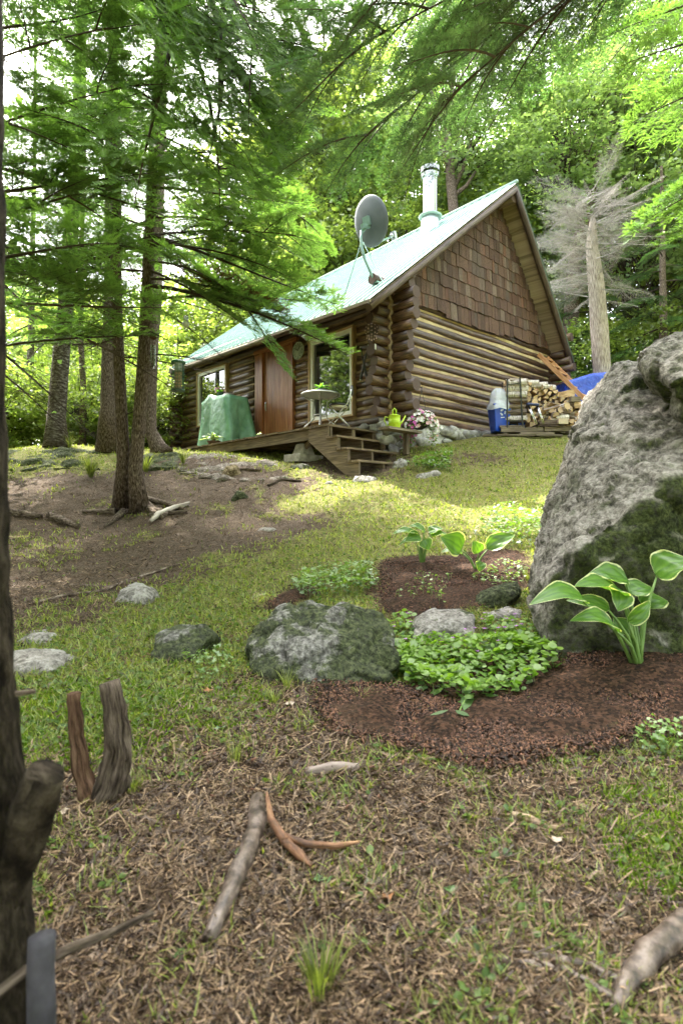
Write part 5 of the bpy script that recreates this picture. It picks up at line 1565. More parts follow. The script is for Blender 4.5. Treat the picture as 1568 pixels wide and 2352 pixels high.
ground_tube('wood_piece', [(702, 1784), (760, 1779), (824, 1772)], [8, 12, 8], mat_wood('pale_bark', (.10, .075, .06), (.21, .16, .14), (.32, .26, .23), along=6, across=30), 'flat pale pinkish piece of bark below the mulch bed', 'bark', 1.2, .25)
ground_tube('fallen_stick', [(1172, 1883), (1215, 1897), (1255, 1912), (1300, 1916)], [7, 9, 8, 5], mat_wood('tan_stick', (.16, .10, .06), (.36, .25, .15), (.45, .34, .22)), 'short tan broken stick in the litter under the mulch bed', 'stick', 1.3)
ground_tube('fallen_stick', [(1262, 1808), (1310, 1810), (1352, 1804)], [5, 7, 5], M_stump_r, 'reddish brown stick along the lower edge of the mulch', 'stick', 1.3)
ground_tube('fallen_branch', [(345, 1203), (365, 1192), (400, 1175), (435, 1162)], [4, 7, 6, 4], mat_wood('bleached_branch', (.16, .13, .10), (.33, .29, .24), (.42, .38, .32)), 'bleached bare branch lying over the roots of the twin fir', 'branch', 1.5)
ground_tube('fallen_log', [(20, 1183), (55, 1187), (95, 1190)], [9, 9, 6], M_bark, 'mossy log stub at the far left on bare ground', 'log', .6)
ground_tube('fallen_log', [(112, 1190), (140, 1200), (178, 1214)], [8, 9, 5], M_bark, 'short rotting log just left of the twin fir', 'log', .6)
ground_tube('fallen_branch', [(505, 1092), (560, 1080), (600, 1082)], [3, 4, 3], M_bark, 'dark branch on the ledge under the deck', 'branch', .6)
ground_tube('fallen_branch', [(615, 1118), (645, 1105), (690, 1108)], [3, 4, 3], M_stump, 'grey forked branch on the dirt left of the steps', 'branch', .6)
for (pl, lb) in (([(60, 1392), (150, 1370), (230, 1362), (300, 1335)], 'thin surface root crossing the bare path'), ([(150, 1345), (250, 1352), (330, 1325), (420, 1295)], 'wiry surface root along the edge of grass and path')):
    ground_tube('exposed_root', pl, [3, 4, 4, 2], M_bark, lb, 'root', .5)
# fallen leaves
def fallen_leaf(px, py, size, mat, label):
    b = G(px, py, .012); m = MB(); k = 9; c = Vector(b)
    pr = []
    for j in range(k):
        a = j/k*6.283; rr = size*(.55 + .45*(j % 2))*random.uniform(.85, 1.1)
        pr.append(c + Vector((math.cos(a)*rr, math.sin(a)*rr*.7, random.uniform(0, size*.6))))
    m.v = [c + Vector((0, 0, size*.15))] + pr
    for j in range(k): m.face((0, 1+j, 1+(j+1) % k))
    return tag(m.build('fallen_leaf', mat), label, 'leaf')
M_dl = mat_plain('dead_leaf', (.22, .09, .03), (.40, .19, .08), .7, kind='World', scale=40)
M_dlp = mat_plain('pale_dead_leaf', (.35, .26, .20), (.52, .42, .34), .7, kind='World', scale=40)
M_gl = mat_leaf('broad_green_leaf', (.07, .16, .02), (.12, .24, .03), .4, gloss=.1)
for a in [(478, 1594, .034, M_dl, 'curled orange dead leaf in the grass'), (665, 1628, .03, M_dlp, 'pale dead leaf near the left end of the mulch'), (145, 1880, .024, M_dlp, 'pale dead leaf under the stump pair'), (505, 1682, .03, M_gl, 'round green leaf lying in the litter'),
          (1035, 2062, .022, M_gl, 'bright green leaf on the litter in the lower middle'), (850, 2040, .018, M_gl, 'green leaf beside the orange stick'), (890, 2085, .022, M_dl, 'dark red brown dead leaf in the lower litter'), (1280, 1950, .02, M_dlp, 'pinkish dead leaf right of the tan stick'),
          (745, 2038, .03, M_gl, 'greyish green blade shaped leaf below the orange stick'), (1040, 2190, .018, M_dlp, 'cream coloured scrap of leaf near the bottom')]:
    fallen_leaf(*a)

# ================================================================ PLANTS
def mat_hosta():
    m, n, out = new_mat('variegated_leaf')
    e = attr(n, 'edge'); r = attr(n, 'rib')
    nz = tex_noise(n, coords(n, 'Object'), 30, 3)
    g = ramp(n, r, [(.0, (.13, .27, .035)), (1.0, (.07, .165, .025))])
    fac = ramp(n, math_(n, 'ADD', e, math_(n, 'MULTIPLY', math_(n, 'SUBTRACT', nz, .5), .25)), [(.87, 0), (.93, 1)])
    col = mixc(n, fac, g, (.62, .66, .34))
    d = n.nodes.new('ShaderNodeBsdfPrincipled'); n.links.new(col, d.inputs['Base Color']); d.inputs['Roughness'].default_value = .38
    t = n.nodes.new('ShaderNodeBsdfTranslucent'); n.links.new(mixc(n, 1.0, col, (1.6, 1.6, .5), 'MULTIPLY'), t.inputs[0])
    mx = n.nodes.new('ShaderNodeMixShader'); mx.inputs[0].default_value = .45
    n.links.new(d.outputs[0], mx.inputs[1]); n.links.new(t.outputs[0], mx.inputs[2]); n.links.new(mx.outputs[0], out.inputs[0])
    return m
M_hosta = mat_hosta()
M_stalk = mat_plain('leaf_stalk', (.09, .17, .03), (.16, .26, .06), .5)
def hosta_leaf(par, base, tip, width, face=(0, -.35, 1), curl=.25, cup=.25):
    base, tip = Vector(base), Vector(tip)
    d = tip-base; L = d.length; x = d.normalized(); up = Vector(face).normalized()
    y = up.cross(x).normalized(); z = x.cross(y)
    nu, nv = 14, 12
    V = []; E = []; Rb = []
    for i in range(nu+1):
        t = i/nu
        wdt = width*.5*(math.sin(math.pi*min(1, t**.62))**.85)*(1.0 if t < .97 else .6) + (.0008)
        for j in range(nv+1):
            s_ = j/nv*2-1
            rib = math.cos(s_*math.pi*4.5)
            p = base + x*(L*t) + y*(wdt*s_) + z*(curl*L*math.sin(math.pi*t)*.5 + cup*wdt*s_*s_ + .0016*rib*(1-t)*width*14 + .06*wdt*math.sin(t*14+j))
            p += -Vector((0, 0, 1))*curl*L*t*t*.35
            V.append(p); E.append(max(abs(s_), t*.9 if t > .9 else 0)); Rb.append(rib*.5+.5)
    idx = np.arange((nu+1)*(nv+1)).reshape(nu+1, nv+1)
    Fq = np.stack([idx[:-1, :-1], idx[1:, :-1], idx[1:, 1:], idx[:-1, 1:]], -1).reshape(-1, 4)
    inv = wm_of(par).inverted()
    me = np_mesh('leaf', np.array([tuple(inv @ v) for v in V]), Fq, M_hosta, {'edge': E, 'rib': Rb}, smooth=True)
    return link_mesh('leaf', me, par)
def hosta(label, bx, by, leaves, stalk=.007, Yb=None):
    b = G(bx, by)
    h = thing('hosta_plant', label, 'plant', tuple(b))
    for lf in leaves:
        (x0, y0, dY0), (x1, y1, dY1), wpx = lf[:3]
        fc = lf[3] if len(lf) > 3 else (0, -.35, 1)
        Y0 = b.y + dY0; p = at(x0, y0, Y0); q = at(x1, y1, b.y+dY1)
        hosta_leaf(h, p, q, wpx*Y0/F, fc, curl=lf[4] if len(lf) > 4 else .22)
        s0 = b + Vector((random.uniform(-.02, .02), random.uniform(-.02, .02), 0))
        m = MB(); mid = s0.lerp(p, .5) + Vector(((s0.x-p.x)*.10, 0, .02))
        m.tube([s0, s0.lerp(mid, .5)+Vector((0, 0, .005)), mid, mid.lerp(p, .55), p + (q-p)*.05], [stalk*1.25, stalk*1.1, stalk, stalk*.8, stalk*.5], 7); m.build('stalk', M_stalk, h, smooth=True)
    return h
hosta('large variegated hosta with white edged leaves in front of the boulder', 1468, 1542, [
    ((1345, 1383, -.1), (1214, 1372, -.18), 72, (0, -.5, .9), .34), ((1432, 1368, .0), (1318, 1338, -.05), 96, (0, -.3, 1), .2), ((1442, 1335, .12), (1345, 1318, .14), 84, (0, -.5, .9)),
    ((1420, 1352, -.05), (1418, 1402, -.12), 70, (0, -.8, -.2), .1), ((1416, 1448, -.12), (1308, 1412, -.2), 66, (0, -.5, .9), .3), ((1440, 1430, -.05), (1492, 1374, .0), 44, (.6, -.8, .3), .2),
    ((1444, 1364, .1), (1498, 1346, .12), 64, (0, -.5, .9)), ((1478, 1395, .08), (1528, 1372, .14), 66, (0, -.5, .9)), ((1505, 1322, .05), (1588, 1280, -.02), 96, (-.2, -.6, .9), .25),
    ((1445, 1455, .05), (1408, 1415, .1), 44, (-.3, -.9, .4)), ((1400, 1400, -.08), (1300, 1372, -.02), 40, (0, -.9, .7))], .0085)
hosta('blue green hosta in the upper mulch patch, left of its neighbour', 970, 1300, [
    ((960, 1228, 0), (900, 1222, -.05), 40), ((975, 1222, .02), (938, 1205, .02), 40), ((985, 1226, .05), (1018, 1212, .05), 42), ((965, 1232, -.05), (930, 1240, -.1), 36, (0, -.8, .6)), ((988, 1232, .0), (1030, 1226, .0), 34),
    ((955, 1240, .08), (915, 1250, .08), 30), ((972, 1240, -.08), (985, 1262, -.12), 34, (0, -.9, .2))], .008)
hosta('hosta with two upright folded leaves in the upper mulch patch beside the boulder', 1090, 1316, [
    ((1060, 1262, 0), (1010, 1228, -.05), 62, (-.2, -.9, .5)), ((1118, 1262, 0), (1182, 1222, .05), 44, (-.3, -.8, .5)), ((1100, 1270, -.05), (1085, 1240, -.05), 34, (0, -.9, .4)), ((1104, 1290, -.06), (1100, 1312, -.1), 26, (0, -.9, .2)), ((1062, 1270, .05), (1012, 1265, .05), 40)], .008)

# leafy clumps
def leafy(name, label, polypx, hgt, n, mat, lsize, flowers=0, flmat=None, stems=30, cat='plant', lobed=leafM, lobf=leafMF, gap=0.0):
    P = gpoly(polypx); xs = [p.x for p in P]; ys = [p.y for p in P]
    cx_, cy_ = sum(xs)/len(xs), sum(ys)/len(ys); b = gp(cx_, cy_)
    t = thing(name, label, cat, tuple(b))
    X = RNG.uniform(min(xs), max(xs), n*4); Y = RNG.uniform(min(ys), max(ys), n*4)
    k = in_poly(X, Y, [(p.x, p.y) for p in P]) & (n2(X, Y, 9, 4) > gap); X, Y = X[k][:n], Y[k][:n]; n = len(X)
    lump = .55 + .6*n2(X, Y, 5, 8)
    H_ = hgt*lump*np.clip(RNG.random(n)*1.5+.2, .25, 1)
    T = np.stack([X, Y, gz_arr(X, Y) + H_], -1) - np.array(b)
    s_ = RNG.uniform(*lsize, n)
    Rm = rot_mats(RNG.random(n)*6.283, RNG.normal(.1, .35, n), RNG.normal(0, .35, n))*s_[:, None, None]
    V, Fc = scatter(lobed, lobf, Rm, T)
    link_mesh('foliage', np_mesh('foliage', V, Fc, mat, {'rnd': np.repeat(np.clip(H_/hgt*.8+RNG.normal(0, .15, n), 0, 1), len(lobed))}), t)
    vs, fs, off = [], [], 0
    for i in range(stems):
        a = np.array([X[i], Y[i], gz(X[i], Y[i])]) - np.array(b); c = T[i]
        v_, f_ = tube_np([a, (a+c)/2+RNG.normal(size=3)*.01, c], .0022, .0012, 3); vs.append(v_); fs.append(f_+off); off += len(v_)
    link_mesh('stems', np_mesh('stems', np.concatenate(vs), np.concatenate(fs), M_stalk), t)['kind'] = 'stuff'
    if flowers:
        for i in range(flowers):
            j = RNG.integers(0, n); m = MB(); c = Vector(T[j]) + b + Vector((0, 0, hgt*.35))
            for q in range(5):
                a = q*1.2566; m.quad(c, c+Vector((math.cos(a-.5), math.sin(a-.5), .3))*.009, c+Vector((math.cos(a), math.sin(a), .35))*.015, c+Vector((math.cos(a+.5), math.sin(a+.5), .3))*.009)
            m.build('flower', flmat, t)
    return t
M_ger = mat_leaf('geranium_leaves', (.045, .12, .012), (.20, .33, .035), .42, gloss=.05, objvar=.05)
M_ger2 = mat_leaf('weed_leaves', (.05, .12, .014), (.16, .27, .035), .45, gloss=.08, objvar=.1)
M_vio = mat_plain('violet_petals', (.35, .10, .42), (.45, .16, .5), .6)
rl = np.array([[0, 0, 0], [.15, .45, .05], [.5, .55, .0], [.85, .42, .05], [1.0, 0, -.04], [.85, -.42, .05], [.5, -.55, 0], [.15, -.45, .05]]); rlf = np.array([[0, 1, 2, 3], [0, 3, 4, 5], [0, 5, 6, 7]])
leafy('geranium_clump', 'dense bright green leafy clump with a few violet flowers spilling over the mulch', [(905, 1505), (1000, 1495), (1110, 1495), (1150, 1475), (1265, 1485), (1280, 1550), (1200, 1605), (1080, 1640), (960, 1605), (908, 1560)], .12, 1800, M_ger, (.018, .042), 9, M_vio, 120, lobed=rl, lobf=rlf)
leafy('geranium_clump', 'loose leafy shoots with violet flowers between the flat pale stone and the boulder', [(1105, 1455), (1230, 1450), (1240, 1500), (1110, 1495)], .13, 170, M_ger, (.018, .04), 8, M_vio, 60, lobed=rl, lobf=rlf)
leafy('geranium_clump', 'few leafy shoots with violet flowers at the right end of the large mossy rock', [(895, 1445), (945, 1430), (950, 1490), (900, 1500)], .12, 90, M_ger, (.018, .04), 3, M_vio, 30, lobed=rl, lobf=rlf)
leafy('weed_clump', 'low green leafy clump above the large mossy rock', [(660, 1350), (720, 1325), (850, 1320), (875, 1355), (800, 1380), (690, 1382)], .13, 900, M_ger2, (.018, .045), stems=60)
leafy('weed_clump', 'tall green weeds against the boulder at the top of the bed', [(1090, 1235), (1150, 1195), (1250, 1195), (1240, 1260), (1150, 1270)], .22, 800, M_ger2, (.02, .05), stems=60)
leafy('weed_clump', 'sparse pale green seedlings in the upper mulch patch', [(900, 1390), (960, 1330), (1040, 1335), (1020, 1400)], .09, 110, M_ger2, (.014, .03), stems=60)
leafy('weed_clump', 'patch of leafy weeds by the upright hosta and the tilted stone', [(1080, 1340), (1150, 1300), (1215, 1310), (1200, 1360), (1120, 1360)], .08, 260, M_ger2, (.014, .032), stems=60)
leafy('weed_clump', 'leafy weeds creeping over the left rock in the grass', [(420, 1530), (440, 1480), (520, 1500), (540, 1560), (470, 1580)], .06, 220, M_ger2, (.012, .028), stems=40)
leafy('weed_clump', 'small seedlings at the right edge of the mulch', [(1440, 1740), (1480, 1690), (1567, 1690), (1567, 1760)], .07, 90, M_ger2, (.012, .03), stems=40)
leafy('weed_clump', 'grassy weeds beside the wooden steps at the foundation', [(930, 1085), (980, 1055), (1040, 1045), (1030, 1085)], .16, 500, M_ger2, (.03, .06), stems=60)
# creeping seedling on the mulch
b = G(1060, 1660)
t = thing('seedling', 'single creeping stem with paired leaves lying on the lower mulch', 'plant', tuple(b))
m = MB(); m.tube([G(1000, 1715, .01), G(1040, 1675, .02), G(1070, 1630, .05), G(1085, 1610, .06)], [.003, .004, .003, .002], 5); m.build('stem', M_stalk, t)
for (x0, y0, x1, y1, w_) in ((1080, 1618, 1065, 1655, 26), (1085, 1610, 1145, 1605, 22), (1075, 1625, 1060, 1640, 20), (1030, 1660, 985, 1668, 16), (1045, 1660, 1078, 1668, 22)):
    p, q = G(x0, y0, .05), G(x1, y1, .04)
    m = MB(); d = (q-p); s_ = Vector((-d.y, d.x, 0)).normalized()*w_*p.y/F*.5
    k = [p, p+d*.35+s_, p+d*.7+s_*.8, q, p+d*.7-s_*.8, p+d*.35-s_]; m.v = k; m.face((0, 1, 2, 3)); m.face((0, 3, 4, 5)); m.build('leaf', M_ger2, t)
# grass tufts
def tuft(px, py, n, hgt, label, wd=.006, spread=.5):
    b = G(px, py); V = []; Fc = []; rn = []
    for i in range(n):
        a = random.random()*6.283; L = hgt*random.uniform(.6, 1.15); w_ = wd*random.uniform(.7, 1.2); r0 = random.random()*.03
        d = np.array([math.cos(a), math.sin(a), 0]); s_ = np.array([-d[1], d[0], 0])*w_/2; k = len(V); sp = spread*random.uniform(.4, 1.2); bs = d*r0
        for t_ in (0, .35, .7):
            c = bs + d*(L*sp*t_**1.6) + np.array([0, 0, L*(t_ - .35*sp*t_*t_)]); V += [c-s_*(1-t_*.6), c+s_*(1-t_*.6)]
        V.append(bs + d*(L*sp) + np.array([0, 0, L*(1-.45*sp)])); Fc += [(k, k+1, k+3, k+2), (k+2, k+3, k+5, k+4), (k+4, k+5, k+6, k+6)]
        rn += [random.random()]*7
    F4 = np.array([f for f in Fc if f[2] != f[3]]); F3 = np.array([f[:3] for f in Fc if f[2] == f[3]])
    o = link_mesh('grass_tuft', np_mesh('grass_tuft', np.array(V), [F4, F3], M_blade, {'rnd': rn})); o.location = b
    tag(o, label, 'grass tuft')
tuft(208, 1098, 160, .55, 'long drooping grass tuft at the foot of the mossy ledge', .010, .8)
tuft(335, 1085, 90, .45, 'upright grass tuft left of the twin fir on the ledge', .010, .7)
tuft(160, 1030, 60, .4, 'dry grass tuft at the base of the banded fir', .010, .7)
tuft(630, 1618, 60, .09, 'pale green grass tuft near the large mossy rock', .004, .8)
tuft(735, 2290, 60, .11, 'dark green grass tuft at the bottom of the picture', .005, .45)
tuft(540, 1755, 30, .12, 'thin green blades standing in the litter', .003, .4)
tuft(1240, 1420, 60, .16, 'arching grass blades at the foot of the boulder', .004, .8)
tuft(1215, 1340, 60, .2, 'arching grass blades where lawn meets the boulder', .005, .7)
tuft(660, 1585, 50, .12, 'dry straw coloured blades leaning on the mossy rock', .003, .7)
tuft(300, 1825, 60, .07, 'short grass tuft right of the stump pair', .004, .6)
tuft(420, 1065, 60, .3, 'grass tuft on the ledge left of the deck end', .01, .7)
tuft(830, 1610, 40, .08, 'fine grass blades between mossy rock and leafy clump', .003, .9)
# ================================================================ THINGS ON AND AROUND THE CABIN
M_black = mat_plain('black_painted_metal', (.012, .012, .014), (.02, .02, .022), .45)
M_dish = mat_plain('dish_grey', (.075, .085, .10), (.105, .115, .13), .5, scale=4)
M_arm = mat_plain('green_grey_metal', (.17, .27, .24), (.26, .37, .34), .45, .5)
M_chrome = mat_plain('chrome', (.6, .6, .62), (.68, .68, .7), .2, 1.0)
M_blue = mat_plain('blue_plastic', (.008, .055, .42), (.012, .075, .5), .35, spec=.6)
# satellite dish
hit = roof_hit(866, 655); mp_ = hit[3]
sd_ = thing('satellite_dish', 'dark grey satellite dish on a braced curved mast on the green roof', 'satellite dish', tuple(mp_))
Yd = mp_.y
m = MB(); m.tube([mp_ + Vector((0, 0, .02)), at(856, 636, Yd-.02), at(838, 596, Yd-.05), at(832, 575, Yd-.06), at(829, 548, Yd-.06), at(830, 530, Yd-.06)], .027, 10); m.build('mast', M_arm, sd_, smooth=True)
m = MB(); m.box(mp_+Vector((0, 0, .03)), (.16, .12, .03), RZ); m.build('base_plate', M_arm, sd_)
h1 = roof_hit(883, 656)[3]; h2 = roof_hit(786, 693)[3]
m = MB(); m.tube([at(834, 556, Yd), h1+Vector((0, 0, .02))], .011, 6); m.build('strut', M_arm, sd_)
m = MB(); m.tube([at(829, 556, Yd), h2+Vector((0, 0, .02))], .011, 6); m.build('strut', M_arm, sd_)
dc = at(851, 508, Yd+.02)
nrm = Vector((.66, .66, .30)).normalized()     # faces away and to the right
xa = Vector((0, 0, 1)).cross(nrm).normalized(); ya = nrm.cross(xa)
rotm = Matrix((xa, ya, nrm)).transposed()
Rd = 53/F*Yd
m = MB()
prof = [(.001, -.085), (Rd*.3, -.078), (Rd*.6, -.055), (Rd*.85, -.022), (Rd, .0), (Rd*1.015, .012), (Rd, .014), (Rd*.85, -.008), (Rd*.6, -.04), (Rd*.3, -.064), (.001, -.07)]
m.lathe((0, 0, 0), prof, 40, cap=False)
for i, p in enumerate(m.v):
    m.v[i] = dc + rotm @ Vector((p.x*.92, p.y*1.02, p.z))
m.build('reflector', M_dish, sd_, smooth=True)
m = MB(); m.box(dc - nrm*.12, (.13, .16, .09), rotm); m.box(dc - nrm*.16 + Vector((0, 0, -.10)), (.07, .07, .22), rotm); m.bar(at(830, 532, Yd-.06), dc - nrm*.12 - Vector((0, 0, .1)), .05, .06)
m.build('bracket', M_arm, sd_)
lb_ = at(904, 541, Yd+.35)
m = MB(); m.bar(dc + ya*(-Rd*.9), lb_, .03, .03); m.build('feed_arm', M_arm, sd_)
m = MB(); m.box(lb_, (.10, .16, .07), rotm); m.lathe(lb_ - nrm*.06, [(.03, -.05), (.04, -.02), (.04, .02)], 10, rotm); m.build('receiver', M_galv, sd_)
m = MB(); m.tube([mp_+Vector((0, 0, .03)), roof_hit(905, 650)[3]+Vector((0, 0, .03)), roof_hit(935, 632)[3]+Vector((0, 0, .05))], .005, 4); m.build('cable', M_black, sd_)

# patio table
tx, ty = at(736, 906, 10.8).xy; zt = at(0, 907, 10.8).z
tb = thing('patio_table', 'round glass topped metal patio table on the deck by the near window', 'table', (tx, ty, ZD))
M_alu = mat_plain('grey_aluminium', (.30, .31, .31), (.40, .41, .41), .35, .8)
m_, n_, out_ = new_mat('frosted_glass_top'); principled(n_, out_, (.30, .36, .34), .25, 0); M_gt = m_
m = MB(); m.lathe((tx, ty, zt), [(.0001, .0), (.36, .0), (.36, .012), (.0001, .012)], 36, cap=False); m.build('glass_top', M_gt, tb)
m = MB(); ring = [Vector((tx+.375*math.cos(a), ty+.375*math.sin(a), zt)) for a in np.linspace(0, 2*math.pi, 37)]; m.tube(ring, .018, 8, False); m.build('rim', M_alu, tb, smooth=True)
for k in range(4):
    a = RZ + .785 + k*1.5708; d = Vector((math.cos(a), math.sin(a), 0)); c = Vector((tx, ty, 0))
    m = MB(); m.tube([c+d*.34+Vector((0, 0, zt-.02)), c+d*.30+Vector((0, 0, zt-.06)), c+d*.13+Vector((0, 0, zt-.13)), c+d*.11+Vector((0, 0, zt-.3)), c+d*.13+Vector((0, 0, ZD+.2)), c+d*.30+Vector((0, 0, ZD+.05)), c+d*.34+Vector((0, 0, ZD+.005))], .014, 8); m.build('leg', M_alu, tb, smooth=True)
m = MB(); m.tube([Vector((tx+.13*math.cos(a), ty+.13*math.sin(a), ZD+.27)) for a in np.linspace(0, 2*math.pi, 17)], .01, 6, False); m.build('ring_brace', M_alu, tb, smooth=True)
# folding chair
cx0, cy0 = cab(-.93, .52, 0).xy
ch = thing('folding_chair', 'folding chrome bistro chair with black round seat at the top of the steps', 'chair', (cx0, cy0, ZD))
fd = (FD*.75 - GD*.65).normalized()      # direction it faces: towards the table
sd2 = Vector((-fd.y, fd.x, 0)); c0 = Vector((cx0, cy0, ZD))
def cc(a, b_, z): return c0 + fd*a + sd2*b_ + Vector((0, 0, z))
m = MB(); m.lathe(c0+Vector((0, 0, .43)), [(.001, .0), (.17, .0), (.185, .012), (.185, .03), (.17, .042), (.001, .046)], 24); m.build('seat', mat_plain('black_vinyl', (.012, .012, .014), (.03, .03, .032), .35), ch, smooth=True)
m = MB(); m.lathe(c0+Vector((0, 0, .385)), [(.15, 0), (.17, 0), (.17, .045), (.15, .045)], 24); m.build('seat_band', mat_plain('cream_band', (.42, .38, .28), (.5, .46, .35), .5), ch)
for s_ in (-.17, .17):
    m = MB(); m.tube([cc(.22, s_, .0), cc(0, s_, .25), cc(-.19, s_, .46), cc(-.25, s_*.95, .66), cc(-.27, s_*.8, .80)], .011, 7); m.build('back_leg', M_chrome, ch, smooth=True)
    m = MB(); m.tube([cc(-.24, s_*.88, .0), cc(0, s_*.88, .25), cc(.14, s_*.88, .41)], .011, 7); m.build('front_leg', M_chrome, ch, smooth=True)
m = MB(); m.bar(cc(.19, -.17, .04), cc(.19, .17, .04), .014, .014); m.build('stretcher', M_chrome, ch)
m = MB(); m.bar(cc(-.21, -.15, .04), cc(-.21, .15, .04), .014, .014); m.build('stretcher', M_chrome, ch)
bc_ = cc(-.262, 0, .735); m = MB(); ax_ = Matrix((sd2, Vector((0, 0, 1)), sd2.cross(Vector((0, 0, 1))))).transposed()
m.lathe((0, 0, 0), [(.001, -.02), (.15, -.018), (.165, 0), (.15, .018), (.001, .02)], 22, cap=False)
m.v = [bc_ + ax_ @ Vector((p.x, p.y*.62, p.z)) for p in m.v]; m.build('backrest', mat_plain('grey_vinyl', (.09, .095, .11), (.15, .155, .17), .4), ch, smooth=True)

# potted plants
def potted(label, c, pr, ph, potmat, n, L, mat, wd, droop=.5, name='potted_plant', flowers=None, cat='potted plant'):
    t = thing(name, label, cat, tuple(c))
    m = MB(); m.lathe(c, [(pr*.7, 0), (pr, ph), (pr*1.08, ph), (pr*1.05, ph-.01), (pr*.8, ph-.015)], 16); m.build('pot', potmat, t, smooth=False)
    for i in range(n):
        a = i*2.4 + random.uniform(-.3, .3); l = L*random.uniform(.6, 1.15); u_ = random.uniform(.15, 1); d = Vector((math.cos(a), math.sin(a), 0)); s_ = Vector((-d.y, d.x, 0))*wd*.5
        m = MB(); pts = []
        for q in range(6):
            t_ = q/5; p = Vector(c) + Vector((0, 0, ph)) + d*(l*u_*t_) + Vector((0, 0, l*(t_*(1.1-u_*.5) - droop*t_*t_))); w_ = (.35+1.1*math.sin(math.pi*min(1, t_*.9+.08)))
            pts.append((p-s_*w_, p+Vector((0, 0, wd*.1)), p+s_*w_))
        for q in range(5):
            A_, B_ = pts[q], pts[q+1]; m.quad(A_[0], A_[1], B_[1], B_[0]); m.quad(A_[1], A_[2], B_[2], B_[1])
        m.build('leaf', mat, t)
    if flowers:
        for i in range(26):
            a = random.random()*6.28; r_ = random.random()**.5*L*.8; m2 = MB(); m2.ball(Vector(c)+Vector((math.cos(a)*r_, math.sin(a)*r_, ph+random.uniform(.02, L*.6))), .018, 6); m2.build('flower', flowers, t)
    return t
M_pot = mat_plain('dark_slate_pot', (.03, .04, .055), (.05, .06, .075), .5)
M_fern = mat_leaf('fern_leaves', (.12, .28, .02), (.18, .34, .03), .5, gloss=.08, objvar=.03)
M_varg = mat_leaf('pale_striped_leaves', (.20, .27, .12), (.40, .45, .28), .4, gloss=.15, objvar=.1)
potted('bright green fern in a dark pot standing on the glass patio table', Vector((tx+.01, ty, zt+.013)), .085, .10, M_pot, 16, .26, M_fern, .028, .55)
pc = cab(-1.28, 4.55, ZD)
potted('low spreading pale striped plant on the deck edge in front of the green tarp', pc, .16, .10, mat_plain('brown_pot', (.09, .05, .03), (.13, .08, .05), .7), 26, .42, M_varg, .05, .55)
potted('tiny grey green seedling pot on the deck edge before the door', cab(-1.35, 2.55, ZD), .05, .04, M_pot, 7, .13, M_varg, .03, .5)
# grill covered by a green tarp
M_tarp = mat_plain('green_tarp', (.10, .25, .135), (.18, .36, .22), .42, scale=4, kind='World', bstr=.7, bdist=.06, spec=.5, detail=2)
gc = cab(-.62, 5.15, ZD)
def drape(name, label, cat, c, ex, ey, w_, d_, h, mat, top, flare=.12, nseg=44, rings=12, fold=.06, seed=1, rz=0):
    """cloth over a box: top(t) gives height offsets around the rim"""
    V = []; k = nseg
    def rim(a, W, D):
        cx_, sx_ = math.cos(a), math.sin(a); p = 14.0
        r = (abs(cx_)**p + abs(sx_)**p)**(-1/p); return cx_*r*W, sx_*r*D
    for i in range(rings+1):
        t = i/rings
        for j in range(k):
            a = 2*math.pi*j/k; f_ = fold*t*(mnoise.noise(Vector((math.cos(a)*2.5, math.sin(a)*2.5, seed)))*2 + 0 + .6*mnoise.noise(Vector((math.cos(a)*7, math.sin(a)*7, t*2+seed))))
            x, y = rim(a, w_*(1+flare*t)+f_, d_*(1+flare*t)+f_)
            z = (h + top(x, y))*(1-t) + t*(.03+.06*abs(mnoise.noise(Vector((math.cos(a)*3, math.sin(a)*3, seed+4)))))
            V.append(c + ex*x + ey*y + Vector((0, 0, z)))
    idx = np.arange((rings+1)*k).reshape(rings+1, k); nx_ = np.roll(idx, -1, 1)
    Fq = np.stack([idx[:-1], idx[1:], nx_[1:], nx_[:-1]], -1).reshape(-1, 4)
    inner = []; base = len(V)
    for sc_ in (.66, .33):
        for j in range(k):
            a = 2*math.pi*j/k; x, y = rim(a, w_*sc_, d_*sc_); V.append(c + ex*x + ey*y + Vector((0, 0, h + top(x, y) + .015*mnoise.noise(Vector((x*9, y*9, seed))))))
    i1 = base + np.arange(k); i2 = i1 + k; n1 = np.roll(i1, -1); n2_ = np.roll(i2, -1); i0 = np.arange(k); n0 = np.roll(i0, -1)
    Fq2 = np.concatenate([np.stack([i0, n0, n1, i1], -1), np.stack([i1, n1, n2_, i2], -1)])
    V.append(c + Vector((0, 0, h+top(0, 0)))); e = len(V)-1
    F3 = np.stack([i2, n2_, np.full(k, e)], -1)
    me = np_mesh(name, np.array([tuple(v-c) for v in V]), [Fq, Fq2, F3], mat, smooth=True)
    o = link_mesh(name, me); o.location = c
    return tag(o, label, cat)
drape('tarp_cover', 'crumpled green tarp draped over a grill on the deck between window and door', 'tarp', gc, FD, GD, .64, .34, 1.30, M_tarp, lambda x, y: .10*math.exp(-((x-.16)/.12)**2) - .16*max(0, x-.25) - .02*abs(x), .20, fold=.17, seed=3)
tc = gc + Vector((0, 0, 1.34))
potted('pink flowering plant in a dark pot on top of the green tarp', gc + FD*.15 + Vector((0, 0, 1.38)), .10, .10, M_pot, 14, .2, M_fern, .03, .4, flowers=mat_plain('dusty_pink_petals', (.5, .2, .28), (.6, .32, .38), .7))
o = MB().lathe(gc - FD*.22 + Vector((0, 0, 1.30)), [(.09, 0), (.15, .04), (.15, .07), (.12, .10), (.04, .12), (.001, .12)], 18).build('clay_bowl', mat_plain('stoneware', (.12, .12, .10), (.22, .21, .18), .6), smooth=True)
tag(o, 'grey lidded bowl on top of the green tarp beside the flower pot', 'bowl')
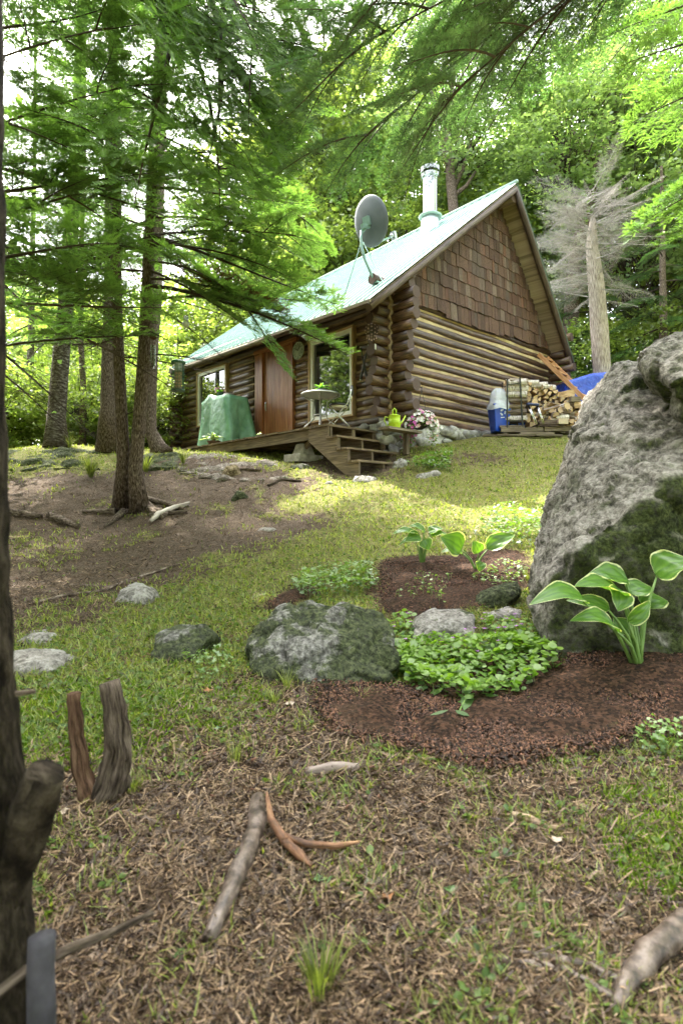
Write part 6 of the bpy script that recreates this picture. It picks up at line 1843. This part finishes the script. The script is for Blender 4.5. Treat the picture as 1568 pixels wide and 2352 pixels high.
# wall plaque (round clock) and ornaments
cl = cab(-.02, 2.85, 3.80)
wc = thing('wall_clock', 'round pale green weathered clock on the log wall between door and near window', 'clock', tuple(cl))
axw = Matrix((FD, Vector((0, 0, 1)), -GD)).transposed()
m = MB(); m.lathe(cl, [(.001, .0), (.20, .0), (.215, .02), (.20, .035), (.18, .025), (.001, .022)], 30, axw); m.build('dial', mat_plain('pale_green_dial', (.20, .25, .19), (.33, .38, .30), .6, scale=12), wc)
m = MB()
for k in range(12):
    a = k*math.pi/6; m.box(cl + axw @ Vector((math.cos(a)*.155, math.sin(a)*.155, .028)), (.012, .03, .006), axw @ Matrix.Rotation(a-math.pi/2, 3, 'Z'))
m.build('hour_marks', M_black, wc, kind='stuff')
for L_, a in ((.09, .6), (.13, 2.3)):
    m = MB(); m.box(cl + axw @ Vector((math.cos(a)*L_/2, math.sin(a)*L_/2, .03)), (L_, .012, .006), axw @ Matrix.Rotation(a, 3, 'Z')); m.build('hand', M_black, wc)
# star shaped wind ornament under the eave
wo_c = cab(-.52, .03, 3.50)
orn = thing('wind_ornament', 'beaded snowflake shaped wire ornament hanging from the eave at the corner', 'ornament', tuple(wo_c + Vector((0, 0, .35))))
m = MB(); m.tube([wo_c+Vector((0, 0, .12)), wo_c+Vector((0, 0, .42))], .0035, 4); m.build('hanging_wire', M_black, orn)
M_cop = mat_plain('pinkish_beads', (.35, .22, .2), (.55, .40, .38), .35)
ex_ = Vector((1, 0, 0)); ez_ = Vector((0, 0, 1))
cents = [(0, 0)] + [(.075*math.cos(a), .075*math.sin(a)) for a in np.arange(6)*math.pi/3+.52]
for (x, z) in cents:
    m = MB(); m.tube([wo_c + ex_*(x+.04*math.cos(a)) + ez_*(z+.04*math.sin(a)) for a in np.linspace(0, 6.283, 13)], .004, 4, False); m.build('ring', M_black, orn)
    m = MB(); m.ball(wo_c + ex_*x + ez_*z, .011, 6); m.build('bead', M_cop, orn)
for k, a in enumerate(np.arange(12)*math.pi/6):
    m = MB(); m.ball(wo_c + ex_*.125*math.cos(a) + ez_*.125*math.sin(a), .010, 6); m.build('bead', M_cop, orn)
for x in (-.09, -.045, 0, .045, .09):
    m = MB(); z0 = -.11 - (.05 - abs(x)*.4); m.tube([wo_c + ex_*x + ez_*-.09, wo_c + ex_*x + ez_*(z0-.02)], .003, 4); m.ball(wo_c + ex_*x + ez_*(z0-.03), .012, 6, (1, 1, 1.4)); m.build('pendant', M_cop, orn)
o = MB().box(cab(-.50, -.05, 3.17), (.045, .012, .10), RZ+.3).build('paper_tag', mat_plain('white_card', (.6, .6, .58), (.7, .7, .68), .7)); tag(o, 'small white tag hanging below the beaded ornament', 'tag')
# crossed black garden torches
for s_, lb in ((-1, 'left of the two crossed thin black skewers hung on the front wall'), (1, 'right of the two crossed thin black skewers hung on the front wall')):
    t = thing('barbecue_skewer', lb, 'skewer', tuple(cab(-.13, .6, 3.0)))
    a_, b_ = cab(-.13, .6+s_*.11, 3.40), cab(-.15+s_*.01, .6-s_*.08, 2.72)
    m = MB(); m.tube([a_, a_.lerp(b_, .5), b_], [.012, .016, .02], 6); m.build('rod', M_black, t)
    m = MB(); m.ball(a_, .02, 6); m.ball(b_, .024, 6); m.build('knob', M_galv, t)
    m = MB(); m.tube([a_.lerp(b_, .55), a_.lerp(b_, .95)], [.022, .026], 6); m.build('grip', M_black, t)
# watering can
wcn = cab(-.58, -.60, ZD-.077)
can = thing('watering_can', 'bright lime green metal watering can on the ledge by the corner', 'watering can', tuple(wcn))
M_lime = mat_plain('lime_paint', (.42, .60, .02), (.48, .66, .03), .3, spec=.6)
m = MB(); m.lathe(wcn, [(.105, 0), (.11, .01), (.108, .09), (.113, .095), (.108, .10), (.107, .12), (.112, .125), (.107, .13), (.105, .22), (.112, .225), (.10, .235), (.06, .25), (.001, .255)], 26); m.build('body', M_lime, can, smooth=True)
m = MB(); m.tube([wcn+Vector((-.10, 0, .19)), wcn+Vector((-.17, 0, .21)), wcn+Vector((-.185, 0, .14)), wcn+Vector((-.15, 0, .06)), wcn+Vector((-.10, 0, .03))], .010, 8); m.build('back_handle', M_lime, can, smooth=True)
m = MB(); m.tube([wcn+Vector((-.03, 0, .24)), wcn+Vector((-.03, 0, .33)), wcn+Vector((.0, 0, .37)), wcn+Vector((.03, 0, .33)), wcn+Vector((.03, 0, .24))], .012, 8); m.build('top_handle', M_lime, can, smooth=True)
m = MB(); m.tube([wcn+Vector((.09, .05, .05)), wcn+Vector((.17, .12, .16)), wcn+Vector((.22, .17, .26))], [.02, .015, .012], 8); m.build('spout', M_lime, can, smooth=True)
# hanging flower basket
hb = at(963, 968, 10.85)
bk = thing('hanging_basket', 'hanging basket of white pink and magenta flowers against the gable wall corner', 'flower basket', tuple(hb + Vector((0, 0, .6))))
m = MB(); m.lathe(hb + Vector((0, 0, -.16)), [(.06, 0), (.15, .06), (.19, .15), (.2, .16)], 18); m.build('basket', mat_plain('dark_basket', (.03, .025, .02), (.05, .04, .03), .8), bk)
hk = at(968, 893, 10.88)
for a in (0, 2.09, 4.19):
    m = MB(); m.tube([hb+Vector((.17*math.cos(a), .17*math.sin(a), 0)), hk], .004, 4); m.build('chain', M_black, bk)
m = MB(); m.tube([hk, hk+Vector((0, 0, .03)), hk+Vector((.03, .07, .06)), cab(.55, -.02, hk.z+.06)], .008, 5); m.build('hook', M_black, bk)
nb = 1100
th_ = RNG.random(nb)*6.283; ph_ = np.arccos(RNG.uniform(-.25, 1, nb)); rr_ = .34*RNG.uniform(.75, 1.05, nb)
T = np.stack([rr_*np.sin(ph_)*np.cos(th_), rr_*np.sin(ph_)*np.sin(th_)*.8, rr_*np.cos(ph_)*.78 - .06], -1)
tr = RNG.random(nb) < .33
T[tr] = np.stack([np.where(RNG.random(tr.sum()) < .55, RNG.normal(-.22, .06, tr.sum()), RNG.normal(.25, .045, tr.sum())), RNG.normal(-.1, .1, tr.sum()), RNG.uniform(-.50, .0, tr.sum())*np.where(T[tr][:, 0] > 0, .9, 1)], -1)
V, Fc = scatter(leafM, leafMF, rot_mats(RNG.random(nb)*6.28, RNG.normal(.3, .5, nb), RNG.normal(0, .5, nb))*RNG.uniform(.03, .055, nb)[:, None, None], T + np.array([0, 0, -.6]))
link_mesh('foliage', np_mesh('foliage', V, Fc, M_maple, {'rnd': np.repeat(RNG.random(nb)*.6, len(leafM))}), bk)
M_fl = [mat_plain('white_petals', (.72, .66, .68), (.8, .78, .78), .7), mat_plain('pink_petals', (.70, .38, .45), (.75, .5, .55), .7), mat_plain('magenta_petals', (.55, .07, .40), (.62, .14, .5), .7)]
fm = []
for M_ in M_fl:
    m = MB()
    for q in range(5):
        a = q*1.2566; m.v += [Vector((0, 0, 0)), Vector((math.cos(a-.55), math.sin(a-.55), .25)), Vector((math.cos(a)*1.25, math.sin(a)*1.25, .3)), Vector((math.cos(a+.55), math.sin(a+.55), .25))]; m.face([q*4, q*4+1, q*4+2, q*4+3])
    fm.append(m.mesh('flower', M_))
for i in range(290):
    p = T[i]*1.06
    outw = Vector((p[0], p[1]-.15, p[2]+.15)).normalized()
    left = p[0] < -.10
    me = fm[2] if (left and random.random() < .7) or random.random() < .12 else (fm[1] if random.random() < .4 else fm[0])
    s_ = random.uniform(.024, .034)
    inst('flower', me, Matrix.Translation(hb + Vector(p)) @ outw.to_track_quat('Z', 'Y').to_matrix().to_4x4() @ Matrix.Diagonal((s_, s_, s_, 1)), bk)
# bird feeder, bulb, chimes
Yf = 8.0; pf = Yf/F
fc_ = at(409, 898, Yf)
bf = thing('bird_feeder', 'green capped wire caged seed feeder hanging left of the cabin eave', 'bird feeder', tuple(at(409, 825, Yf)))
M_dg = mat_plain('dark_green_metal', (.02, .10, .06), (.03, .13, .08), .4)
h_ = 72*pf; r_ = 13.5*pf
m = MB(); m.lathe(fc_, [(r_*1.15, 0), (r_*1.15, .02), (.01, .03)], 20); m.build('tray', M_dg, bf)
m = MB(); m.lathe(fc_ + Vector((0, 0, h_-.05)), [(r_*1.2, 0), (r_*1.22, .02), (r_*.8, .045), (.001, .055)], 20); m.build('cap', M_dg, bf)
m = MB(); m.lathe(fc_, [(r_*.6, .03), (r_*.6, h_*.62), (.001, h_*.63)], 16); m.build('seed', mat_plain('bird_seed', (.18, .11, .06), (.38, .28, .18), .9, scale=60), bf)
m = MB(); m.lathe(fc_, [(r_*.63, h_*.64), (r_*.63, h_-.04)], 16, cap=False); m.build('tube', mat_plain('clear_tube', (.32, .38, .34), (.42, .47, .42), .15), bf)
m = MB()
for k in range(14):
    a = k*6.283/14; d = Vector((math.cos(a), math.sin(a), 0))*r_; m.tube([fc_+d+Vector((0, 0, .02)), fc_+d+Vector((0, 0, h_-.04))], .0028, 4, False)
for k in range(9):
    z = .03 + k*(h_-.08)/8; m.tube([fc_+Vector((r_*math.cos(a), r_*math.sin(a), z)) for a in np.linspace(0, 6.283, 15)], .0028, 4, False)
m.build('wire_cage', M_dg, bf, kind='stuff')
m = MB(); m.tube([fc_+Vector((0, 0, h_)), at(408, 740, Yf), at(404, 640, Yf)], .003, 4); m.build('hanging_wire', M_black, bf)
bc = at(427, 742, 8.0)
lb2 = thing('hanging_bulb', 'small solar light bulb hanging above the bird feeder', 'light bulb', tuple(bc+Vector((0, 0, .1))))
m = MB(); m.lathe(bc, [(.035, .03), (.037, .10), (.03, .105)], 14); m.build('cap', M_chrome, lb2, smooth=False)
m = MB(); m.ball(bc + Vector((0, 0, -.01)), .05, 14, (1, 1, 1.1)); m.build('globe', mat_plain('clear_globe', (.45, .5, .42), (.55, .6, .5), .08), lb2, smooth=True)
m = MB(); m.tube([bc+Vector((0, 0, .1)), at(428, 640, 8.0)], .003, 4); m.build('hanging_wire', M_black, lb2)
wc0 = at(351, 800, 8.25)
wch = thing('wind_chime', 'silver tube wind chime hanging beside the right trunk of the twin fir', 'wind chime', tuple(at(351, 770, 8.25)))
m = MB(); m.lathe(at(352, 775, 8.25), [(.02, -.03), (.05, -.01), (.055, .02), (.001, .04)], 14); m.build('top_disc', M_stump_r, wch)
for k, (dx, l0) in enumerate(((-5, 40), (-2, 52), (2, 55), (5, 48))):
    m = MB(); m.tube([at(351+dx, 792, 8.25), at(351+dx, 792+l0, 8.25)], .007, 6); m.build('tube', M_chrome, wch)
m = MB(); m.tube([at(350, 780, 8.25), at(350, 838, 8.25)], .003, 4); m.box(at(350, 838, 8.25), (.04, .01, .06)); m.build('clapper', M_stump, wch)
m = MB(); m.tube([at(352, 775, 8.25), at(352, 700, 8.3)], .003, 4); m.build('hanging_wire', M_black, wch)

# ================================================================ WOODPILE CORNER
Yw = 12.55
# recycling bin with a clear bag
bb = at(1146, 992, 12.75); bb.z = at(0, 993, 12.75).z
rb = thing('recycling_bin', 'blue recycling bin with a clear plastic bag against the gable wall', 'bin', tuple(bb), .15)
m = MB()
def frust(m, c, w0, d0, w1, d1, h, rz, z0=0):
    k = len(m.v)
    for (w_, d_, z) in ((w0, d0, z0), (w1, d1, z0+h)):
        for (sx, sy) in ((-1, -1), (1, -1), (1, 1), (-1, 1)): m.v.append(Vector(c) + Matrix.Rotation(rz, 3, 'Z') @ Vector((sx*w_/2, sy*d_/2, z)))
    for q in ((0, 1, 5, 4), (1, 2, 6, 5), (2, 3, 7, 6), (3, 0, 4, 7), (3, 2, 1, 0), (4, 5, 6, 7)): m.face([k+i for i in q])
frust(m, bb, .30, .30, .42, .40, .60, .15); m.build('body', M_blue, rb, bevel=.015)
m = MB(); frust(m, bb, .44, .42, .45, .43, .035, .15, .585); m.build('rim', M_blue, rb)
M_w = mat_plain('white_print', (.62, .68, .8), (.66, .72, .84), .5)
R15 = Matrix.Rotation(.15, 3, 'Z')
def on_bin(x, z): return bb + R15 @ Vector((x, -.15-.05*(z/.6)-.006, z))
m = MB()
for k in range(3):   # three chasing arrows
    a0 = math.pi/2 + k*2.094
    for s_, e in ((a0-.25, a0+.62),):
        P_ = [(.055*math.cos(a), .055*math.sin(a)) for a in np.linspace(s_, e, 5)]
        for i in range(4):
            (x0, z0), (x1, z1) = P_[i], P_[i+1]
            f0, f1 = .72, 1.28
            m.quad(on_bin(x0*f0, .43+z0*f0), on_bin(x1*f0, .43+z1*f0), on_bin(x1*f1, .43+z1*f1), on_bin(x0*f1, .43+z0*f1))
    ax, az_ = .055*math.cos(a0+.62), .055*math.sin(a0+.62); tx_, tz_ = -math.sin(a0+.62), math.cos(a0+.62)
    nx_, nz_ = math.cos(a0+.62), math.sin(a0+.62)
    k_ = len(m.v); m.v += [on_bin(ax-nx_*.03, .43+az_-nz_*.03), on_bin(ax+nx_*.03, .43+az_+nz_*.03), on_bin(ax+tx_*.035, .43+az_+tz_*.035)]; m.face((k_, k_+1, k_+2))
m.build('recycling_mark', M_w, rb, kind='stuff')
m = MB(); m.quad(on_bin(-.045, .30), on_bin(.045, .31), on_bin(.045, .33), on_bin(-.045, .32)); m.build('print_strip', M_w, rb)
m_, n_, out_ = new_mat('clear_plastic_bag')
pb = n_.nodes.new('ShaderNodeBsdfPrincipled'); pb.inputs['Base Color'].default_value = (.75, .8, .85, 1); pb.inputs['Roughness'].default_value = .25; pb.inputs['Alpha'].default_value = .62
fz = tex_noise(n_, coords(n_, 'World'), 14, 4); bp = n_.nodes.new('ShaderNodeBump'); bp.inputs['Strength'].default_value = .8; bp.inputs['Distance'].default_value = .03
n_.links.new(fz, bp.inputs['Height']); n_.links.new(bp.outputs[0], pb.inputs['Normal']); n_.links.new(pb.outputs[0], out_.inputs[0]); M_bag = m_
V = []; k = 30; prof = [(.25, .50), (.26, .60), (.235, .66), (.22, .75), (.19, .86), (.14, .95), (.06, 1.0)]
for (r_, z) in prof:
    for j in range(k):
        a = j*6.283/k; q = 1 + .22*mnoise.noise(Vector((math.cos(a)*2, math.sin(a)*2, z*5))); V.append((r_*q*math.cos(a)-.02, r_*q*math.sin(a), z + .04*mnoise.noise(Vector((math.cos(a)*3, math.sin(a)*3, 3+z)))))
idx = np.arange(len(prof)*k).reshape(len(prof), k); nx_ = np.roll(idx, -1, 1); V.append((0, 0, 1.01))
F4 = np.stack([idx[:-1], nx_[:-1], nx_[1:], idx[1:]], -1).reshape(-1, 4); F3 = np.stack([idx[-1], nx_[-1], np.full(k, len(V)-1)], -1)
link_mesh('plastic_bag', np_mesh('plastic_bag', np.array(V), [F4, F3], M_bag, smooth=True), rb)
b2 = at(1190, 992, 13.1)
o = thing('recycling_box', 'second blue box tucked behind the firewood rack', 'box', tuple(b2), .1)
m = MB(); frust(m, b2, .5, .3, .56, .34, .22, .1, .03); m.build('body', M_blue, o, bevel=.01)

# pallets
def pallet(c, rz, W, D, label, H=.13, nb_=7):
    t = thing('wooden_pallet', label, 'pallet', tuple(c), rz)
    Rr_ = Matrix.Rotation(rz, 3, 'Z')
    for k in range(nb_):
        m = MB(); m.box(Vector(c) + Rr_ @ Vector((-W/2 + (k+.5)*W/nb_, 0, H-.01)), (W/nb_*.72, D, .02), rz, .004); m.build('deck_slat', M_greywood, t)
    for y in (-D/2+.02, 0, D/2-.02):
        m = MB(); m.box(Vector(c) + Rr_ @ Vector((0, y, H-.065)), (W, .04, .09), rz); m.build('runner', M_greywood, t)
    for y in (-.4, 0, .4):
        m = MB(); m.box(Vector(c) + Rr_ @ Vector((y*W, 0, .01)), (.1, D, .018), rz); m.build('bottom_slat', M_greywood, t)
    return t
pz = at(0, 998, 12.6).z
pallet(Vector((4.05, 12.85, pz)), .02, .95, .8, 'weathered pallet under the black firewood rack', .15)
pallet(Vector((4.98, 12.9, pz+.03)), .06, .88, .8, 'weathered pallet with notched side under the loose firewood heap', .15)
for k, (x, y, z, w_, rz, lb) in enumerate([(3.9, 12.35, pz-.05, .9, .03, 'longest grey plank on the grass before the pallets'), (4.35, 12.36, pz-.01, .75, -.03, 'thin grey plank leaning along the left pallet front'), (4.6, 12.32, pz-.055, .6, .05, 'short reddish grey plank at the middle of the pallet front'),
        (3.85, 12.55, pz+.17, .55, .0, 'thick grey board lying on the left pallet'), (3.35, 12.5, pz-.04, .35, .1, 'grey board stub by the foot of the recycling bin')]):
    o = MB().box(Vector((x, y, z)), (w_, .10, .035 if k != 3 else .06), rz, .006).build('plank', M_greywood); tag(o, lb, 'plank')
for k in range(7):
    o = MB().box(Vector((4.72+random.uniform(-.04, .06), 12.5, pz+.175+k*.022)), (random.uniform(.5, .68), .14, .016), random.uniform(-.08, .1), .006).build('shingle_offcut', M_shingle_grey)
    tag(o, 'thin grey board in the low stack on the pallet behind the folding stool', 'board', 'thin boards stacked on the pallet')
# rack
rk = thing('firewood_rack', 'narrow black metal firewood rack at the left end of the woodpile', 'rack', (3.9, 12.55, pz+.13))
xl, xr = at(1163, 0, Yw).x, at(1192, 0, Yw).x; zt_, zb_ = at(0, 872, Yw).z, pz+.13
for yy in (12.50, 12.86):
    m = MB(); m.bar((xl, yy, zb_), (xl, yy, zt_), .03, .03); m.build('upright', M_black, rk)
    m = MB(); m.bar((xr+.06, yy, zb_-.0), (xr, yy, zt_+.04), .03, .03); m.build('upright', M_black, rk)
    m = MB(); m.bar((xl, yy, zt_-.13), (xr, yy, zt_-.09), .025, .02); m.build('crossbar', M_black, rk)
    m = MB(); m.bar((xl, yy, zb_+.16), (xr+.06, yy, zb_+.17), .025, .025); m.build('crossbar', M_black, rk)
# firewood: split logs
M_fbark = mat_wood('firewood_bark', (.08, .06, .045), (.22, .17, .13), (.38, .32, .26), rough=.9, along=6, across=30, rnd=.35, bstr=.9)
M_birch = mat_wood('birch_bark', (.20, .16, .13), (.55, .50, .45), (.70, .66, .62), rough=.8, along=40, across=6, rnd=.15, bstr=.5)
M_fsplit = mat_wood('split_wood', (.30, .18, .085), (.50, .33, .17), (.62, .45, .27), rough=.8, along=3, across=40, rnd=.25)
M_fend = mat_plain('cut_wood_end', (.40, .27, .15), (.60, .45, .28), .85, scale=18, rnd=.25)
def split_mesh(seed, bark):
    rg = random.Random(seed); m = MB(); kind_ = rg.choice(['wedge', 'half', 'wedge', 'round', 'wedge'])
    if kind_ == 'round': P_ = [(math.cos(a), math.sin(a)) for a in np.arange(9)*6.283/9]; nb_ = 9
    elif kind_ == 'half': P_ = [(math.cos(a), math.sin(a)*1.1-.4) for a in np.linspace(0, math.pi, 6)]; nb_ = 5
    else: P_ = [(1.5*math.cos(a)-.0, 1.5*math.sin(a)-.8) for a in np.linspace(.95, 2.2, 5)] + [(rg.uniform(-.3, .3), -.9)]; nb_ = 4
    P_ = [(x*rg.uniform(.9, 1.1), y*rg.uniform(.9, 1.1)) for x, y in P_]; n_ = len(P_)
    for s_ in (-.5, .5):
        for (x, y) in P_: m.v.append(Vector((s_, x*(1+s_*.12), y*(1-s_*.1))))
    for i in range(n_):
        m.mi = 0 if i < nb_ else 1
        j = (i+1) % n_; m.face((i, j, j+n_, i+n_), [(i*.07, 0), (i*.07+.07, 0), (i*.07+.07, .4), (i*.07, .4)])
    m.mi = 2; m.face(list(range(n_))[::-1], [(0, 0)]*n_); m.face([n_+i for i in range(n_)], [(0, 0)]*n_)
    return m.mesh('firewood_log', [bark, M_fsplit, M_fend])
FW = [split_mesh(k, M_birch if k in (0, 5) else M_fbark) for k in range(9)]
def fire(p, yaw, r, L, label, group, roll=None, pitch=0.0, me=None):
    o = inst('firewood_log', me or random.choice(FW), Matrix.Translation(Vector(p)) @ Matrix.Rotation(yaw, 4, 'Z') @ Matrix.Rotation(pitch, 4, 'Y') @ Matrix.Rotation(random.uniform(0, 6.28) if roll is None else roll, 4, 'X') @ Matrix.Diagonal((L, r, r, 1)))
    tag(o, label, 'firewood', group); return o
zb0 = pz+.17
# long sides seen, held by the rack
for k in range(7):
    z = zb0 + .20 + k*.135
    for yy in (12.62, 12.80):
        fire((3.96+random.uniform(-.03, .05), yy+random.uniform(-.02, .02), z), random.uniform(-.12, .12), random.uniform(.065, .085), random.uniform(.40, .52), 'split log lying lengthwise in the black rack', 'firewood held in the rack')
fire((4.02, 12.6, zt_-.02), .1, .07, .42, 'pale split log on the very top of the rack', None)
# end grain facing the viewer
topz = [2.98, 2.95, 2.86, 2.84, 2.84, 2.78, 2.70, 2.72, 2.66, 2.6, 2.6]
for i in range(11):
    x = 4.33 + i*.118
    z = zb0 + .08 + (i % 2)*.05
    while z < topz[i] - .0:
        fire((x+random.uniform(-.02, .02), 12.95+random.uniform(-.05, .05), z), math.pi/2 + random.uniform(-.15, .15), random.uniform(.055, .078), random.uniform(.36, .44), 'split log stacked end on in the middle of the woodpile', 'firewood stacked end on in the pile')
        z += .118
for i in range(3):
    fire((4.36+i*.2, 12.8, 2.98-i*.05), random.uniform(-.2, .3), .07, .36, ['white birch log lying across the top of the pile next to the rack', 'short split log lying across the top of the middle pile', 'split log lying across the right end of the end on stack'][i], None, me=FW[0])
# tumbled heap to the right
for k in range(46):
    t_ = random.random(); x = 4.75 + random.random()*.95; hmax = .80 - .62*abs((x-5.05)/.62)**1.4*.8
    z = zb0 + .05 + random.random()*max(.05, hmax); y = 12.78 - (zb0+.8-z)*.28 + random.uniform(-.05, .08)
    fire((x, y, z), random.choice([random.uniform(-.5, .5), math.pi/2+random.uniform(-.4, .4)]), random.uniform(.06, .085), random.uniform(.28, .38), 'split log tumbled in the loose heap at the right of the woodpile', 'firewood tumbled in the loose heap', pitch=random.uniform(-.35, .35))
for k in range(10):
    x = 5.15 + random.random()*.5
    fire((x, 12.55+random.uniform(-.05, .1), zb0+random.uniform(.0, .12)), random.uniform(-.8, .8), random.uniform(.055, .075), random.uniform(.25, .34), 'short split log slipped to the front foot of the woodpile', 'firewood at the foot of the heap')
o = MB().box((4.95, 12.42, zb0+.10), (.22, .10, .12), .05, .004).build('wood_block', mat_plain('pale_sawn_block', (.5, .4, .28), (.6, .5, .37), .8)); tag(o, 'pale sawn square block in front of the woodpile', 'wood block')
o = MB().box((5.28, 12.56, zb0+.62), (.22, .12, .12), .1, .004).build('wood_block', M_greywood); tag(o, 'grey weathered block on top of the loose heap', 'wood block')
# folding stool
stl = thing('folding_stool', 'chrome legged folding stool with blue top leaning on the woodpile', 'stool', (4.35, 12.36, pz+.16))
A1, A2 = at(1213, 930, 12.34), at(1233, 926, 12.4)
for (a_, b_) in (((1212, 932), (1230, 974)), ((1214, 931), (1234, 974)), ((1232, 930), (1246, 972)), ((1234, 930), (1249, 972))):
    m = MB(); m.tube([at(a_[0], a_[1], 12.36), at(b_[0], b_[1], 12.26)], .012, 7); m.build('leg', M_chrome, stl, smooth=True)
m = MB(); m.bar(at(1209, 928, 12.36), at(1237, 930, 12.36), .10, .05); m.build('seat', mat_plain('blue_black_pad', (.01, .02, .08), (.02, .03, .12), .35), stl, bevel=.01)
# ladder
ld = thing('wooden_ladder', 'orange brown plank ladder leaning on the gable wall at its rear end', 'ladder', tuple(gp(6.9, 13.6)))
lt = cab(6.0, -.06, 4.30); ldir = (-FD*1.55 + Vector((0, 0, -1.75))); L_ = 1.4
lt2 = lt - ldir*.03
M_lad = mat_wood('ladder_wood', (.36, .17, .07), (.58, .31, .15), (.66, .40, .22), rough=.6, along=2, across=30, rnd=.12)
up_ = GD
for s_ in (0, .52):
    m = MB(); a_ = lt + GD*s_; b_ = a_ + ldir*L_; m.bar(a_, b_, .035, .11, GD.cross(ldir)); m.build('rail', M_lad, ld)
for k in range(9):
    c_ = lt + ldir*(.07+k*.13)*1.0
    m = MB(); m.bar(c_ + GD*.015, c_ + GD*.505, .12, .03); m.build('rung', M_lad, ld)
# blue tarp over a pile behind the ladder
M_bt = mat_plain('blue_tarp', (.008, .04, .42), (.02, .09, .60), .3, scale=6, kind='World', bstr=.9, bdist=.06, spec=.7)
tcn = Vector((6.7, 15.0, 2.25))
drape('tarp_cover', 'crumpled bright blue tarp over a stack behind the ladder', 'tarp', tcn, Vector((1, .1, 0)), Vector((-.1, 1, 0)), .85, .4, 1.42, M_bt, lambda x, y: .10*x - .22*max(0, -x-.15), .05, fold=.05, seed=9)
